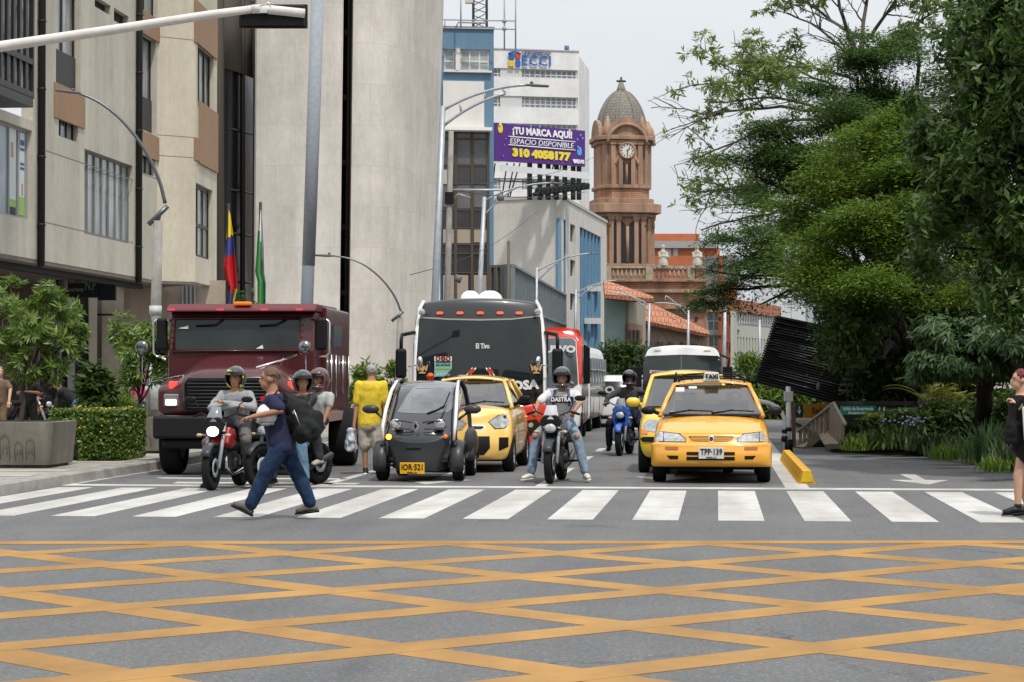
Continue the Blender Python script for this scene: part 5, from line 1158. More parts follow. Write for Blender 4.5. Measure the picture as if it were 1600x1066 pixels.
for i, (x, y, w_) in enumerate(((1215, 598, 70), (1270, 600, 80), (1180, 590, 60), (1340, 590, 80), (1420, 596, 90), (1500, 594, 90), (1580, 592, 90), (1650, 590, 90))):
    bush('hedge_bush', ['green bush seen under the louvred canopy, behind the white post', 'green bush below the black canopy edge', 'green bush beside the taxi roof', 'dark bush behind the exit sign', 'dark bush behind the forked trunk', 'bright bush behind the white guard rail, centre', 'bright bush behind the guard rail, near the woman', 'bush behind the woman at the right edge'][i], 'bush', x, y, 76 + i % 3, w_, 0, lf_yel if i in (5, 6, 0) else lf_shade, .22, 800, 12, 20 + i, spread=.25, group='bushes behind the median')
for i, (x, w_, y) in enumerate(((1362, 50, 672), (1405, 70, 664), (1465, 90, 640), (1530, 90, 636), (1600, 100, 630))):
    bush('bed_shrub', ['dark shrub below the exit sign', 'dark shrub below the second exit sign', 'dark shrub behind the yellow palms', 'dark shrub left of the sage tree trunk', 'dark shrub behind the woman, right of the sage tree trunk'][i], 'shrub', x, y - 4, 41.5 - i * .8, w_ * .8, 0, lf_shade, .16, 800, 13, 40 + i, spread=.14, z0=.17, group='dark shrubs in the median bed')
# left side shrubs
e1 = [W(40, 500, 31.7, 45), W(85, 490, 32, 38), W(20, 470, 32.4, 35), W(95, 540, 31.7, 30), W(40, 555, 31.7, 38), W(115, 520, 31.7, 18), W(-20, 510, 31.7, 45), W(75, 455, 32.4, 15), W(85, 575, 31.7, 18)]
g = P(30, 592, 31.7); tree('shrub', 'bushy green shrub tree with pointed leaves in the nearest planter', 'shrub', (g.x, g.y, .8), e1,
     [(680, 13, .15, .24, .06, 81, dict(mode='whorl', droop=.3, gap=.3, gfreq=2, shell=.5))], [leafmat('leaf_shrub', (.07, .14, .02), (.19, .27, .05), .4, .4)], .045, P(35, 610, 31.7), 'shrub trees in the kerb planters')
e2 = [W(215, 540, 37.6, 34), W(245, 525, 37.6, 30), W(195, 520, 37.9, 25), W(225, 575, 37.6, 30), W(255, 560, 37.6, 20), W(180, 515, 37.9, 10), W(233, 490, 37.6, 10), W(205, 600, 37.6, 14)]
g = P(215, 592, 37.7); tree('shrub', 'lighter shrub tree in the planter beside the lamp post and the truck', 'shrub', (g.x, g.y, .8), e2,
     [(560, 12, .15, .26, .07, 82, dict(mode='whorl', droop=.3, gap=.28, gfreq=2, shell=.5))], [MATS['leaf_shrub']], .04, P(218, 630, 37.7), 'shrub trees in the kerb planters')
bush('broadleaf_bush', 'dark broad-leaved bush behind the flowering hedge', 'bush', 158, 556, 40.5, 66, 0, lf_shade, .24, 240, 7, 9, z0=.6, mode='whorl', asp=.38, droop=.5)
bush('fern', 'bright fern growing behind the third planter', 'plant', 178, 595, 43, 60, 0, lf_yel, .3, 120, 10, 10, z0=.3, mode='whorl', asp=.1)
# trimmed hedge overflowing planter two
g = G(135, 719.5, .15); e = thing('hedge', 'trimmed green hedge with small yellow flowers spilling over the planter', 'hedge', (g.x + .03, g.y - .1, .15)); s_ = 127 / 1.35
rg = np.random.default_rng(5); n_ = 15000; Wd, Dp, Ht = 116 / s_ / 2, 1.45, .84
pts = []; 
while len(pts) < n_:
    x, y, z = rg.uniform(-Wd, Wd), rg.uniform(-.1, Dp), rg.uniform(.02, Ht)
    f = noise.noise(Vector((x * 3, y * 3, z * 3))) * .1
    if x < -.1 and z < Ht - .56 - .12 * noise.noise(Vector((x * 4, 0, 3))) and y < .2: continue
    if min(x + Wd, Wd - x) < .09 + f or (z > Ht - .1 + f) or y < .06 + f: pts.append((x, y - .06 * (z < .7) + f * .5, z + f * .3))
pts = np.array(pts); dn = unit(rg.normal(size=(n_, 3))); l_ = .035 * (.6 + .8 * rg.random((n_, 1))); up = unit(rg.normal(size=(n_, 3)) + np.array([0, -.7, .6]))
quads('foliage', pts, dn * l_, unit(np.cross(dn, up)) * l_ * .55, leafmat('leaf_hedge', (.06, .12, .018), (.15, .24, .035), .45, .35), e)
b = MB(); b.bx(-Wd + .12, Wd - .12, .1, Dp - .1, .5, Ht - .12); b.build('core', soil, e)
b = MB()
for k in range(60): x = rg.uniform(-Wd, Wd); b.ball((x, rg.uniform(-.08, 1.3), Ht + rg.uniform(-.04, .05)), rg.uniform(.012, .025), 6, smooth=False)
for k in range(14): b.ball((rg.uniform(-Wd, Wd), -.14, rg.uniform(.45, Ht)), .018, 6)
b.build('flower', mat('flower_yellow', (.7, .42, .03), .6), e)
bush('shrub', 'tall green shrub behind the man in yellow', 'shrub', 585, 556, 58, 92, 0, MATS['leaf_shrub'], .2, 1100, 12, 14, mode='whorl', asp=.3, spread=.1)
bush('shrub', 'green bush in the doorway behind the flags', 'shrub', 380, 452, 84, 45, 0, lf_shade, .3, 350, 10, 15, spread=.2)
# plants in the median bed
def blades(label, px, py, d, hpx, wpx, n, leaf, cat='plant', name='bed_plant', wid=.03, lean=.6, seed=0, group='plants in the median bed', flower=None):
    g = G(px, py, .17); e = thing(name, label, cat, g, 0, group); s_ = F / d; H = hpx / s_; Wd = wpx / s_ / 2; rg = np.random.default_rng(seed + 100); V = []; Fc = []
    for i in range(n):
        bx, by = rg.normal(0, Wd * .45), rg.normal(0, Wd * .35); a = rg.uniform(0, 6.28); ln = rg.uniform(.2, 1) * lean; h = H * rg.uniform(.5, 1.05); w2 = wid * rg.uniform(.6, 1.2); o_ = len(V); dx, dy = math.cos(a), math.sin(a)
        for k in range(5):
            t = k / 4; x = bx + dx * ln * H * t ** 1.6; y = by + dy * ln * H * t ** 1.6; z = h * (t - .35 * ln * t * t) - .03; ww = w2 * (1 - t) ** .6 * (.5 + 1.0 * min(t * 3, 1)) / 2 + .001; V += [(x - dy * ww, y + dx * ww, z), (x + dy * ww, y - dx * ww, z)]
        Fc += [(o_ + 2 * k, o_ + 2 * k + 1, o_ + 2 * k + 3, o_ + 2 * k + 2) for k in range(4)]
    b = MB(); b.add(V, Fc, 0, True); b.build('foliage', leaf, e, fix=False)
    if flower:
        b = MB()
        for i in range(26): b.ball((rg.normal(0, Wd * .5), rg.normal(0, Wd * .4), H * rg.uniform(.75, 1.05)), .025, 6)
        b.build('flower', flower, e)
    return e
lilac = mat('lilac', (.14, .12, .28), .6); lf_strap = leafmat('leaf_strap', (.025, .05, .012), (.06, .1, .03), .5, .3, .3)
for i, (x, y, d, h, w_, n_, lf, wd, lb) in enumerate((
    (1345, 700, 42, 30, 55, 130, lf_shade, .06, 'dark leafy plant directly under the exit sign'), (1385, 698, 43, 36, 60, 160, lf_shade, .05, 'dark leafy plant left of the fan-leaved palms'), (1425, 700, 42, 44, 60, 150, lf_strap, .05, 'strap-leaved plant with lilac flowers at the kerb bend'),
    (1455, 703, 39, 34, 70, 200, lf_strap, .035, 'strap-leaved clump right of the kerb bend'), (1500, 712, 37, 38, 80, 230, lf_strap, .035, 'broad strap-leaved clump at the middle of the bed'), (1545, 722, 35, 70, 60, 200, lf_sage, .035, 'tall pale grassy clump left of the woman'), (1590, 732, 33, 60, 80, 200, lf_strap, .035, 'strap-leaved clump behind the woman'), (1480, 716, 36, 30, 60, 120, lf_yel, .03, 'low bright green clump on the kerb edge'), (1555, 734, 33.5, 26, 50, 120, lf_yel, .03, 'low bright clump nearest the woman'), (1340, 702, 40.5, 26, 40, 100, lf_yel, .03, 'low bright clump beside the stair'))):
    blades(lb, x, y, d, h, w_, n_, lf, wid=wd, seed=i, flower=lilac if i == 2 else None)
for i, (x, y, h, w_, lb) in enumerate(((1455, 640, 96, 50, 'yellow-green palm with long fronds left of the trunk'), (1490, 650, 80, 46, 'yellow-green palm with long fronds right of its twin'), (1376, 668, 40, 26, 'small yellow-green leafy plant beside the exit sign'), (1432, 668, 60, 30, 'low yellow-green fronds at the left of the palms'))):
    g = P(x, 592, 41); s_ = F / 41; e = thing('palm', lb, 'palm', (g.x, g.y, .17), 0, 'yellow palms in the median bed'); b = MB(); rs = random.Random(i + 3); H = 1.5 + (592 - y + h * .75) / s_ - .17; V = []; 
    for k in range(13):
        a = rs.uniform(0, 6.28); L = h / s_ * rs.uniform(.5, .85); z0 = H - h / s_ * .75 * rs.uniform(.7, 1); pts = [Vector((math.cos(a) * L * t, math.sin(a) * L * t * .6, z0 + L * (1.1 * t - .7 * t * t))) for t in [j / 9 for j in range(10)]]
        b.tube([(0, 0, 0), (0, 0, z0 * .6), pts[0]], .012, 4) if k % 4 == 0 else None
        b.tube(pts, .008, 4)
        for j in range(1, 10):
            t_ = (pts[j] - pts[j - 1]).normalized()
            for sd in (-1, 1):
                sv = t_.cross(Vector((0, 0, 1))).normalized() * sd; l = .26 * math.sin(math.pi * (j + 1.5) / 12); o = pts[j]; tip = o + (sv * .8 + t_ * .7 + Vector((0, 0, -.15))) * l; wv = t_ * .022
                b.add([o - wv, o + wv, tip + wv * .2, tip - wv * .2], [(0, 1, 2, 3)])
    b.build('frond', leafmat('leaf_palm', (.2, .24, .02), (.38, .38, .05), .45, .4), e, fix=False)
# ================================================================== station canopy, stairs, exit signs
cn = thing('louvred_canopy', 'tilted black louvred station canopy under the trees', 'canopy', (0, 0, 0)); base = P(1290, 592, 47); cn.location = (base.x, base.y, 0)
def cp(px, py, d): return P(px, py, d) - cn.location
TL, TR, BR, BLc = cp(1214, 493, 50), cp(1352, 522, 47.5), cp(1326, 636, 47.5), cp(1180, 597, 50)
nrm = (TR - TL).cross(BLc - TL).normalized()
if nrm.y > 0: nrm = -nrm
b = MB(); back = -nrm * .3
b.add([TL, TR, BR, BLc, TL + back, TR + back, BR + back, BLc + back], [(0, 1, 2, 3), (7, 6, 5, 4), (0, 4, 5, 1), (1, 5, 6, 2), (2, 6, 7, 3), (3, 7, 4, 0)]); b.build('panel', mat('canopy_black', (.006, .006, .007), .6, spec=.2), cn)
b = MB(); b2 = MB(); rs = random.Random(2)
for k in range(27):
    t = .03 + .94 * k / 26; a, c = TL.lerp(BLc, t), TR.lerp(BR, t); b.tube([a + nrm * .05, c + nrm * .05], .026, 4)
    if rs.random() < .72: s0, s1 = rs.uniform(0, .2), rs.uniform(.4, 1); b2.tube([a.lerp(c, s0) + nrm * .085 + Vector((0, 0, .012)), a.lerp(c, s1) + nrm * .085 + Vector((0, 0, .012))], .006, 4)
for t in (.25, .5, .75): b.tube([TL.lerp(TR, t) + nrm * .02, BLc.lerp(BR, t) + nrm * .02], .03, 4)
b.build('louvre', mat('louvre_black', (.01, .01, .011), .5, spec=.3), cn); b2.build('louvre_edge', mat('louvre_edge', (.16, .16, .165), .35, .5), cn)
b = MB()
for x, y0, y1 in ((1378, 560, 700), (1300, 600, 690)): p = cp(x, y0, 50); q_ = cp(x, y1, 50); b.tube([p, (p.x, p.y, 0)], .12, 8)
b.build('column', blackp, cn)
b = MB()
for x, y in ((1292, 552), (1304, 560), (1279, 598)): p = cp(x, y, 46.5); b.tube([p, p - Vector((0, 0, .16))], [.03, .06], 8)
b.build('hanging_lamp', mat('lamp_pale', (.12, .12, .11), .4), cn)
b = MB()
for k in range(9): a = cp(1310 + k * 3.4, 610 - k * 9, 46); c = cp(1328 + k * 3.4, 612 - k * 9, 46); b.tube([a, c], .03, 4)
b.build('stair_edge', mat('stair_g', (.09, .09, .085), .6), cn)
# station body behind
sb = thing('station_wall', 'dark brown station wall with vertical boards behind the exit sign', 'wall', (0, 0, 0)); base = P(1400, 592, 52); sb.location = (base.x, base.y, 0)
def sp_(px, py, d): return P(px, py, d) - sb.location
def wall2(b, x0, x1, y0, y1, d, mi=0, th=.15):
    a, c = sp_(x0, y0, d), sp_(x1, y1, d); b.box(((a.x + c.x) / 2, (a.y + c.y) / 2, (a.z + c.z) / 2), (abs((x1 - x0) * d / F), th, abs(a.z - c.z)), mi, rz=YAW)
b = MB(); wall2(b, 1290, 1460, 560, 745, 54, 0); b.build('wall', mat('st_dark', (.012, .012, .012), .7), sb)
b = MB(); wall2(b, 1351, 1373, 590, 632, 53); b.build('board', mat('st_brown', (.09, .04, .025), .7), sb)
b = MB()
for x in (1338, 1343, 1348): wall2(b, x, x + 2.5, 590, 632, 52.8)
b.build('slat', mat('st_slat', (.17, .13, .1), .7), sb)
b = MB(); wall2(b, 1303, 1430, 627, 633, 46, 0, .2)
for x in (1304, 1425): wall2(b, x, x + 5, 628, 690, 46, 0, .2)
wall2(b, 1308, 1425, 633, 700, 46.3, 0, .05); b.build('beam', mat('st_beam', (.045, .043, .04), .6), sb)
gs = mat('exit_green', (.02, .27, .19), .4, emit=0); wp = mat('print_white', (.72, .72, .72), .5)
def sign(label, x0, x1, y0, y1, d, m, lines, name='exit_sign', cat='sign', tm=None):
    c = P((x0 + x1) / 2, (y0 + y1) / 2, d); e = thing(name, label, cat, c, YAW); s_ = F / d; w_, h_ = (x1 - x0) / s_, (y1 - y0) / s_; b = MB(); b.box((0, 0, 0), (w_, .06, h_)); b.build('panel', m, e, bev=.008)
    for (s, x, z, hh, ww) in lines: text(s, hh / s_ * 1.35, tm or wp, e, M=T((x / s_, -.034, z / s_)), width=ww / s_, bold=.004)
    return e
sign('green exit sign reading Salida de Emergencia on the dark beam', 1313, 1368, 634.5, 648.5, 45.4, gs, [('Salida de Emergencia', 0, 2.6, 5.2, 48), ('Emergency exit', -2, -3.8, 3.2, 27)])
e = sign('second green exit sign with white pictogram, right of the first', 1403, 1430, 637, 648, 45.4, gs, [('Salida', -5, 0, 5, 13)])
sign('small green sign hanging under the black canopy', 1274, 1291, 608, 618, 49, mat('green_dim', (.01, .07, .05), .5), [])
e = sign('orange direction sign reading Salida behind the stair', 1256, 1304, 631, 653, 48, mat('sign_orange', (.3, .14, .015), .5), [('Salida', 3, 0, 10, 30)], name='direction_sign', tm=mat('ink_dark', (.05, .02, .01), .6))
sign('dark green panel with arrow left of the orange sign', 1242, 1255, 631, 653, 48.1, mat('green_dark', (.01, .04, .03), .5), [('↓', 0, 0, 12, 5)], name='direction_sign')
sign('white and green pictogram plate beside the exit sign', 1369, 1385, 636, 647, 45.3, mat('dim_plate', (.05, .06, .045), .5), [('♦', -3, 0, 8, 3), ('♦', 4, 0, 8, 3)], name='pictogram_plate')
# stairway
stw = thing('stairway', 'brown slatted railing and concrete stair at the station entrance', 'stairs', (0, 0, 0)); base = P(1280, 592, 43); stw.location = (base.x, base.y, 0)
def q3(px, py, d): return P(px, py, d) - stw.location
rm = mat('rail_brown', (.2, .155, .11), .7, var=.3, vscale=5)
rail = lambda b, pts, th: b.add([*pts], [tuple(range(len(pts)))])
b = MB(); rail(b, [q3(1301, 632, 42.5), q3(1320, 663, 40.5), q3(1319, 702, 40.5), q3(1301, 681, 42.5)], .05); b.build('side_panel', rm, stw, fix=False, solid=.06)
b = MB()
for i in range(8):
    x = 1248 + i * 6.6; yt = 675 - i * 6.1; yb = 704 - i * 3.2; d = 44.5 - i * .25; a, c = q3(x, yt, d), q3(x + 4.6, yt - 4, d); e2_, f2 = q3(x + 4.6, yb - 2, d), q3(x, yb, d); b.add([a, c, e2_, f2], [(0, 1, 2, 3)])
b.build('baluster', rm, stw, fix=False, solid=.05)
b = MB(); b.tube([q3(1247, 674, 44.5), q3(1303, 630, 42.4), q3(1321, 663, 40.4)], .035, 6); b.build('handrail', mat('rail_top', (.3, .26, .2), .6), stw)
b = MB(); rail(b, [q3(1280, 679, 44), q3(1302, 681, 43), q3(1316, 701, 40.8), q3(1292, 702, 42)], .1); rail(b, [q3(1250, 703, 44.5), q3(1280, 679, 44), q3(1284, 684, 44), q3(1262, 704, 44)], .1); b.build('stair_flight', mat('stair_conc', (.27, .22, .16), .85, var=.3), stw, fix=False, solid=.12)
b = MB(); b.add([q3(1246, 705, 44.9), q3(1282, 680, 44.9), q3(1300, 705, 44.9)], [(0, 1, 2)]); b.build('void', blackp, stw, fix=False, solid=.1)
b = MB()
for x0, x1 in ((1237, 1243),): a = q3((x0 + x1) / 2, 634, 44.8); b.box((a.x, a.y, a.z / 2), ((x1 - x0) * 44.8 / F, .3, a.z))
b.build('gate_post', mat('gate_brown', (.1, .06, .045), .7), stw)
# white post with box and curved white rail
g = G(1232, 706); wpo = thing('white_post', 'slim white post with a pale box near its top beside the stair', 'post', g, YAW); s_ = 4800 / 114.
b = MB(); b.tube([(0, 0, 0), (0, 0, 1.34)], .05, 10); b.build('post', mat('wh_metal', (.6, .6, .6), .4), wpo); b = MB(); b.box((0, 0, 1.14), (.18, .12, .2)); b.build('box', mat('wh_box', (.45, .45, .44), .5), wpo, bev=.01)
b = MB(); b.tube([(0, 0, 0), (0, 0, .25)], .09, 10); b.tube([(0, 0, .42), (0, 0, .5)], .068, 10); b.build('collar', blackp, wpo)
g2 = G(1226, 706); wr = thing('curved_rail', 'white pipe rail curving over beside the taxi', 'rail', g2, YAW); b = MB(); b.tube([(0, 0, 0), (0, 0, .66), (-.05, 0, .8), (-.15, 0, .92), (-.32, 0, 1.0), (-.6, 0, 1.06), (-1.3, 0, 1.1)], .042, 8); b.build('pipe', MATS['wh_metal'], wr)
b = MB(); b.tube([(0, 0, .38), (0, 0, .46)], .056, 8); b.tube([(0, 0, .2), (0, 0, .32)], .07, 8); b.build('collar', blackp, wr)
# pedestrian guard rails far behind
for i, (x0, x1, y0, y1, d, lb) in enumerate(((938, 1004, 588, 597, 95, 'white guard rail glimpsed between the buses'), (1120, 1216, 590, 597, 90, 'white guard rail between the taxi and the canopy'), (1430, 1640, 597, 604, 62, 'white guard rail behind the trees on the right'))):
    a = P(x0, y0, d); e = thing('guard_rail', lb, 'guard rail', (a.x, a.y, 0), YAW, 'white guard rails'); w_ = (x1 - x0) * d / F; b = MB(); za, zb_ = P(x0, y0, d).z, P(x0, y1, d).z
    for z in (za, zb_): b.box((w_ / 2, 0, z), (w_, .08, .11))
    b.build('rail', mat('rail_white', (.62, .6, .55), .5), e); b = MB(); k = 0
    while k < w_: b.box((k, 0, za / 2), (.09, .09, za)); k += 2.2
    b.build('post', steel, e)
# yellow lane divider: ridged blocks end to end
xg = G(1261, 757); n_ = 9; sl2_ = .95
proto = None
for i in range(n_):
    if proto is None:
        e = thing('lane_divider', 'yellow ridged kerb block separating the slip lane, nearest the crosswalk', 'lane divider', (xg.x, xg.y + .05, 0), 0, 'yellow lane divider blocks in one row'); b = MB()
        pr = [(-.13, 0), (-.11, .04), (-.06, .19), (.06, .19), (.11, .04), (.13, 0)]; k = 0; rings_ = []
        for j in range(13):
            y = j * sl2_ / 12; s1 = 1 if j % 2 else .9; rings_.append([Vector((x * s1, y, z * (1 if j % 2 else .95))) for x, z in pr])
        b.rings(rings_, smooth=False); b.build('block', mat('divider_yellow', (.6, .32, .015), .6, var=.5, vscale=7, col2=(.28, .17, .04)), e)
        b = MB(); b.add([(-.09, -.006, .03), (.09, -.006, .03), (.05, -.006, .17), (-.05, -.006, .17)], [(0, 1, 2, 3)]); b.build('end_face', mat('divider_end', (.6, .38, .02), .5, var=.2), e, fix=False); proto = e
    else:
        c = copy_tree(proto, None, 'yellow ridged kerb block in the middle of the divider row' if i < n_ - 1 else 'yellow ridged kerb block at the far end of the row'); c.location = (xg.x, xg.y + .05 + i * (sl2_ + .02), 0)
        c['label'] = 'yellow ridged divider block number %d behind the one nearest the crosswalk' % (i) if i < n_ - 1 else c['label']
# overhead wires
wr_ = thing('overhead_wire', 'thin overhead wires crossing in front of the billboard', 'wire', (0, 0, 0)); b = MB()
for a, c, sg_ in (((705, 297, 60), (915, 300, 90), 2), ((705, 290, 60), (930, 245, 120), 3), ((640, 430, 70), (840, 330, 100), 4)):
    A_, C_ = P(*a), P(*c); b.tube([A_.lerp(C_, t) - Vector((0, 0, sg_ * .12 * math.sin(math.pi * t))) for t in [k / 8 for k in range(9)]], .012, 4)
b.build('wire', blackp, wr_)
# ================================================================== vehicles (front towards -Y, origin on the ground at the front)
def wheel(e, x, y, r, w_, side, rimm=None, spokes=5, name='wheel', rr=.6, steer=0, z=None):
    b = MB(); b.lathe([(r * rr, -w_ / 2), (r * .92, -w_ / 2), (r * .985, -w_ * .38), (r, -w_ * .2), (r, w_ * .2), (r * .985, w_ * .38), (r * .92, w_ / 2), (r * rr, w_ / 2)], axis='X', n=28, closed=True, cap=False)
    o = b.build(name, rubber, e); o.location = (x, y, r if z is None else z); o.rotation_euler = (0, 0, steer)
    b = MB(); q = side * w_ * .42
    b.lathe([(r * rr, q * 1.05), (r * rr * .93, q * .8), (r * rr * .93, -q)], axis='X', n=28, cap=False, smooth=False)
    b.lathe([(r * rr * .9, q * .2), (.001, q * .2)], axis='X', n=20, cap=False)
    for k in range(spokes):
        a = 2 * math.pi * k / spokes; b.box((q * .85, math.cos(a) * r * rr * .48, math.sin(a) * r * rr * .48), (w_ * .12, r * rr * .95, r * rr * .2), rx=a)
    b.lathe([(r * .12, q * 1.0), (r * .12, q * .2)], axis='X', n=12)
    b.build('rim', rimm or alloy, o); return o
def lat(e, name, m, us, ts, st, fn, sub=2, holes=(), bk=True, mi=None):
    b = MB(); b.lattice(us, ts, list(range(len(st))), lambda u, t, k: fn(u, t, st[k], k)); o = b.build(name, m, None, sub=sub); bake(o)
    for (x0, x1, y, z, r) in holes:
        c = MB(); c.lathe([(r, x0), (r, x1)], (0, y, z), 'X', 32); co = c.build('cut', m); q = o.modifiers.new('b', 'BOOLEAN'); q.object = co; q.operation = 'DIFFERENCE'; q.solver = 'EXACT'; bake(o); bpy.data.objects.remove(co)
    for p in o.data.polygons: p.use_smooth = True
    o.parent = e; return o
US, TS = [-1, -.82, -.45, 0, .45, .82, 1], [0, .12, .4, .7, .9, 1]
def shell(side=(.88, .97, 1, .99, .955, .86), plan=.16, nose=None, crown=.03, wk=(1, .85, .4, .1), ts=TS):
    def fn(u, t, s, k):
        y, hw, zl, zt = s[:4]; f = float(np.interp(t, ts, side)); w_ = wk[k] if k < len(wk) else 0
        z = zl + (zt + crown * (1 - u * u) - .035 * abs(u) ** 6 - zl) * t; dy = w_ * plan * abs(u) ** 3 + (w_ * nose(t) if nose else 0)
        return (u * hw * f, y + dy, z)
    return fn
def plate(e, txt, x, z, y, m, tm, w_=.33, h_=.15, city=True):
    b = MB(); b.box((x, y, z), (w_, .012, h_)); p = b.build('number_plate', m, e, bev=.004)
    text(txt, h_ * .72, tm, p, M=T((x, y - .009, z + .012)), width=w_ * .86, bold=.002)
    if city: text('MEDELLIN', h_ * .2, tm, p, M=T((x, y - .009, z - h_ * .4)), width=w_ * .4)
    return p
ink = mat('ink_black', (.009, .009, .009), .5, spec=.3); platew = mat('plate_white', (.55, .55, .52), .5); platey = mat('plate_yellow', (.68, .36, .02), .5); wt = MATS['print_white']
cglass = glassmat('car_glass', (.42, .47, .47)); seatm = mat('seat_grey', (.1, .1, .105), .8); dkbody = mat('dark_trim', (.02, .02, .022), .4)
wglass = mat('tinted_glass', (.01, .011, .013), .2, spec=.25)
def pane(P00, P10, P11, P01, bul, n_=8, m_=5):           # curved pane between four corners
    V = []; Fc = []; P00, P10, P11, P01 = map(Vector, (P00, P10, P11, P01))
    for j in range(m_ + 1):
        for i in range(n_ + 1):
            u, v = i / n_, j / m_; p = P00.lerp(P10, u).lerp(P01.lerp(P11, u), v); V.append(p + Vector(bul) * (1 - (2 * u - 1) ** 2) * (1 - .5 * (2 * v - 1) ** 2))
    for j in range(m_):
        for i in range(n_): a = j * (n_ + 1) + i; Fc.append((a, a + 1, a + n_ + 2, a + n_ + 1))
    return V, Fc
def greenhouse(e, wb, wt_, rt, rb, paint, pw=.035, roofh=.05, crown=.04, inner=True, belt=None):
    (y0, h0, z0), (y1, h1, z1), (y2, h2, z2), (y3, h3, z3) = wb, wt_, rt, rb
    st = [(y1 - .03, h1, z1), (y1 + .05, h1 + .015, z1 + .02), ((y1 + y2) / 2, max(h1, h2) + .03, max(z1, z2) + .035), (y2 - .05, h2 + .015, z2 + .02), (y2 + .03, h2, z2)]
    lat(e, 'roof', paint, [-1, -.85, -.4, 0, .4, .85, 1], [0, 1], st, lambda u, t, s, k: (u * s[1] * (1.03 if t == 0 else .97), s[0] - .05 * (1 - u * u) * (k == 0), s[2] - .01 + t * roofh + crown * (1 - u * u) - .02 * (t == 1) * abs(u) ** 4), 2)
    b = MB()
    for s_ in (-1, 1):
        b.tube([(s_ * h0, y0, z0 - .04), (s_ * (h0 * .52 + h1 * .48), (y0 + y1) / 2 - .01, (z0 + z1) / 2 + .01), (s_ * h1, y1, z1 + .015)], [pw * 1.1, pw, pw], 8, flat=.75); b.tube([(s_ * h3, y3, z3 - .04), (s_ * h2, y2, z2 + .01)], pw * 1.8, 8, flat=.6)
        ym = (y1 + y2) / 2 + .1; b.tube([(s_ * (h0 + h3) / 2 * 1.01, ym, z0 - .03), (s_ * (h1 + h2) / 2 * 1.03, ym, z1 + .02)], pw, 6, flat=.5)
        b.tube([(s_ * h1, y1, z1 + .012), (s_ * h2, y2, z2 + .012)], pw, 8)
    b.build('pillar', paint, e)
    b = MB(); b.add(*pane((-h0 + .015, y0, z0), (h0 - .015, y0, z0), (h1 - .01, y1, z1), (-h1 + .01, y1, z1), (0, -.1, .0)), 0, True); b.build('windscreen', cglass, e, fix=False)
    b = MB(); b.add(*pane((h3, y3, z3), (-h3, y3, z3), (-h2, y2, z2), (h2, y2, z2), (0, .06, 0)), 0, True); b.build('rear_window', cglass, e, fix=False)
    for s_ in (-1, 1):
        b = MB(); b.add(*pane((s_ * h0, y0, z0 - .02), (s_ * h3, y3, z3 - .02), (s_ * h2, y2, z2), (s_ * h1, y1, z1), (s_ * .02, 0, 0)), 0, True); b.build('side_window', cglass if inner else wglass, e, fix=False)
    if inner:
        b = MB(); b.tube([(-h0 + .06, y0 + .3, z0 - .1), (h0 - .06, y0 + .3, z0 - .1)], .11, 8); b.build('dashboard', dkbody, e)
        for s_ in (-1, 1):
            b = MB(); b.box((s_ * .34, y1 + .45, z0 - .12), (.44, .14, .6), rx=-.15); b.ball((s_ * .34, y1 + .5, z0 + .24), (.13, .05, .09), 10); b.build('seat', seatm, e, bev=.04)
        b = MB(); b.box((0, y2 - .25, z0 - .1), (1.1, .15, .45)); b.build('rear_seat', seatm, e, bev=.04)
        b = MB(); b.lathe([(.17, 0), (.185, .012), (.17, .024)], (0, 0, 0), 'Z', 20, M=T((.34, y0 + .42, z0 - .02)) @ Matrix.Rotation(R(65), 4, 'X'), closed=True, cap=False); b.build('steering_wheel', dkbody, e)
        b = MB(); b.box((0, y1 + .08, z1 - .05), (.2, .03, .055)); b.build('rear_view_mirror', dkbody, e, bev=.01)
def wiper(b, x0, x1, y, z): b.tube([(x0, y - .02, z + .01), ((x0 + x1) / 2, y - .055, z + .05), (x1, y - .03, z + .035)], .011, 5); b.tube([(x0, y - .02, z), ((x0 + x1) / 2, y - .07, z + .055)], .014, 5)
def vmirror(e, x, y, z, m, sx=.12, sz=.07, k='mirror'):
    b = MB(); b.ball((x, y, z), (sx, .07, sz), 12); b.tube([(x - math.copysign(sx * .8, x), y + .03, z - sz * .3), (x - math.copysign(sx * 1.6, x), y + .06, z - sz * .8)], .03, 6); b.build(k, m, e)
    b = MB(); b.ball((x, y + .045, z), (sx * .82, .03, sz * .8), 10); b.build('mirror_glass', chrome, e)
class Fr:      # photo pixel -> vehicle front coordinates
    def __init__(s, cx, yg):
        s.s = (yg - 592) / 1.5; s.d = F / s.s; s.cx = cx; s.loc = G(cx, yg); s.g = yg
    def __call__(s, *pts): return [((x - s.cx) / s.s, 1.5 + (592 - y) / s.s) for x, y in pts]
    def rect(s, x0, y0, x1, y1): return s((x0, y1), (x1, y1), (x1, y0), (x0, y0))
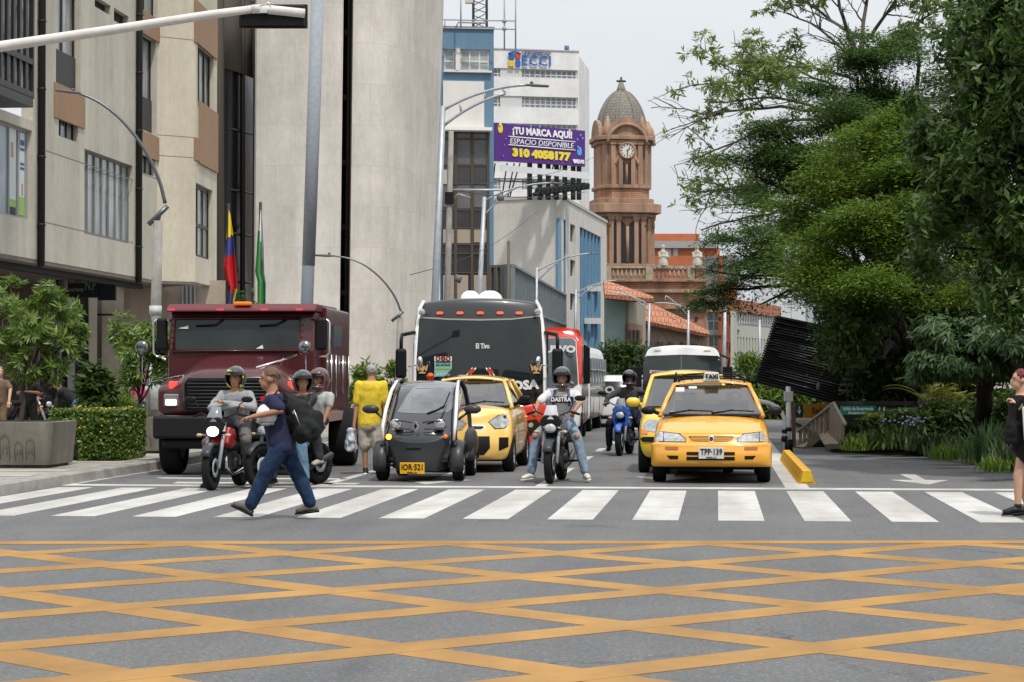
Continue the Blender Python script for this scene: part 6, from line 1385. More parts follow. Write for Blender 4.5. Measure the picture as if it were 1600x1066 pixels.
# ------------------------------------------------------------------ main taxi
f = Fr(1111.5, 756); tx = thing('taxi', 'yellow taxi hatchback with roof rack and TAXI box, first at the stop line', 'taxi', f.loc)
st = [(.03, .79, .28, .655), (.10, .835, .25, .715), (.4, .85, .22, .82), (.93, .845, .22, .95), (1.2, .855, .22, .97), (2.6, .855, .22, .98), (3.4, .84, .24, .97), (3.72, .79, .3, .88)]
hs = [(-1, -.6, .62, .27, .335), (.6, 1, .62, .27, .335), (-1, -.6, 2.98, .27, .335), (.6, 1, 2.98, .27, .335)]
bd_ = lat(tx, 'body', yel, US, TS, st, shell(nose=lambda t: .05 * (t > .5) + .05 * (t > .85), plan=.13), 2, hs); tb = bvh(bd_)
bp_ = lat(tx, 'bumper', yel, [-1, -.9, -.5, 0, .5, .9, 1], [0, .2, .55, .85, 1], [(-.09, .8, .25, .57), (-.02, .86, .235, .58), (.2, .868, .24, .58), (.32, .85, .25, .57)], lambda u, t, s, k: (u * s[1], s[0] + (.15, .11, .03, 0)[k] * abs(u) ** 3 - (.035 if .1 < t < .7 else 0) * (k == 0), s[2] + (s[3] - s[2]) * t), 2); bb = bvh(bp_)
def pair(tree, poly, nm, m, e, c=0, **k):
    decal(tree, poly, nm, m, e, **k); decal(tree, [(2 * c - x, z) for x, z in poly][::-1], nm, m, e, **k)
hl = f((1024, 676.5), (1036, 676.5), (1060, 679), (1070.5, 686), (1070.5, 690.5), (1024, 690.5)); pair(tb, hl, 'headlight', lens, tx, off=.012, step=.05); pair(tb, f((1023, 675.5), (1037, 675.5), (1062, 678), (1071.6, 685.5), (1071.6, 691.4), (1023, 691.4)), 'headlight_frame', dkbody, tx, off=.006)
pair(tb, f.rect(1035.8, 676.5, 1037, 690.5), 'lamp_divider', dkbody, tx, off=.016)
b = MB(); 
gr = decal(tb, f((1076, 682), (1146.5, 682), (1143, 688.5), (1137, 690), (1086, 690), (1080, 688.5)), 'grille', mat('grille_dark', (.07, .025, .01), .5), tx, off=.008)
for y in (683.6, 686, 688.2): decal(tb, f.rect(1079, y - .55, 1144, y + .55), 'grille_bar', yel, tx, off=.016)
z = f((1111.5, 686))[0][1]; b = MB(); b.lathe([(.05, 0), (.045, -.015)], (0, .0, z), 'Y', 16); b.build('emblem', chrome, tx)
text('S', .085, ink, tx, M=T((0, -.02, z)), width=.05, bold=.004)
for r_ in ((1073, 706, 1148, 711), (1073, 713.5, 1148, 719)): decal(bb, f.rect(*r_), 'air_intake', ink, tx, off=.006)
pair(bb, f.rect(1039.5, 698, 1060, 703), 'indicator', mat('amber_dim', (.35, .1, .02), .25, coat=.5), tx, off=.008); pair(bb, f((1042, 712), (1060, 712), (1060, 717.5), (1047, 717.5)), 'fog_recess', ink, tx, off=.006)
plate(tx, 'TPP·139', 0, f((0, 707.5))[0][1], -.14, platew, ink, .36, .165)
decal(tb, [(-.75, .96 - .25), (.75, .71), (.75, .713), (-.75, .713)], 'hood_gap', dkbody, tx, off=.002)
greenhouse(tx, (.95, .755, .985), (1.62, .56, 1.395), (2.7, .56, 1.4), (3.3, .72, .98), yel)
b = MB(); b.box((0, .93, .962), (1.42, .12, .03)); b.build('cowl', dkbody, tx, bev=.01)
b = MB(); wiper(b, -.62, .02, .9, .985); wiper(b, .0, .62, .9, .985); b.build('wiper', ink, tx)
for s_ in (-1, 1): vmirror(tx, s_ * .93, .98, 1.03, blackp, .11, .065)
b = MB()                                  # roof rack
for r_, zz_, y0, y1 in ((.5, 1.5, 1.7, 2.7), (.44, 1.57, 1.75, 2.65)):
    b.tube([(-r_, y0, zz_ - .03), (-r_ * .8, y0 - .08, zz_), (0, y0 - .12, zz_ + .015), (r_ * .8, y0 - .08, zz_), (r_, y0, zz_ - .03), (r_, y1, zz_ - .03), (-r_, y1, zz_ - .03), (-r_, y0, zz_ - .03)], .012, 6)
for x in (-.5, -.3, -.1, .1, .3, .5): b.tube([(x, 1.66, 1.49), (x, 2.7, 1.5)], .008, 5); b.tube([(x * .9, 1.62, 1.5), (x * .85, 1.66, 1.57)], .008, 5)
for x in (-.53, .53): b.tube([(x * 1.08, 1.72, 1.4), (x, 1.72, 1.6)], .014, 6); b.tube([(x * 1.08, 2.6, 1.4), (x, 2.6, 1.55)], .014, 6)
b.build('roof_rack', ink, tx)
b = MB(); b.box((.0, 1.6, 1.53), (.25, .12, .13), taper=.85); bx_ = b.build('taxi_box', mat('box_white', (.6, .6, .56), .4), tx, bev=.01); text('TAXI', .09, ink, bx_, M=T((0, 1.528, 1.53)), width=.2, bold=.004)
b = MB(); b.box((-.47, 1.41, 1.34), (.13, .004, .075), rx=-.55); b.box((-.28, 1.42, 1.37), (.12, .004, .04), rx=-.55); b.build('windscreen_sticker', mat('sticker', (.55, .6, .58), .5), tx)
b = MB(); b.box((.35, 1.12, 1.0), (.5, .2, .03)); b.build('dash_cloth', mat('cloth_blue', (.2, .35, .55), .8), tx, bev=.01)
for s_ in (-1, 1):
    for y in (.62, 2.98): wheel(tx, s_ * .755, y, .275, .19, s_, steel, 6)
b = MB(); b.box((0, 1.8, .24), (1.3, 2.6, .12)); b.build('underside', ink, tx)
# ------------------------------------------------------------------ second taxi (taller hatchback)
f2 = Fr(1071, 741); t2 = thing('taxi', 'taller bright yellow taxi half hidden behind the first one', 'taxi', f2.loc); yel2 = mat('taxi_yellow_bright', (.75, .5, .03), .32, coat=.8)
st = [(.03, .66, .28, .78), (.10, .72, .25, .86), (.35, .75, .22, .95), (.75, .755, .22, 1.03), (1.2, .76, .22, 1.04), (2.6, .76, .22, 1.04), (3.3, .75, .24, 1.03), (3.5, .7, .3, .95)]
o = lat(t2, 'body', yel2, US, TS, st, shell(nose=lambda t: .03 * (t > .6) + .06 * (t > .85), plan=.2), 2, [(-1, -.5, .6, .27, .32), (.5, 1, .6, .27, .32), (-1, -.5, 2.85, .27, .32), (.5, 1, 2.85, .27, .32)]); tr = bvh(o)
pair(tr, [(-.68, .78), (-.6, .86), (-.42, .84), (-.38, .74), (-.5, .66), (-.66, .67)], 'headlight', lens, t2, off=.01); pair(tr, [(-.7, .70), (-.62, .72), (-.6, .62), (-.7, .62)], 'indicator', orangeL, t2, off=.014)
decal(tr, [(-.73, .5), (.73, .5), (.73, .58), (-.73, .58)], 'bumper_strip', blackp, t2, off=.015); decal(tr, [(-.35, .32), (.35, .32), (.3, .45), (-.3, .45)], 'air_intake', ink, t2, off=.01)
greenhouse(t2, (.75, .69, 1.06), (1.45, .56, 1.53), (3.1, .56, 1.55), (3.3, .7, 1.05), yel2, inner=True)
for s_ in (-1, 1): vmirror(t2, s_ * .86, .95, 1.12, yel2, .12, .085)
for s_ in (-1, 1):
    for y in (.6, 2.85): wheel(t2, s_ * .67, y, .27, .17, s_, steel, 6)
b = MB(); b.box((0, 1.8, .24), (1.1, 2.6, .12)); b.build('underside', ink, t2)
# ------------------------------------------------------------------ yellow rounded hatchback behind the tiny electric car
f3 = Fr(721, 739.6); pc = thing('small_car', 'yellow rounded city hatchback behind the tiny black electric car', 'car', f3.loc); yel3 = mat('car_yellow', (.8, .5, .12), .3, coat=.9, var=.05)
st = [(.0, .68, .24, .84), (.08, .75, .2, .95), (.35, .79, .2, 1.01), (.85, .79, .2, 1.06), (1.3, .795, .2, 1.07), (2.6, .795, .2, 1.09), (3.3, .77, .24, 1.05), (3.55, .7, .3, .95)]
o = lat(pc, 'body', yel3, US, TS, st, shell(nose=lambda t: .0 + .07 * (t > .6) + .07 * (t > .85), plan=.26), 2, [(-1, -.5, .68, .3, .345), (.5, 1, .68, .3, .345), (-1, -.5, 3.0, .3, .345), (.5, 1, 3.0, .3, .345)]); tr = bvh(o)
pair(tr, f3((762, 660), (774, 651), (788, 646), (792.5, 649), (792.5, 663), (784, 669), (772, 670)), 'headlight', lens, pc, off=.01); pair(tr, f3((760.5, 660), (774, 649.6), (789, 644.6), (793.8, 648), (793.8, 664), (785, 670.3), (771, 671.5)), 'headlight_frame', dkbody, pc, off=.004)
decal(tr, f3((690, 665), (755, 665), (757, 668.5), (752, 672), (692, 672), (686, 668.5)), 'upper_grille', chrome, pc, off=.006); decal(tr, f3((692, 666), (753, 666), (755, 668.5), (751, 671), (694, 671), (689, 668.5)), 'grille_mesh', ink, pc, off=.012)
decal(tr, f3((678, 682), (764, 682), (765, 700), (756, 711), (686, 711), (677, 700)), 'lower_grille', blackp, pc, off=.008); pair(tr, f3((778, 684), (792, 684), (792, 699), (778, 705)), 'fog_recess', ink, pc, off=.008)
greenhouse(pc, (.85, .72, 1.07), (1.6, .51, 1.455), (2.9, .5, 1.46), (3.35, .7, 1.09), yel3, inner=True)
b = MB(); b.box((0, .84, 1.05), (1.3, .12, .03)); b.build('cowl', dkbody, pc, bev=.01); b = MB(); wiper(b, -.6, .02, .86, 1.08); wiper(b, 0, .6, .86, 1.08); b.build('wiper', ink, pc)
b = MB(); b.ball((-.2, 1.75, 1.535), (.1, .1, .035), 10); b.build('roof_light', mat('roof_l', (.3, .2, .13), .4), pc)
for s_ in (-1, 1): vmirror(pc, s_ * .91, 1.05, 1.13, ink, .13, .075)
tr_ = tr; decal(tr_, [(1.3, .3), (1.32, .3), (1.32, 1.0), (1.3, 1.0)], 'door_gap', dkbody, pc, d='R', off=.003); decal(tr_, [(2.3, .3), (2.32, .3), (2.32, 1.0), (2.3, 1.0)], 'door_gap', dkbody, pc, d='R', off=.003)
b = MB()
for y in (2.1,): b.tube([(.82, y, .86), (.84, y + .08, .86), (.82, y + .16, .86)], .014, 6)
b.build('door_handle', yel3, pc)
for s_ in (-1, 1):
    for y in (.68, 3.0): wheel(pc, s_ * .69, y, .3, .18, s_, alloy, 5)
b = MB(); b.box((0, 1.8, .24), (1.1, 2.6, .12)); b.build('underside', ink, pc)
# ------------------------------------------------------------------ tiny electric car
fz = Fr(652, 753); tz = thing('electric_quadricycle', 'tiny black two-seat electric car with white side arches and exposed wheels', 'electric car', fz.loc)
gloss = mat('gloss_black', (.006, .006, .007), .1, coat=1); satin = mat('satin_grey', (.032, .034, .038), .38, var=.1, spec=.7); wsid = mat('arch_white', (.62, .63, .64), .25, coat=.7)
# narrow cabin pod: stations front to back; upper front is a raked screen
prof = [(.0, .30, .62), (.10, .26, .80), (.38, .25, 1.02), (.72, .25, 1.34), (1.05, .25, 1.47), (1.5, .25, 1.5), (1.85, .3, 1.36), (2.05, .4, 1.0)]
def podfn(u, t, s, k):
    y, zl, zt = s; hw = .545 - .06 * max(0, (zl + (zt - zl) * t) - .7) / .7; hw *= (.88 if k == 0 else 1)
    return (u * hw, y + (.10 * u * u if k < 5 else 0), zl + (zt - zl) * t - .05 * u * u * (t == 1))
pod = lat(tz, 'body', gloss, [-1, -.85, -.4, 0, .4, .85, 1], [0, .3, .65, 1], prof, podfn, 2); tp = bvh(pod)
scr = fz((620, 640), (617, 634), (630, 608), (640, 602.5), (695, 602.5), (699, 606), (696, 640), (650, 643)); decal(tp, fz((613.5, 645), (622, 622), (632, 606), (642, 601.5), (697, 601.5), (701, 605), (699, 640), (694, 645), (650, 647)), 'windscreen', mat('screen_glass', (.1, .105, .11), .04, spec=.9, coat=1, var=.6, vscale=2.2, col2=(.03, .032, .035)), tz, off=.006, step=.06)
decal(tp, fz((620.5, 641), (624.5, 618), (629, 611), (632, 611), (634, 625), (634, 642)), 'side_reflection_pane', mat('pane_pale', (.16, .18, .19), .1), tz, off=.01)  # pale patch paints a reflection onto the cabin glass
for x in (616.5, 686.5):
    px, pz = fz((x, 663.8))[0]; b = MB(); b.lathe([(.078, .1), (.08, -.005), (.066, -.012)], (px, .05, pz), 'Y', 22); b.build('lamp_ring', chrome, tz); b = MB(); b.ball((px, .045, pz), (.062, .02, .062), 14); b.build('headlight', lens, tz)
em = fz((649.5, 657.5), (655, 666), (649.5, 675.5), (644, 666)); b = MB(); b.prism(em, -.035, -.01); ino = fz((649.5, 661.5), (652.2, 666), (649.5, 671), (646.8, 666)); o = b.build('emblem', chrome, tz, bev=.003); b = MB(); b.prism(ino, -.04, -.034); b.build('emblem_core', ink, o)
b = MB()
for s_ in (-1, 1): b.tube([(s_ * .08, -.02, .86), (s_ * .2, .0, .885), (s_ * .4, .06, .885)], .012, 5); b.tube([(s_ * .1, -.015, .77), (s_ * .3, .02, .76), (s_ * .42, .06, .8)], .01, 5)
b.build('nose_crease', satin, tz)
bmp = lat(tz, 'bumper', satin, [-1, -.8, -.4, 0, .4, .8, 1], [0, .25, .6, .85, 1], [(-.1, .36, .17, .66), (-.04, .4, .15, .68), (.2, .46, .15, .7), (.35, .47, .16, .7)], lambda u, t, s, k: (u * s[1] * (.78, .86, 1, 1.12, 1.1)[[0, .25, .6, .85, 1].index(t)], s[0] + (.12, .08, .02, 0)[k] * abs(u) ** 2 - (.03 if t < .5 and k == 0 else 0), s[2] + (s[3] - s[2]) * t - (.1 * (1 - u * u) if t == 1 else 0)), 2); tbm = bvh(bmp)
decal(tbm, fz((634, 694), (662, 694), (658, 700), (638, 700)), 'tow_slot', satin, tz, off=.012); decal(tbm, fz.rect(635, 700.5, 659, 702.5), 'slot_shadow', ink, tz, off=.008)
plate(tz, 'IOR·521', *[fz((646.5, 731))[0][k] for k in (0, 1)], -.16, platey, ink, .36, .165)
px, pz = fz((606.5, 683))[0]; b = MB(); b.ball((px, .02, pz), (.045, .04, .045), 12); b.build('indicator', mat('amber_lit', (1, .5, .05), .3, emit=1.6), tz); px, pz = fz((696, 682.5))[0]; b = MB(); b.ball((px, .02, pz), (.038, .04, .038), 12); b.build('indicator', orangeL, tz)
for s_ in (-1, 1):                                    # white side frames, lower pods, door
    b = MB(); arc = [(.52, .12, .6), (.535, .16, .8), (.525, .36, 1.03), (.495, .70, 1.32), (.47, 1.02, 1.45), (.46, 1.4, 1.49)]; b.tube([(s_ * x, y, z) for x, y, z in arc], [.022, .029, .032, .03, .026, .02], 10, flat=.9); b.build('side_arch', wsid, tz)
    b = MB(); arc = [(.455, 1.4, 1.48), (.48, 1.75, 1.36), (.52, 1.95, 1.05), (.54, 2.0, .6), (.52, 1.6, .3), (.52, .8, .27), (.53, .35, .4), (.54, .12, .56)]; b.tube([(s_ * x, y, z) for x, y, z in arc], .032, 8); b.build('door_frame', satin, tz)
    b = MB(); b.ball((s_ * .76, .42, 1.03 + .02), (.13, .06, .07), 12); b.tube([(s_ * .68, .45, 1.0), (s_ * .55, .4, .9)], .02, 6); b.build('mirror', satin, tz)
    for y, tx_ in ((.36, .565), (2.05, .53)):
        wheel(tz, s_ * tx_, y, .262 if y < 1 else .268, .15 if y < 1 else .16, s_, chrome if y < 1 else alloy, 7)
        b = MB(); rs_ = []
        for k in range(10):
            a = R(-20 + 170 * k / 9) if y < 1 else R(-5 + 185 * k / 9); r_ = .315; rs_.append([Vector((s_ * tx_ + dx, y - r2 * math.cos(a) * 1.0, .262 + r2 * math.sin(a))) for dx, r2 in ((-.105, r_ - .03), (-.09, r_ + .005), (0, r_ + .03), (.09, r_ + .005), (.105, r_ - .03), (0, r_ - .005))])
        b.rings(rs_); b.build('mudguard', satin, tz)
        b = MB(); b.tube([(s_ * .25, y, .3), (s_ * tx_ * .85, y, .27)], .022, 6); b.tube([(s_ * .25, y + .05, .22), (s_ * tx_ * .85, y, .22)], .02, 6); b.tube([(s_ * .38, y, .62), (s_ * .46, y, .3)], .03, 8); b.build('suspension', steel, tz)
        if y > 1: b = MB(); b.ball((s_ * .5, y, .5), (.16, .42, .28), 12); b.build('rear_wing', satin, tz)
b = MB(); b.tube([(.12, .18, .985), (.26, .25, 1.04), (.36, .3, 1.1)], .018, 6); b.tube([(.33, .33, 1.06), (.39, .52, 1.25), (.4, .58, 1.3)], .01, 5); b.build('wiper', ink, tz)
b = MB(); b.box((0, 1.1, .25), (.8, 1.7, .12)); b.build('floor', ink, tz)
# ------------------------------------------------------------------ black bus
fb = Fr(749, 721); bk = thing('bus', 'large black bus with white edge strips and wide dark windscreen, behind the yellow hatchback', 'bus', fb.loc, R(5))
busblk = mat('bus_black', (.022, .023, .026), .35, coat=.25, var=.1); busred = mat('bus_red', (.62, .035, .015), .3, coat=.8); busw = mat('bus_white', (.8, .8, .79), .35, coat=.5)
def busbody(e, L, hw, zr, m, name='body', zl=.3, rake=.35, plan=.16):
    ts = [0, .1, .3, .55, .8, .93, 1]
    st = [(0, 0), (.08, 0), (.5, 0), (1.2, 0), (L * .5, 0), (L - .6, 0), (L, 0)]
    def fn(u, t, s, k):
        y = s[0] + (rake * max(0, t - .4) ** 1.3 * 1.6 if k < 3 else 0) * (1, .95, .5)[min(k, 2)] + (plan * abs(u) ** 3 * (1, .8, .2)[k] if k < 3 else 0)
        w_ = hw * (.97, 1, 1, 1, .985, .95, .86)[ts.index(t)]; top = zr - .09 * abs(u) ** 3 - (.0 if k > 1 else .05 * (1 - k)) ; return (u * w_ * (.985 if k == 0 else 1), y, zl + (top - zl) * t)
    return lat(e, name, m, [-1, -.88, -.45, 0, .45, .88, 1], ts, st, fn, 2)
o = busbody(bk, 8.8, 1.24, fb((0, 464))[0][1], busblk); tr = bvh(o)
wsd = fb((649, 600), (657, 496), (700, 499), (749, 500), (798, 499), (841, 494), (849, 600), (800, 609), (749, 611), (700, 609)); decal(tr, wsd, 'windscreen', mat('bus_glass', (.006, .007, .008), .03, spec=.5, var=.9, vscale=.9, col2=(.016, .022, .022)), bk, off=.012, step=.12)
decal(tr, fb((652, 498), (657, 494), (700, 497), (749, 498), (798, 497), (843, 492), (843, 494), (798, 499.3), (749, 500.5), (700, 499.3), (657, 496.5)), 'screen_trim', mat('trim_beige', (.3, .27, .24), .4), bk, off=.02)
decal(tr, fb((652, 640), (846, 640), (849, 613), (749, 622), (649, 613)), 'lower_panel', gloss, bk, off=.01); 
low = lat(bk, 'bumper', busred, [-1, -.9, -.5, 0, .5, .9, 1], [0, .3, .7, 1], [(-.14, 1.2, .3, 1.04), (-.06, 1.24, .28, 1.06), (.3, 1.26, .28, 1.06), (.6, 1.25, .28, 1.05)], lambda u, t, s, k: (u * s[1], s[0] + (.2, .14, .03, 0)[k] * abs(u) ** 3, s[2] + (s[3] - s[2]) * t - .06 * (t == 1) * (1 - abs(u))), 2); tl = bvh(low)
pair(tl, fb((800, 660), (838, 655), (850, 668), (850, 674), (800, 688)), 'lamp_cluster', gloss, bk, off=.01); pair(tl, [((x - 749) / fb.s, z) for x, z in ()] or fb((826, 662), (831, 660), (834, 664), (831, 668), (826, 667)), 'headlight', lens, bk, off=.02); decal(tl, fb.rect(700, 650, 800, 690), 'grille', ink, bk, off=.01)
for s_ in (-1, 1):
    decal(tr, [(s_ * dx / fb.s, 1.5 + (592 - y) / fb.s) for dx, y in ((106.5, 640), (101, 640), (100, 560), (96.5, 500), (91, 478), (87, 468), (91, 468), (98, 480), (103.5, 520))][::s_], 'edge_strip', busw, bk, off=.03, step=.1, thick=.02)
    b = MB(); x = s_ * 1.42; b.tube([(s_ * 1.2, .3, 2.35), (x * .99, .0, 2.3), (x, -.05, 2.2), (x, -.08, 2.0)], .035, 8); b.build('mirror_arm', blackp, bk)
    b = MB(); b.box((x, -.1, 1.78), (.2, .12, .54)); b.build('mirror', blackp, bk, bev=.05)
    b = MB(); b.ball((s_ * 1.07, -.12, 1.8), (.055, .06, .12), 10); b.tube([(s_ * 1.07, -.1, 1.76), (s_ * 1.3, .1, 1.72)], .012, 5); b.build('small_mirror', chrome, bk)
    px = s_ * 1.06; b = MB(); b.lathe([(.06, .02), (.06, -.03), (.045, -.04)], (px, .25, fb((0, 487))[0][1]), 'Y', 16); b.build('upper_lamp', lens, bk)
for x in (686, 718, 750, 781, 811): decal(tr, fb((x - 6, 488.5), (x - 4, 490.5), (x + 4, 490.5), (x + 6, 488.5), (x + 4, 486), (x - 4, 486)), 'marker_lamp', mat('marker_orange', (.8, .12, .03), .3, emit=.15), bk, off=.03, step=.05)
for x, r_ in ((730, .2), (762, .25)): b = MB(); b.ball(((x - 749) / fb.s, 1.6, 2.98), (r_, r_, .2), 16); b.build('roof_dome', busw, bk)
def onb(tree, x, z, off=.03): h = tree.ray_cast(Vector((x, -6, z)), Vector((0, 1, 0)))[0]; return (h.y if h else 0) - off
(x, z), = fb((828, 604)); text('FORMOSA', .22, wt, bk, M=T((x - .4, onb(tr, x, z, .05), z)) @ Matrix.Rotation(-.06, 4, 'Y'), width=1.14, bold=.012, th=.02)
(x, z), = fb((754, 541)); text('El Tivo', .13, wt, bk, M=T((x, onb(tr, x, z), z)), width=.25, bold=.004)
(x, z), = fb((692, 573)); y_ = onb(tr, x, z, .03); b = MB(); b.box((x, y_, z), (.32, .01, .37)); sg = b.build('route_sign', mat('sign_teal', (.2, .45, .42), .5), bk); b = MB(); b.box((x, y_ - .008, z + .145), (.32, .005, .08)); b.build('sign_header', wt, sg); b = MB(); b.box((x, y_ - .008, z - .03), (.3, .005, .03)); b.build('sign_band', mat('sign_olive', (.35, .4, .08), .5), sg)
text('080', .12, mat('ink_red', (.25, .02, .02), .5), sg, M=T((x, y_ - .014, z + .145)), width=.28, bold=.003); text('CARABOBO', .04, ink, sg, M=T((x, y_ - .01, z + .085)), width=.26); text('SAN ANTONIO', .05, ink, sg, M=T((x, y_ - .01, z + .03)), width=.26); text('LA 80 EXITO', .06, wt, sg, M=T((x, y_ - .01, z - .15)), width=.24)
(x, z), = fb((672, 589)); b = MB(); b.lathe([(.075, 0), (.075, -.01)], (x, onb(tr, x, z, .03), z), 'Y', 18); o = b.build('round_sticker', mat('sticker_orange', (.7, .1, .02), .5), bk); text('LA 80', .05, ink, o, M=T((x, onb(tr, x, z, .045), z)), width=.11)
gold = mat('gold', (.55, .36, .16), .4); 
for cx in (659, 838):
    (x, z), = fb((cx, 576)); y_ = onb(tr, x, z, .035); b = MB()
    b.prism([(x - .05, z + .0), (x, z - .07), (x + .05, z), (x + .05, z + .05), (x - .05, z + .05)], y_, y_ + .01)
    for s_ in (-1, 1): b.prism([(x + s_ * .05, z - .03), (x + s_ * .06, z + .03), (x + s_ * .11, z + .09), (x + s_ * .09, z + .0), (x + s_ * .08, z - .05)], y_, y_ + .01)
    b.prism([(x - .07, z - .09), (x + .07, z - .09), (x + .05, z - .06), (x - .05, z - .06)], y_, y_ + .01); b.build('crest', gold, bk)
b = MB()
for s_, x0, x1 in ((-1, 724, 741), (1, 776, 762)):
    for o_ in (-.03, .03):
        (xa, za), = fb((x0, 597)); (xb, zb2), = fb((x1, 575)); b.tube([(xa + o_, -.1, za), (xb + o_, -.02, zb2)], .012, 5)
b.build('wiper', wt, bk); b = MB()
for x0 in (737, 766): (x, z), = fb((x0, 580)); b.box((x, -.07, z), (.12, .02, .07), ry=.6 if x0 > 750 else -.6)
b.build('wiper_motif', mat('motif_red', (.5, .05, .03), .5), bk)
for s_ in (-1, 1):
    b = MB()
    for k in range(6): b.box((s_ * 1.235, 2 + k * 1.25, 2.0), (.05, 1.1, .8))
    b.build('side_window', wglass, bk, bev=.05)
    for y in (1.9, 7.2): wheel(bk, s_ * 1.08, y, .45, .28, s_, steel, 8)
# ------------------------------------------------------------------ red and white bus, and the one behind it
fr = Fr(829, 692); rb_ = thing('bus', 'red and white bus partly hidden right of the black bus', 'bus', fr.loc, R(2.2))
o = busbody(rb_, 6.8, 1.2, fr((0, 513))[0][1] + .02, busw, zl=.35, rake=.25); tr = bvh(o)
decal(tr, fr((800, 540), (810, 513), (880, 511), (904, 515), (909, 528), (909, 600), (904.5, 600), (900, 532), (893, 527), (800, 527)), 'red_band', busred, rb_, off=.008, step=.1)
decal(tr, fr((730, 605), (735, 529), (893, 528), (899, 533), (903, 600), (895, 606)), 'windscreen', mat('pale_screen', (.1, .12, .13), .05, spec=.6, var=.5, vscale=1), rb_, off=.012, step=.1)
(x, z), = fr((868, 546)); text('NUEVO', .22, wt, rb_, M=T((x, onb(tr, x, z, .04), z)), width=.95, bold=.012); (x, z), = fr((891, 597)); text('S.A.', .1, wt, rb_, M=T((x, onb(tr, x, z, .04), z)), width=.16, bold=.004)
decal(tr, [(.35, 2.52), (6.7, 2.52), (6.7, 2.42), (.35, 2.36)], 'red_rail', busred, rb_, d='R', off=.02, step=.3); decal(tr, [(.3, 1.35), (6.7, 1.35), (6.7, 2.36), (.45, 2.3)], 'side_window', wglass, rb_, d='R', off=.012, step=.3)
sil = mat('livery_silver', (.42, .42, .42), .2, .5, var=.5, vscale=3, streak=True); decal(tr, [(.3, .4), (6.7, .4), (6.7, 1.3), (.3, 1.3)], 'side_panel', sil, rb_, d='R', off=.012, step=.3)
for y0 in (.4, 2.1, 4.6): decal(tr, [(y0, .4), (y0 + .9, .4), (y0 + 1.2, 1.05), (y0 + .5, 1.15)], 'livery_flash', busred, rb_, d='R', off=.02, step=.2)
b = MB()
for k in range(5): b.box((1.225, 1.5 + k * 1.2, 1.85), (.04, .05, .95))
b.build('window_post', ink, rb_)
for s_ in (-1, 1):
    for y in (1.5, 5.2): wheel(rb_, s_ * 1.03, y, .42, .25, s_, steel, 8)
(x, z), = fr((908, 640)); b = MB(); b.tube([(1.2, .0, .38), (1.2, .15, .7)], .03, 6); b.build('step_rail', blackp, rb_)
p_ = P(921, 592, 57); r2_ = thing('bus', 'white-roofed bus with dark side windows directly behind the red and white bus', 'bus', (p_.x - 1.2, p_.y, 0), R(-.5)); o = busbody(r2_, 7.2, 1.2, 2.5, busw, zl=.35, rake=.25); tr = bvh(o)
decal(tr, [(.3, 1.25), (7.0, 1.25), (7.0, 2.1), (.45, 2.08)], 'side_window', wglass, r2_, d='R', off=.012, step=.3); decal(tr, [(.3, .4), (7.0, .4), (7.0, 1.2), (.3, 1.2)], 'side_panel', sil, r2_, d='R', off=.012, step=.3)
for y0 in (1.5, 4.0): decal(tr, [(y0, .4), (y0 + .4, .4), (y0 + .7, .9), (y0 + .3, 1.0)], 'livery_flash', busred, r2_, d='R', off=.02, step=.2)
b = MB()
for k in range(6): b.box((1.215, 1 + k * 1.15, 1.7), (.05, .06, .8))
b.tube([(1.22, .6, 1.75), (1.22, 6.8, 1.75)], .02, 4); b.build('window_post', steel, r2_)
for y in (1.5, 5.5): wheel(r2_, 1.03, y, .42, .25, 1, steel, 8)
# yellow car nose between the buses, white van and yellow car further back
p_ = P(953, 592, 65.5); yc = thing('small_car', 'sliver of a yellow car behind the red and white bus', 'car', (p_.x - .72, p_.y, 0)); st = [(.0, .68, .24, .7), (.08, .75, .2, .8), (.35, .78, .2, .9), (.9, .78, .2, 1.0), (3, .78, .2, 1.02), (3.6, .7, .3, .95)]
lat(yc, 'body', yel3, US, TS, st, shell(plan=.26), 2); greenhouse(yc, (.9, .7, 1.0), (1.6, .56, 1.42), (2.9, .55, 1.42), (3.4, .7, 1.0), yel3, inner=False)
for s_ in (-1, 1): wheel(yc, s_ * .7, .65, .3, .18, s_, alloy)
p_ = P(952, 592, 63); vn = thing('van', 'white van with large letters, far behind the blue motorcycle', 'van', (p_.x, p_.y, 0)); o = busbody(vn, 5, .95, 1.6, busw, zl=.35, rake=.5); tr = bvh(o); decal(tr, [(-.82, .95), (.82, .95), (.75, 1.42), (-.75, 1.42)], 'windscreen', wglass, vn, off=.012, step=.15); text('RO', .3, wt, vn, M=T((-.1, onb(tr, 0, 1.15, .05), 1.15)), width=.5, bold=.012)
for s_ in (-1, 1): wheel(vn, s_ * .8, 1, .34, .22, s_, steel)
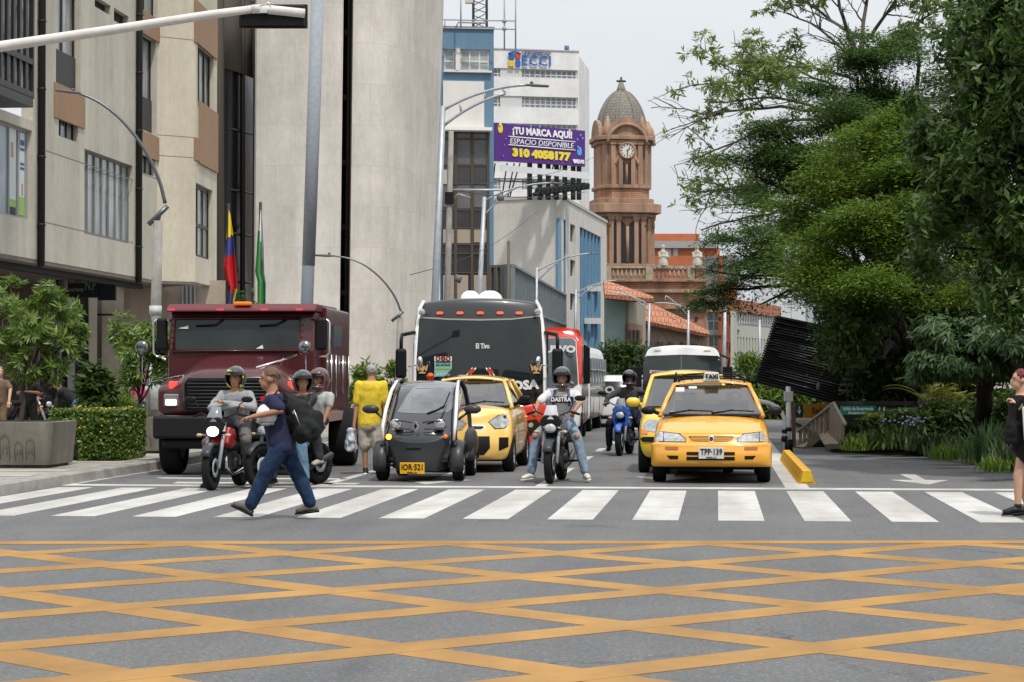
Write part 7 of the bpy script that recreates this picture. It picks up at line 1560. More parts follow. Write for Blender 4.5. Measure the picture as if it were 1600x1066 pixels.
# ------------------------------------------------------------------ white-roofed bus in the right lane
fw = Fr(1066, 670); wb_ = thing('bus', 'white-roofed bus with split black windscreen behind the two taxis', 'bus', fw.loc); zr = fw((0, 540))[0][1]
o = busbody(wb_, 8.5, 1.17, zr + .02, busw, zl=.35, rake=.3); tr = bvh(o); decal(tr, fw((1003, 640), (1005, 560), (1010, 556), (1066, 554), (1122, 556), (1127, 560), (1129, 640)), 'windscreen', mat('bus_glass_b', (.008, .01, .011), .04, spec=.5, var=.9, vscale=.8, col2=(.03, .04, .04)), wb_, off=.015, step=.12)
decal(tr, fw.rect(1063.5, 556, 1065.5, 640), 'screen_divider', mat('div_g', (.12, .12, .12), .4), wb_, off=.03); decal(tr, fw((1003, 640), (1129, 640), (1129, 668), (1003, 668)), 'front_panel', busw, wb_, off=.015, step=.2)
(x, z), = fw((1034, 582)); b = MB(); b.box((x, onb(tr, x, z, .05), z), (.72, .02, .1), ry=.06); o2 = b.build('sun_strip', mat('strip_pale', (.6, .5, .5), .5), wb_); text('COONATRA', .09, mat('ink_red', (.25, .02, .02)), o2, M=T((x, onb(tr, x, z, .07), z)), width=.6, bold=.003)
b = MB(); b.tube([(0, .8, zr), (0, .8, zr + .12)], .015, 5); b.build('aerial', ink, wb_)
for x in (-.75, .75): decal(tr, [(x - .1, zr - .17), (x + .1, zr - .17), (x + .1, zr - .13), (x - .1, zr - .13)], 'marker_lamp', mat('ml_pale', (.5, .42, .3), .3), wb_, off=.02)
for s_ in (-1, 1): b = MB(); b.box((s_ * 1.36, -.05, 1.55), (.3, .14, .62)); b.tube([(s_ * 1.36, -.05, 1.8), (s_ * 1.42, 0, 2.1), (s_ * 1.2, .2, 2.2)], .04, 6); b.build('mirror', blackp, wb_, bev=.05); wheel(wb_, s_ * 1.0, 1.5, .42, .25, s_, steel)
# ------------------------------------------------------------------ armoured truck
ft = Fr(359.5, 743.7); tk = thing('armoured_truck', 'maroon armoured truck with orange roof beacon and black bumper, left lane', 'truck', ft.loc, R(3.2)); mar = mat('maroon', (.062, .0055, .008), .34, coat=.35, var=.2, vscale=1.5); marm = mat('maroon_matt', (.12, .025, .03), .5)
X = lambda px: (px - 359.5) / ft.s; Z = lambda py: 1.5 + (592 - py) / ft.s
b = MB(); b.bx(X(239), X(481), -.12, .5, Z(686), Z(649)); b.bx(X(252), X(470), -.02, .4, Z(702), Z(686)); b.build('bumper', mat('bumper_black', (.012, .012, .013), .4), tk, bev=.05)
# bonnet and fenders
us = [-1, -.7, -.62, -.3, 0, .3, .62, .7, 1]; st = [(.05,), (.2,), (.6,), (1.25,)]
def hood(u, t, s, k):
    a = abs(u); w_ = 1.18; side = a > .65; ztop = (Z(589) + (.0, .1, .22, .40)[k] - .0) if not side else (Z(612) + (0, .12, .24, .28)[k]); zb_ = Z(649)
    return (u * w_ * (1 if side else (.98 if a > .61 else .96)), s[0] + (.14 if a == 1 else 0) * (k == 0) + (.06 if side else 0) * (k == 0), zb_ + (ztop - zb_) * t - .05 * (a == 1) * (t == 1) + .04 * (1 - a) * (t == 1))
hd_ = lat(tk, 'bonnet', mar, us, [0, .35, .8, 1], st, hood, 2); th_b = bvh(hd_)
gr_ = decal(th_b, [(X(x), Z(y)) for x, y in ((289, 641), (430, 641), (433, 600), (426, 591), (293, 591), (286, 600))], 'grille', ink, tk, off=.015, step=.1); b = MB()
for k in range(9): z = Z(594 + k * 5.4); b.tube([(X(292), -.01, z), (X(427), -.01, z)], .008, 5)
b.tube([(X(288), -.015, Z(641)), (X(286), -.015, Z(600)), (X(294), -.015, Z(590.5)), (X(425), -.015, Z(590.5)), (X(433), -.015, Z(600)), (X(431), -.015, Z(641))], .02, 6); b.build('grille_bar', mat('bar_dark', (.1, .1, .1), .3, .6), tk)
for s_ in (-1, 1):
    b = MB(); x = s_ * X(359.5 + 95.5); b.box((x, .13, Z(626)), (.24, .06, .2)); hb_ = b.build('lamp_bezel', mat('bezel', (.25, .25, .25), .3, .5), tk, bev=.02); b = MB(); b.box((x, .09, Z(629) ), (.17, .03, .09)); b.build('headlight', headlit if s_ < 0 else lens, tk, bev=.02)
    b = MB(); b.box((s_ * (.93), .2, Z(602)), (.13, .05, .11)); b.build('warning_lamp', redL, tk, bev=.01)
    wheel(tk, s_ * 1.0, .62, .5, .3, s_, steel, 8)
# cab
y0 = 1.15; sc_ = F / (ft.d + y0); cx_ = lambda px: (px - 1121) / sc_ - ft.loc.x; cz_ = lambda py: 1.5 + (592 - py) / sc_
xl, xr = cx_(271), cx_(502); zc0, zc1, ze = .9, cz_(487), cz_(474.5)
b = MB(); b.prism([(y0, zc0), (y0 - .02, cz_(549)), (y0 + .12, zc1), (3.6, zc1), (3.6, zc0)], xl, xr, axes='yz'); cab = b.build('cab', mar, tk, bev=.04)
b = MB(); b.prism([(y0 - .12, zc1 + .0), (y0 - .1, zc1 + .04), (y0 + .1, ze), (3.7, ze + .02), (3.7, zc1 + .01)], xl - .02, xr + .02, axes='yz'); b.build('roof', marm, tk, bev=.03)
fx = lambda x, y, o=.0: (cx_(x), y0 - .02 + .14 * (cz_(y) - cz_(549)) / (zc1 - cz_(549)) - o, cz_(y))
b = MB(); b.add([fx(283, 546, .02), fx(474.5, 546, .02), fx(474.5, 500, .02), fx(283, 500, .02)], [(0, 1, 2, 3)]); b.build('windscreen', mat('armour_glass', (.015, .022, .02), .05, spec=.4, var=.6, vscale=1.5, col2=(.008, .01, .01)), tk, fix=False, solid=.02)
b = MB(); fr_ = [fx(280, 548.5, .03), fx(477.5, 548.5, .03), fx(477.5, 497.5, .03), fx(280, 497.5, .03)]; b.tube(fr_ + [fr_[0]], .025, 4); b.build('screen_frame', mar, tk)
b = MB()
for k in range(22):
    for y in (551.5, 495): b.ball(fx(278 + k * 9.5, y, .012), .014, 6)
for k in range(6):
    for x in (276.5, 481): b.ball(fx(x, 498 + k * 9.5, .012), .014, 6)
b.build('rivet', marm, tk)
b = MB(); b.tube([fx(314, 509, .05), fx(345, 507, .07), fx(357, 498, .05)], .012, 5); b.tube([fx(414, 509, .05), fx(440, 507, .07), fx(456, 499, .05)], .012, 5); b.build('wiper', ink, tk)
b = MB(); b.add([fx(296, 513.5, .045), fx(302, 513.5, .045), fx(302, 508.5, .045), fx(286, 513, .045)], [(0, 1, 2, 3)]); b.add([fx(410, 545, .045), fx(422, 545, .045), fx(420, 539, .045)], [(0, 1, 2)]); b.build('screen_sticker', mat('stick_p', (.5, .6, .55), .5), tk, fix=False, solid=.003)
for s_, px in ((-1, 278), (1, 479), (-1, 355), (1, 424)): b = MB(); b.box((cx_(px), y0 - .12, zc1 + .025), (.12, .04, .035)); b.build('clearance_lamp', mat('cl_red', (.6, .05, .08), .3, emit=.2), tk, bev=.008)
b = MB(); b.box((cx_(388.5), y0 + .0, ze + .0), (.27, .16, .06)); b.build('beacon', mat('beacon', (.75, .16, .01), .3, emit=.15), tk, bev=.02)
for s_, px, pm in ((-1, 259, 245), (1, 511, 496)):
    x = cx_(px); b = MB(); b.box((x, y0 + .1, cz_(522)), (.17, .14, .52)); b.build('mirror', blackp, tk, bev=.04); b = MB(); b.tube([(cx_(494 if s_ > 0 else 274), y0 + .1, cz_(500)), (x + s_ * .1, y0 + .08, cz_(500)), (x + s_ * .13, y0 + .08, cz_(504)), (x + s_ * .13, y0 + .08, cz_(552)), (x + s_ * .08, y0 + .08, cz_(557)), (cx_(494 if s_ > 0 else 274), y0 + .1, cz_(558))], .018, 6); b.build('mirror_bracket', chrome, tk)
    b = MB(); b.ball((cx_(pm), y0 - .7, cz_(541) - .03), (.11, .06, .11), 16); b.tube([(cx_(pm), y0 - .68, cz_(545)), (cx_(pm) + .02 * s_, y0 - .6, Z(600)), (X(359.5 + s_ * 75), y0 - .75, Z(585))], .012, 5); b.build('round_mirror', mat('mirror_dark', (.25, .26, .27), .2, 1, var=.6, vscale=8), tk)
b = MB(); b.tube([(cx_(477), y0 - .25, cz_(556)), (cx_(425), y0 - .9, Z(575))], .022, 6); b.tube([(cx_(262), y0 - .25, cz_(556)), (cx_(285), y0 - .9, Z(562))], .018, 6); b.build('bonnet_latch', chrome, tk)
# rear body seen beyond the cab
x1 = cx_(500) + .1; b = MB(); b.bx(xl + .05, x1, 1.9, 4.9, .95, ze - .02); b.build('cargo_box', mar, tk, bev=.03); b = MB(); b.bx(x1, x1 + .02, 2.7, 3.7, 2.05, 2.4); b.build('box_window', mat('blue_glass', (.03, .06, .1)), tk)
b = MB()
for y in (2.3, 2.9, 3.8, 4.6): b.tube([(x1 + .03, y, 1.2), (x1 + .03, y, 1.9)], .014, 6)
b.build('grab_rail', chrome, tk); b = MB(); b.bx(xl, x1 + .06, 2.0, 4.8, .8, .95); b.build('skirt', mat('skirt', (.3, .2, .17), .6), tk)
b = MB(); b.bx(-.5, .5, .4, 5, .45, .95); b.build('chassis', ink, tk)
for s_ in (-1, 1): wheel(tk, s_ * 1.02 + .25, 3.9, .5, .42, s_, steel, 8)
# ================================================================== people
skins = {k: mat('skin_' + k, c, .5, var=.08, vscale=8) for k, c in (('tan', (.36, .19, .12)), ('light', (.5, .3, .21)), ('dark', (.2, .105, .065)))}
hairb = mat('hair_black', (.012, .01, .009), .6, bump=.5, bscale=90)
def cloth(n_, c, v=.18): return mat(n_, c, .85, var=v, vscale=9, bump=.35, bscale=60)
def limbp(b, pts, rs, n=10, flat=1.0):
    P_ = [Vector(p) for p in pts]; out = []; rr = []
    for i in range(len(P_) - 1):
        for k in range(4): t = k / 4; out.append(P_[i].lerp(P_[i + 1], t)); rr.append(rs[i] + (rs[i + 1] - rs[i]) * t)
    out.append(P_[-1]); rr.append(rs[-1]); b.tube(out, rr, n, flat=flat)
    for p, r in zip(P_, rs): b.ball(p, r * .99, 10)
def person(label, loc, rz, pel, neck, arms, legs, ba=0, fa=None, skin='tan', top=None, sleeve='short', bottom=None, shorts=False, shoes=None, hair=None, hairlen=0, helmet=None, fat=1.0, K=1.0, loose=.014, hs=1.0, sock=None, toe=None, grip=False, headoff=(0, 0, 0), group=None, bald=False, name='person', skirt=None, parent=None):
    """arms: [(elbow, wrist) x2], legs: [(knee, ankle) x2] in local x,y,z; side 0 is the one at -lateral; ba body yaw (0 faces -Y), fa face yaw"""
    fa = ba if fa is None else fa; e = thing(name, label, 'person', loc, rz, group); V_ = Vector
    pel, neck = V_(pel), V_(neck); Lt = V_((math.cos(ba), math.sin(ba), 0)); Fr_ = V_((math.sin(ba), -math.cos(ba), 0)); up = (neck - pel).normalized(); Fs = Lt.cross(up); Fs = -Fs if Fs.dot(Fr_) < 0 else Fs
    H = (neck - pel).length; sh = [neck - up * .095 * K + Lt * s * .178 * K * (.5 + .5 * fat) for s in (-1, 1)]; hp = [pel + Lt * s * .085 * K for s in (-1, 1)]
    def torso(b, inf, lo=-.12, hi=1.0):
        prof = [(-.16, .12, .1), (-.1, .15, .115), (0, .165, .125), (.2, .15, .115), (.4, .15, .115), (.65, .17, .125), (.8, .172, .118), (.88, .15, .102), (.95, .105, .082), (1.01, .07, .068), (1.1, .058, .062)]
        rs_ = []
        for t, a, d in prof:
            if t < lo or t > hi: continue
            c = pel.lerp(neck, t) + Fs * .03 * math.sin(max(0, min(1, t)) * math.pi) * .5; a2, d2 = (a * (fat if .0 < t < .7 else (1 + fat) / 2) * K + inf), (d * fat * K + inf)
            rs_.append([c + Lt * a2 * math.cos(q) + Fs * d2 * math.sin(q) for q in [2 * math.pi * k / 16 for k in range(16)]])
        b.rings(rs_)
    # skin
    b = MB(); torso(b, 0); fd = V_((math.sin(fa), -math.cos(fa), 0)); fl_ = V_((math.cos(fa), math.sin(fa), 0)); hc = neck + V_((0, 0, .13 * K)) + fd * .03 + V_(headoff); q = hs * K
    M3 = Matrix((fl_, -fd, V_((0, 0, 1)))).transposed().to_4x4(); HP = lambda x, y, z: hc + fl_ * x * q + fd * y * q + V_((0, 0, z * q))
    b.ball(HP(0, -.012, .025), (.077 * q, .095 * q, .088 * q), 14, M=M3); b.ball(HP(0, .018, -.045), (.058 * q, .07 * q, .068 * q), 12, M=M3); b.ball(HP(0, .05, -.085), (.03 * q, .03 * q, .022 * q), 8, M=M3)
    b.tube([HP(0, .078, .02), HP(0, .105, -.022), HP(0, .085, -.032)], [.009 * q, .014 * q, .012 * q], 8); b.ball(HP(0, .08, -.055), (.024 * q, .012 * q, .012 * q), 8, M=M3)
    for s in (-1, 1): b.ball(HP(s * .078, -.01, -.005), (.012 * q, .022 * q, .033 * q), 8, M=M3); b.ball(HP(s * .035, .068, .032), (.022 * q, .014 * q, .007 * q), 8, M=M3)
    b.tube([neck - up * .06, HP(0, -.02, -.05)], [.07 * K, .058 * K], 12)
    for i in (0, 1):
        el, wr = map(V_, arms[i]); limbp(b, [sh[i], el, wr], [.05 * K, .04 * K, .027 * K]); kn, an = map(V_, legs[i]); limbp(b, [hp[i], kn, an], [.08 * K, .054 * K, .038 * K])
    me = fuse(b, .014, 2); hb = MB()
    for i in (0, 1):                                     # hands: palm, four fingers, thumb
        el, wr = map(V_, arms[i]); d = (wr - el).normalized(); sd = d.cross(V_((0, 0, 1))); sd = sd.normalized() if sd.length > .1 else Lt.copy(); nn2 = sd.cross(d).normalized(); pc_ = wr + d * .045 * K; hb.tube([wr - d * .01, wr + d * .03 * K, wr + d * .085 * K], [.026 * K, .036 * K, .034 * K], 8, flat=.45, up=nn2)
        cl = 1.0 if grip else .45
        for k, ln in enumerate((.062, .072, .068, .052)):
            o = wr + d * .082 * K + sd * (k - 1.5) * .018 * K; p1 = o + (d * .9 - nn2 * .45 * cl) * ln * .45; p2 = p1 + (d * (.9 - .9 * cl) - nn2 * cl) * ln * .35; p3 = p2 + (-d * .5 * cl + d * .4 * (1 - cl) - nn2 * .6) * ln * .3; hb.tube([o, p1, p2, p3], [.0095 * K, .009 * K, .008 * K, .006 * K], 6)
        o = wr + d * .02 * K - sd * .025 * K; hb.tube([o, o + (d * .6 - sd * .8) * .032, o + (d * 1.1 - sd * .7 - nn2 * .6) * .045], [.011 * K, .01 * K, .007 * K], 6)
    bm_ = bmesh.new(); bm_.from_mesh(me); m3 = hb.mesh(); bm_.from_mesh(m3); bm_.to_mesh(me); bm_.free(); me.polygons.foreach_set('use_smooth', [True] * len(me.polygons)); body = link('body', me, e, skins[skin])
    b = MB()
    for s in (-1, 1): b.ball(HP(s * .031, .071, .012), (.011 * q, .007 * q, .006 * q), 8, M=M3); b.tube([HP(s * .018, .082, .03), HP(s * .05, .07, .032)], .0035 * q, 5)
    b.build('eye', hairb, e); b = MB(); b.tube([HP(-.02, .087, -.056), HP(0, .093, -.055), HP(.02, .087, -.056)], .0035 * q, 5); b.build('mouth', mat('lip', (.22, .07, .055), .5), e)
    # clothes
    if top:
        b = MB(); torso(b, loose, -.13 if not skirt else 0, 1.0)
        for i in (0, 1):
            el, wr = map(V_, arms[i])
            if sleeve == 'long': limbp(b, [sh[i], el, wr - (wr - el) * .05], [.06 * K + loose, .047 * K + loose * .8, .034 * K + loose * .5])
            else: limbp(b, [sh[i], sh[i].lerp(el, .78)], [.06 * K + loose, .052 * K + loose])
        link('shirt' if sleeve == 'short' else 'jacket', fuse(b, .014, 2, .010, 7), e, top)
    if bottom:
        b = MB(); lo_ = loose * 1.2
        if skirt: b.tube([pel + up * .1, pel, (hp[0] + hp[1]) / 2 - V_((0, 0, .12)), (V_(legs[0][0]) + V_(legs[1][0])) / 2 + V_((0, 0, .17))], [.16 * fat, .185 * fat, .19 * fat, .18 * fat], 14, flat=.8, up=Fs)
        else:
            torso(b, lo_ * .7, -.2, .12)
            for i in (0, 1):
                kn, an = map(V_, legs[i]); limbp(b, [hp[i], kn] + ([] if shorts else [an + (kn - an) * .06]), [.088 * K + lo_, .064 * K + lo_ * (1.6 if shorts else 1)] + ([] if shorts else [.05 * K + lo_]))
        link('shorts' if shorts else ('skirt' if skirt else 'trousers'), fuse(b, .014, 2, .010, 8), e, bottom)
    for i in (0, 1):
        kn, an = map(V_, legs[i]); tv = V_((toe or [None, None])[i] or (Fr_.x, Fr_.y, -.12)).normalized(); dn = (an - kn).normalized(); dn2 = (dn - tv * dn.dot(tv)); dn2 = dn2.normalized() if dn2.length > .1 else V_((0, 0, -1)); b = MB(); so = MB()
        hl_ = an + dn2 * .05 - tv * .03; b.ball(an + dn2 * .0, .045 * K, 10); b.ball(hl_, .04 * K, 10); b.tube([hl_ - tv * .02, an + dn2 * .035 + tv * .06, hl_ + tv * .16, hl_ + tv * .205], [.04, .046, .042, .026], 10, flat=.8, up=dn2)
        o = link('shoe', fuse(b, .009, 1), e, shoes or blackp); so.tube([hl_ + dn2 * .03 - tv * .045, hl_ + dn2 * .03 + tv * .06, hl_ + dn2 * .03 + tv * .215], [.038, .042, .034], 10, flat=.35, up=dn2); so.build('sole', sock or blackp, o)
    if hair and not helmet:
        b = MB(); b.ball(HP(0, -.022, .042), (.084 * q, .094 * q, .086 * q), 16, M=M3)
        if hairlen: b.tube([HP(0, -.07, .03), HP(0, -.1, -.05), HP(0, -.09, -.05 - hairlen)], [.06 * q, .075 * q, .035 * q], 10)
        me = fuse(b, .01, 1, .012, 30); bm_ = bmesh.new(); bm_.from_mesh(me)
        bmesh.ops.delete(bm_, geom=[v for v in bm_.verts if (v.co - hc).dot(fd) > (.045 + .3 * max(0, (v.co.z - hc.z - .05))) * q and v.co.z < hc.z + .1 * q], context='VERTS'); bm_.to_mesh(me); bm_.free(); link('hair', me, e, hair)
    if helmet:
        mh, mode, mk = helmet; b = MB(); V = []; Fc = []; na, nb = 28, 18
        for j in range(nb + 1):
            for i in range(na):
                a = 2 * math.pi * i / na; t = math.pi * (j / nb * .86); r_ = math.sin(t); V.append(HP(.128 * r_ * math.sin(a), -.012 + .152 * r_ * math.cos(a), .03 + .142 * math.cos(t) * (1 if t < 1.6 else 1.05)))
        for j in range(nb):
            for i in range(na):
                a = (i + .5) * 2 * math.pi / na; a = a if a < math.pi else a - 2 * math.pi; t = (j + .5) / nb * .86 * 180
                if abs(a) < R(58) and (74 < t < (122 if mode == 'full' else 160)): continue
                Fc.append((j * na + i, j * na + (i + 1) % na, (j + 1) * na + (i + 1) % na, (j + 1) * na + i))
        b.add(V, Fc, 0, True); h_ = b.build('helmet', mh, e, fix=False, solid=.02)
        if mode == 'full': b = MB(); b.tube([HP(.115 * math.sin(a), .005 + .15 * math.cos(a), -.09) for a in [R(k) for k in range(-75, 76, 15)]], .03 * q, 8, flat=.8); b.build('chin_guard', mh, h_)
        b = MB(); b.add([HP(.131 * math.sin(a), -.012 + .158 * math.cos(a) + (.02 if z > .1 else 0), z) for z in (.06, .115) for a in [R(k) for k in range(-60, 61, 12)]], [(k, k + 1, k + 12, k + 11) for k in range(10)], 0, True); b.build('visor', mk or gloss, h_, fix=False, solid=.004)
    return e
def hpx(e, yaw): return e
# ------------------------------------------------------------------ motorcycles (front wheel contact at origin, heading -Y)
def motorcycle(label, loc, rz, paint, lit=False, shield=None, fairing=False, stripe=None):
    e = thing('motorcycle', label, 'motorcycle', loc, rz); wb = 1.3; r = .3
    for y, w_ in ((0, .1), (wb, .125)):
        o = wheel(e, 0, y, r, w_, 1, blackp, 6, rr=.72)
        b = MB(); b.lathe([(.13, .055), (.13, .06), (.07, .06), (.07, .055)], axis='X', n=20, closed=True, cap=False); b.build('brake_disc', steel, o)
    b = MB()
    for s in (-1, 1): b.tube([(s * .1, 0, .3), (s * .105, .2, .72), (s * .1, .27, .9)], [.028, .026, .022], 8)
    b.build('fork', steel, e); b = MB(); b.box((0, .22, .76), (.26, .06, .05), rx=-.3); b.box((0, .26, .88), (.24, .07, .04), rx=-.3); b.build('fork_clamp', blackp, e, bev=.01)
    b = MB(); rs_ = []
    for k in range(9): a = R(30 + 125 * k / 8); rs_.append([Vector((x, -(.315 + z_) * math.cos(a), .3 + (.315 + z_) * math.sin(a))) for x, z_ in ((-.07, 0), (-.06, .02), (0, .035), (.06, .02), (.07, 0), (0, .02))])
    b.rings(rs_); b.build('front_mudguard', satin if not fairing else paint, e, bev=0)
    b = MB(); b.ball((0, .12, .79), (.1, .09, .085), 14); b.build('headlamp_shell', blackp, e); b = MB(); b.ball((0, .055, .79), (.085, .045, .07), 14); b.build('headlight', headlit if lit else lens, e)
    b = MB(); b.prism([(-.13, .8), (-.16, .9), (-.09, .98), (.09, .98), (.16, .9), (.13, .8), (.05, .86), (-.05, .86)], .08, .13); b.build('cowl', paint if fairing else blackp, e, bev=.015)
    if shield: b = MB(); b.add(*pane((-.12, .1, .92), (.12, .1, .92), (.07, .2, 1.12), (-.07, .2, 1.12), (0, -.05, 0))); b.build('windshield', shield, e, fix=False, solid=.006)
    if fairing: b = MB(); b.prism([(-.12, .55), (-.17, .8), (-.1, .95), (.1, .95), (.17, .8), (.12, .55), (.07, .6), (.1, .74), (-.1, .74), (-.07, .6)], .1, .28); b.build('fairing', paint, e, bev=.02)
    b = MB(); b.tube([(-.37, .4, .99), (-.25, .33, 1.03), (-.1, .3, .97), (.1, .3, .97), (.25, .33, 1.03), (.37, .4, .99)], .012, 8); b.build('handlebar', blackp, e)
    b = MB()
    for s in (-1, 1): b.tube([(s * .27, .34, 1.02), (s * .38, .41, .985)], .018, 8); b.tube([(s * .25, .32, 1.02), (s * .38, .33, .98)], .006, 5)
    b.build('grip', rubber, e)
    for s in (-1, 1):
        b = MB(); b.tube([(s * .24, .34, 1.03), (s * .3, .3, 1.15), (s * .36, .32, 1.2)], .008, 6); b.ball((s * .4, .32, 1.22), (.085, .02, .045), 12); b.build('mirror', blackp, e)
        b = MB(); b.tube([(s * .1, .15, .74), (s * .17, .12, .74)], .01, 6); b.ball((s * .2, .1, .74), (.045, .03, .025), 10); b.build('indicator', mat('ind_clear', (.45, .33, .22), .3), e)
    b = MB(); b.ball((0, .52, .86), (.14, .27, .13), 16); b.build('tank', blackp if lit else paint, e); b = MB(); b.prism([(.2, .62), (.3, .85), (.55, .82), (.6, .62), (.4, .55)], -.17, .17, axes='yz'); b.build('shroud', paint, e, bev=.03)
    b = MB(); b.tube([(0, .72, .83), (0, .95, .8), (0, 1.35, .86)], [.1, .13, .08], 10, flat=.5); b.build('seat', rubber, e); b = MB(); b.tube([(0, 1.1, .74), (0, 1.45, .88)], [.1, .05], 8, flat=.7); b.build('tail', paint, e)
    b = MB(); b.box((0, .62, .38), (.24, .34, .24)); b.box((0, .5, .56), (.17, .16, .22), rx=-.3); b.lathe([(.1, -.16), (.1, .16)], (0, .72, .36), 'X', 16)
    for k in range(5): b.box((0, .5 - k * .012, .49 + k * .035), (.22, .2, .01), rx=-.3)
    b.build('engine', mat('engine', (.07, .07, .075), .4, .6), e, bev=.012)
    b = MB(); b.tube([(0, .25, .86), (0, .3, .55), (0, .45, .25), (0, .8, .25), (0, .9, .6), (0, .4, .78)], .022, 8); b.tube([(-.09, .85, .35), (-.09, wb, .3)], .022, 6); b.tube([(.09, .85, .35), (.09, wb, .3)], .022, 6); b.tube([(.1, .95, .7), (.11, 1.22, .34)], .03, 8); b.tube([(-.1, .95, .7), (-.11, 1.22, .34)], .03, 8); b.build('frame', blackp, e)
    b = MB(); b.tube([(.07, .42, .5), (.1, .36, .3), (.13, .55, .2), (.15, .9, .24), (.17, 1.0, .3), (.18, 1.4, .42)], [.02, .02, .022, .03, .045, .045], 8); b.build('exhaust', chrome if lit else satin, e)
    b = MB(); b.tube([(-.26, .72, .3), (.26, .72, .3)], .014, 6); b.box((-.27, .72, .305), (.1, .05, .03)); b.box((.27, .72, .305), (.1, .05, .03)); b.build('footrest', rubber, e)
    return e
J = lambda f_, x, y, dy=0: ((x - f_.cx) / f_.s, dy, 1.5 + (592 - y) / f_.s)
# walking man in profile (side 1 is the near arm and leg)
fm = Fr(430, 812); fm.s *= 1.0; j = lambda x, y, dy=0: J(fm, x, y, dy)
navy = cloth('navy_shirt', (.022, .024, .06)); denim = cloth('denim', (.014, .034, .08), .4); ldenim = cloth('denim_light', (.11, .18, .27), .35)
boot = mat('boot', (.11, .1, .09), .8, var=.2); wg = Fr(430, 812)
wm = person('man in navy shirt and blue jeans walking across the crosswalk, cropped hair, holding white helmet', fm.loc, YAW, j(440, 698), j(425, 612), [(j(431, 652, .2), j(404, 652, .1)), (j(443, 641, -.26), j(398, 651, -.27))], [(j(462, 738, .09), j(485, 789, .09)), (j(415, 742, -.09), j(392, 790, -.09))],
       ba=R(-90), skin='tan', top=navy, bottom=denim, shoes=boot, loose=.018, fat=1.08, grip=True, toe=[(-1, 0, -.12), (-.88, 0, .42)], hair=mat('hair_cropped', (.13, .08, .058), .8), hs=1.06)
hm = thing('helmet', 'white hard shell helmet held under the walking man\'s arm', 'helmet', fm.loc, YAW); b = MB(); c = Vector(j(420, 648, -.12)); b.ball(c, (.125, .14, .125), 18); b.build('shell', mat('helmet_white', (.68, .68, .66), .3, coat=.5), hm); b = MB(); b.tube([c + Vector((-.11, -.03, -.07)), c + Vector((-.04, -.12, -.1)), c + Vector((.08, -.1, -.09))], .016, 6); b.build('rim', mat('rim_grey', (.25, .25, .25), .6), hm)
bp = thing('backpack', 'black slouching backpack on the walking man\'s back', 'backpack', fm.loc, YAW); b = MB(); blk = cloth('black_cloth', (.013, .014, .015))
b.ball(j(466, 652, -.02), (.17, .15, .2), 14); b.ball(j(480, 672, -.08), (.16, .14, .15), 12); b.ball(j(452, 634, 0), (.1, .15, .15), 12); b.ball(j(492, 660, -.02), (.1, .12, .14), 12); link('bag', fuse(b, .014, 2, .03, 6), bp, blk)
b = MB(); b.box(j(412.5, 623, -.1), (.05, .07, .05)); b.build('shirt_badge', mat('badge_red', (.4, .02, .03), .6), wm)
b = MB(); b.tube([j(452, 622, -.16), j(438, 608, -.17), j(428, 622, -.22), j(440, 650, -.2)], .02, 6, flat=.4); b.build('strap', blk, bp); b = MB(); b.tube([j(462, 640, -.2), j(472, 665, -.21)], .006, 5); b.box(j(462, 644, -.2), (.03, .01, .03)); b.build('zip', chrome, bp)
# motorcycle riders
def rider(label, fB, yaw, skin, top, sleeve, bottom, shoes, helmet, arms=None, legs=None, neck=None, pel=None, **k):
    return person(label, fB, yaw, pel or (0, .92, .9), neck or (0, .78, 1.34), arms, legs, skin=skin, top=top, sleeve=sleeve, bottom=bottom, shoes=shoes, helmet=helmet, **k)
f1 = Fr(330, 766.5); red = mat('moto_red', (.32, .015, .02), .25, coat=.8); sm_sh = mat('smoke_shield', (.16, .18, .2), .1, coat=.5)
motorcycle('red motorcycle with lit headlight in front of the maroon truck', f1.loc, R(-4), red, lit=True, shield=sm_sh)
gsw = cloth('grey_sweater', (.27, .28, .29)); gpt = cloth('grey_trousers', (.12, .11, .11))
hy = mat('helmet_black', (.012, .012, .014), .15, coat=1)
hgf = bpy.data.materials.new('helmet_yellow_graphic'); hgf.use_nodes = True; n = hgf.node_tree; bs = n.nodes['Principled BSDF']; z = n.nodes.new('ShaderNodeTexNoise'); z.inputs['Scale'].default_value = 9; t = n.nodes.new('ShaderNodeTexCoord'); n.links.new(t.outputs['Object'], z.inputs[0]); r = n.nodes.new('ShaderNodeValToRGB'); r.color_ramp.interpolation = 'CONSTANT'; r.color_ramp.elements[0].color = (.015, .015, .017, 1); r.color_ramp.elements[1].position = .58; r.color_ramp.elements[1].color = (.5, .6, .05, 1); n.links.new(z.outputs[0], r.inputs[0]); n.links.new(r.outputs[0], bs.inputs[0]); bs.inputs['Roughness'].default_value = .2; bs.inputs['Coat Weight'].default_value = 1
rider('rider in grey sweater with crossed arms on the red motorcycle', f1.loc, R(-4), 'tan', gsw, 'long', gpt, mat('shoe_brown', (.04, .025, .02), .7), (hgf, 'open', gloss), pel=(.06, 1.0, .87), neck=(.09, .8, 1.36), fat=1.12,
      arms=[((-.22, .66, 1.1), (.18, .52, 1.12)), ((.38, .68, 1.1), (0, .52, 1.18))], legs=[((-.24, .55, .62), (-.25, .62, .1)), ((.31, .55, .66), (.29, .75, .22))], toe=[(-.2, -1, -.1), (.1, -1, -.05)])
f2m = Fr(406, 763); motorcycle('black motorcycle turned left behind the walking man', f2m.loc, R(-26), blackp)
lj = cloth('leather_black', (.014, .014, .016)); c2, s2 = math.cos(R(-26)), math.sin(R(-26))
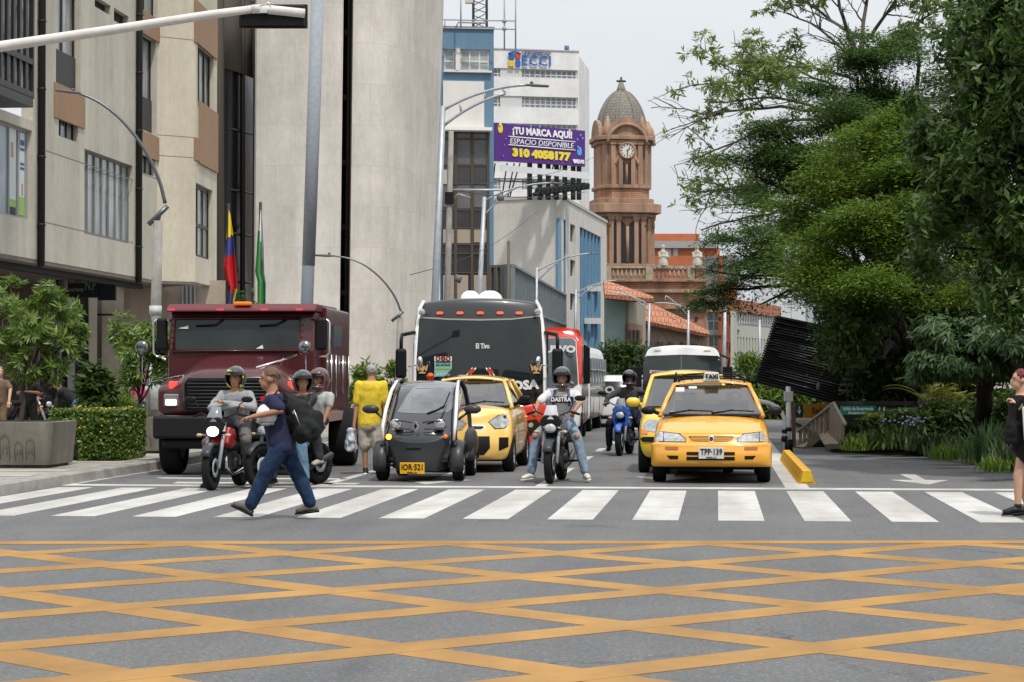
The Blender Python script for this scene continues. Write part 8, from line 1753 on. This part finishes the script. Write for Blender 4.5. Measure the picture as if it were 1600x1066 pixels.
rider('rider in black jacket and light jeans, black helmet, behind the walking man', f2m.loc, R(-26), 'tan', mat('leather_jacket', (.015, .015, .017), .35, bump=.6, bscale=30), 'long', ldenim, mat('shoe_dark', (.03, .03, .035), .7), (hy, 'open', gloss), pel=(.1, .82, .88), neck=(.17, .72, 1.31), fa=R(50), sock=mat('sole_orange', (.5, .14, .06), .6), grip=True,
      arms=[((-.33, .6, 1.08), (-.34, .42, 1.02)), ((.33, .62, 1.08), (.34, .42, 1.02))], legs=[((-.24, .5, .6), (-.26, .62, .12)), ((.36, .46, .62), (.46, .42, .11))])
rider('passenger in pale polo and striped helmet seated behind the black-jacketed rider', f2m.loc, R(-26), 'tan', cloth('polo_pale', (.4, .42, .4)), 'short', cloth('dark_jeans', (.035, .038, .045)), mat('shoe_beige', (.36, .33, .27), .7), (mat('helmet_striped', (.04, .04, .045), .2, coat=.6, var=.5, vscale=9, col2=(.1, .006, .016)), 'full', gloss), pel=(.1, 1.15, .9), neck=(.18, 1.12, 1.34),
      arms=[((-.33, 1.05, 1.12), (-.3, .9, .9)), ((.36, 1.1, 1.12), (.34, .98, .88))], legs=[((-.28, .82, .72), (-.25, .9, .38)), ((.3, .85, .74), (.3, .95, .38))])
f3m = Fr(859, 756); motorcycle('black motorcycle with round headlight at the lane line, between the bus and the taxi', f3m.loc, R(-3), mat('moto_black', (.02, .02, .022), .25, coat=.7), shield=mat('pale_shield', (.42, .42, .45), .15, coat=.5))
wtee = cloth('white_tee', (.58, .57, .6), .08); rj = bpy.data.materials.new('ripped_denim')
wr = rider('woman rider in white tee and ripped pale jeans with a black full-face helmet', f3m.loc, R(-3), 'tan', wtee, 'short', cloth('denim_pale', (.2, .26, .34), .35), mat('sneaker', (.6, .56, .48), .7, var=.2), (hy, 'full', gloss), fat=1.25, pel=(.04, .95, .88), neck=(.08, .8, 1.36), grip=True, sock=mat('sole_white', (.6, .58, .52), .6),
      arms=[((-.25, .6, 1.15), (-.27, .46, 1.04)), ((.36, .6, 1.14), (.3, .46, 1.04))], legs=[((-.26, .5, .66), (-.33, .42, .13)), ((.34, .5, .62), (.46, .45, .14))], toe=[(-.7, -.7, -.1), (.35, -.95, -.12)])
b = MB(); b.prism([(-.09, 1.15), (.25, 1.15), (.25, 1.24), (-.09, 1.24)], .655, .68); pr = b.build('shirt_band', ink, wr, bev=.005); text('DASTRA', .085, wt, pr, M=T((.08, .65, 1.195)), width=.3, bold=.003)
b = MB()
for x in (.03, .12): b.box((x, .64, .96), (.025, .012, .02))
b.build('shirt_print', ink, wr); b = MB()
for s in (-1, 1): b.tube([(.08 + s * .1, .72, 1.34), (.08 + s * .115, .66, 1.22), (.08 + s * .12, .67, 1.1)], .02, 6, flat=.4)
b.build('backpack_strap', cloth('strap_blue', (.07, .12, .22)), wr); b = MB(); b.ball((-.27, .43, .67), (.045, .03, .05), 8); b.ball((.34, .43, .67), (.045, .03, .05), 8); b.build('denim_rip', skins['tan'], wr)
f4m = Fr(968, 712.5); motorcycle('blue motorcycle further back between the buses and the taxis', f4m.loc, R(-6), mat('moto_blue', (.015, .09, .38), .25, coat=.8), fairing=True, shield=sm_sh)
rider('rider in grey jacket and dark trousers on the blue motorcycle further back', f4m.loc, R(-6), 'dark', cloth('jacket_grey', (.06, .055, .06)), 'long', cloth('trouser_dark', (.015, .016, .03)), None, (hy, 'full', gloss), fat=1.15, pel=(.05, .95, .88), neck=(.08, .8, 1.36), grip=True,
      arms=[((-.34, .62, 1.12), (-.34, .46, 1.04)), ((.42, .62, 1.12), (.36, .46, 1.04))], legs=[((-.28, .5, .62), (-.3, .62, .18)), ((.34, .5, .62), (.42, .62, .12))])
# man in yellow from behind, with carrier bag
fy = Fr(577, 741.5); jy = lambda x, y, dy=0: J(fy, x, y, dy); ysh = cloth('yellow_shirt', (.68, .5, .04), .15)
person('grey-haired man in yellow shirt and pale shorts walking away with a carrier bag', fy.loc, YAW, jy(577, 662), jy(580, 592), [(jy(601, 634, 0), jy(604, 662, -.05)), (jy(557, 635), jy(553, 668, -.05))], [(jy(590, 697), jy(592, 730, .05)), (jy(570, 697), jy(571, 733, 0))],
       ba=R(180), fa=R(172), skin='tan', top=ysh, bottom=cloth('shorts_pale', (.42, .38, .32)), shorts=True, shoes=mat('shoe_black', (.02, .02, .022), .6), sock=white, hair=mat('hair_grey', (.3, .3, .3), .8, bump=.4, bscale=90), fat=1.12, loose=.018, headoff=(0, 0, -.03))
cbg = thing('carrier_bag', 'pale plastic carrier bag hanging from the hand of the man in yellow', 'bag', fy.loc, YAW); b = MB(); c = Vector(jy(548, 688)); b.tube([c + Vector((.0, 0, .18)), c + Vector((0, 0, .08)), c, c - Vector((0, 0, .16))], [.06, .14, .18, .16], 12, flat=.5); link('bag', fuse(b, .014, 1, .05, 6), cbg, mat('bag_pale', (.42, .45, .48), .35, var=.25, vscale=9))
# woman at the right edge
fw_ = Fr(1590, 807.5); jw = lambda x, y, dy=0: J(fw_, x, y, dy); bk2 = cloth('black_dress', (.007, .007, .008))
person('woman in black with red hair and black ankle boots at the right edge', fw_.loc, YAW, jw(1604, 690), jw(1599, 613), [(jw(1606, 648, .16), jw(1590, 632, .02)), (jw(1607, 652, -.2), jw(1586, 632, -.12))], [(jw(1597, 742, .1), jw(1610, 792, .12)), (jw(1588, 742, -.08), jw(1588, 790, -.08))],
       ba=R(-90), skin='light', top=bk2, bottom=bk2, skirt=True, shoes=mat('boot_black', (.014, .014, .015), .5), hair=mat('hair_red', (.14, .025, .03), .5, bump=.4, bscale=90), fat=1.1, loose=.02, sleeve='short', grip=True, toe=[(-1, 0, -.1), (-1, 0, -.1)], hairlen=.02)
tb_ = thing('tote_bag', 'black and white tote bag held in front of the woman at the right edge', 'bag', fw_.loc, YAW); b = MB()
b.tube([jw(1582, 632, -.1), jw(1580, 650, -.1), jw(1578, 675, -.1), jw(1579, 692, -.1)], [.03, .06, .11, .1], 12, flat=.9); link('bag', fuse(b, .014, 1, .02, 7), tb_, bk2)
b = MB(); p_ = [jw(1588, 636, -.27), jw(1600, 630, -.27), jw(1604, 688, -.27), jw(1591, 687, -.27)]; b.add(p_, [(0, 1, 2, 3)]); b.build('white_side', mat('tote_white', (.6, .58, .53), .8, var=.1), tb_, fix=False, solid=.02); b = MB(); b.tube([jw(1586, 640, -.2), jw(1600, 618, -.25), jw(1606, 622, -.2)], .012, 5); b.build('strap', mat('tote_strap', (.4, .35, .2), .8), tb_)
text('un', .05, ink, tb_, M=T(Vector(jw(1597, 667, -.295))), width=.05)
# drivers behind glass
for fv, x, z, y, lb, cc in ((f, .36, 0, 1.55, 'taxi driver with red sleeve behind the windscreen of the first taxi', (.25, .05, .05)), (f2, .33, .1, 1.5, 'driver behind the windscreen of the second taxi', (.12, .12, .14)), (f3, .33, .12, 1.6, 'driver behind the windscreen of the yellow hatchback', (.1, .1, .12))):
    l_ = Vector(fv.loc); person(lb, (l_.x, l_.y, 0), 0, (x, y, .55 + z), (x, y - .02, 1.06 + z), [((x - .25, y - .25, .82 + z), (x - .1, y - .48, .98 + z)), ((x + .22, y - .25, .82 + z), (x + .1, y - .48, .98 + z))], [((x - .12, y - .45, .6 + z), (x - .12, y - .6, .3 + z)), ((x + .12, y - .45, .6 + z), (x + .12, y - .6, .3 + z))], top=cloth('drv%.2f' % cc[0], cc), sleeve='long', bottom=bk2, hair=hairb, grip=True)
# people on the left pavement behind the planters
def stand(label, px, d, top, bottom, hair, fa=0, K=1.0, arms=None, **k):
    g_ = P(px, 592, d); return person(label, (g_.x, g_.y, .15), YAW, (0, 0, .93 * K), (0, 0, 1.43 * K), arms or [((-.24, 0, 1.13), (-.24, -.12, .88)), ((.24, 0, 1.13), (.24, -.12, .88))], [((-.1, -.02, .5), (-.1, .02, .09)), ((.1, -.04, .5), (.1, 0, .09))], ba=fa, top=top, bottom=bottom, hair=hair, **k)
stand('person in black looking at a phone behind the nearest planter', 47, 43, bk2, bk2, hairb, fa=R(-35), K=.9, arms=[((-.24, -.05, 1.05), (-.12, -.3, 1.08)), ((.26, -.1, 1.05), (.05, -.32, 1.08))], skin='dark')
stand('person in brown top cut by the left edge, behind the nearest planter', -2, 42, cloth('brown_top', (.14, .09, .06)), cloth('ochre', (.13, .09, .05)), mat('hair_greyish', (.16, .12, .12), .8), fa=R(40), K=.95, skin='light')
bn = P(112, 592, 44.5); person('person in black leather bending over in blue jeans behind the flowering hedge', (bn.x, bn.y, .15), YAW, (.12, 0, .86), (-.28, 0, 1.12), [((-.3, -.2, .85), (-.28, -.25, .62)), ((-.36, .2, .85), (-.32, .2, .62))], [((.1, -.1, .47), (.16, -.1, .09)), ((.08, .1, .47), (.16, .1, .09))], ba=R(-90), top=lj, sleeve='long', bottom=cloth('denim_mid', (.08, .17, .32)), hair=hairb)
pk = stand('child in pale top wearing a bright pink backpack beside the lamp post', 217, 47, cloth('pale_top', (.4, .34, .36)), cloth('jeans_b', (.03, .06, .13)), hairb, fa=R(160), K=.84)
b = MB(); b.ball((.02, -.2, 1.05), (.16, .1, .23), 14); b.tube([(-.1, -.16, 1.1), (-.12, -.12, 1.3), (-.1, .05, 1.33)], .02, 5); b.tube([(.12, -.16, 1.1), (.14, -.12, 1.3), (.12, .05, 1.33)], .02, 5); bpp = thing('backpack', 'bright pink backpack worn by the child beside the lamp post', 'backpack', pk.location, YAW); link('bag', fuse(b, .014, 1, .02, 7), bpp, mat('pink', (.55, .06, .2), .7))
stand('person in yellow-brown top beside the child with the pink backpack', 199, 48, cloth('mustard', (.3, .19, .05)), bk2, hairb, fa=R(100), K=.88)
pm = P(178, 592, 46); mc = motorcycle('dark parked motorcycle with silver parts behind the hedge planter', (pm.x, pm.y, .15), R(80), blackp); pm = P(80, 592, 45); motorcycle('parked dark motorcycle with orange tank behind the nearest planter', (pm.x, pm.y, .15), R(70), mat('moto_orange', (.28, .08, .03), .3))
# ================================================================== countable pieces become parts of their own
SPLIT = {'pilaster', 'cornice', 'grab_rail', 'blind_panel', 'air_conditioner', 'pillar', 'window_strip', 'window', 'grip', 'belfry_window', 'tall_window', 'fork', 'wiper', 'hanging_lamp', 'pale_pane', 'dark_opening', 'brick_window', 'footrest', 'side_window', 'frame_post', 'post', 'conduit', 'denim_rip', 'backpack_strap', 'shop_window', 'spandrel', 'tan_panel', 'stone_band', 'vent_louvre', 'white_panel', 'windscreen_sticker', 'screen_sticker', 'wiper_motif', 'bonnet_latch', 'eye', 'window_ledge', 'collar', 'column', 'slat', 'paper_notice', 'handle', 'brick_corner', 'putlog_hole', 'pane', 'window_post', 'baluster', 'roof_box', 'shirt_print', 'slot_transom', 'arch_moulding', 'ribbon_mullion', 'camera', 'upper_lamp', 'crest'}
for o in list(bpy.data.objects):
    if o.type != 'MESH' or o.parent is None or o.name.split('.')[0] not in SPLIT or len(o.data.polygons) > 6000: continue
    me = o.data; n_ = len(me.vertices); par = list(range(n_))
    def find(a):
        while par[a] != a: par[a] = par[par[a]]; a = par[a]
        return a
    for e_ in me.edges:
        a, c = find(e_.vertices[0]), find(e_.vertices[1])
        if a != c: par[a] = c
    roots = {}
    for p in me.polygons: roots.setdefault(find(p.vertices[0]), []).append(p)
    if len(roots) < 2 or len(roots) > 60: continue
    base = o.name.split('.')[0]
    for r_, ps in list(roots.items()):
        mp_ = {}; V = []; Fc = []
        for p in ps:
            f_ = []
            for v in p.vertices:
                if v not in mp_: mp_[v] = len(V); V.append(me.vertices[v].co[:])
                f_.append(mp_[v])
            Fc.append(f_)
        m2 = bpy.data.meshes.new(base); m2.from_pydata(V, [], Fc)
        for m_ in me.materials: m2.materials.append(m_)
        m2.polygons.foreach_set('material_index', [p.material_index for p in ps]); m2.polygons.foreach_set('use_smooth', [p.use_smooth for p in ps]); m2.update()
        c = o.copy(); c.data = m2; COL.objects.link(c)
    if not o.children: bpy.data.objects.remove(o)
    else:
        k_ = [x for x in COL.objects if x.name.startswith(base + '.') and x.parent == o.parent and x.type == 'MESH' and not x.children]
        for ch in list(o.children): ch.parent = k_[-1]
        bpy.data.objects.remove(o)
for o in bpy.data.objects:
    if o.type == 'MESH' and o.name.startswith('flower'): o['kind'] = 'stuff'
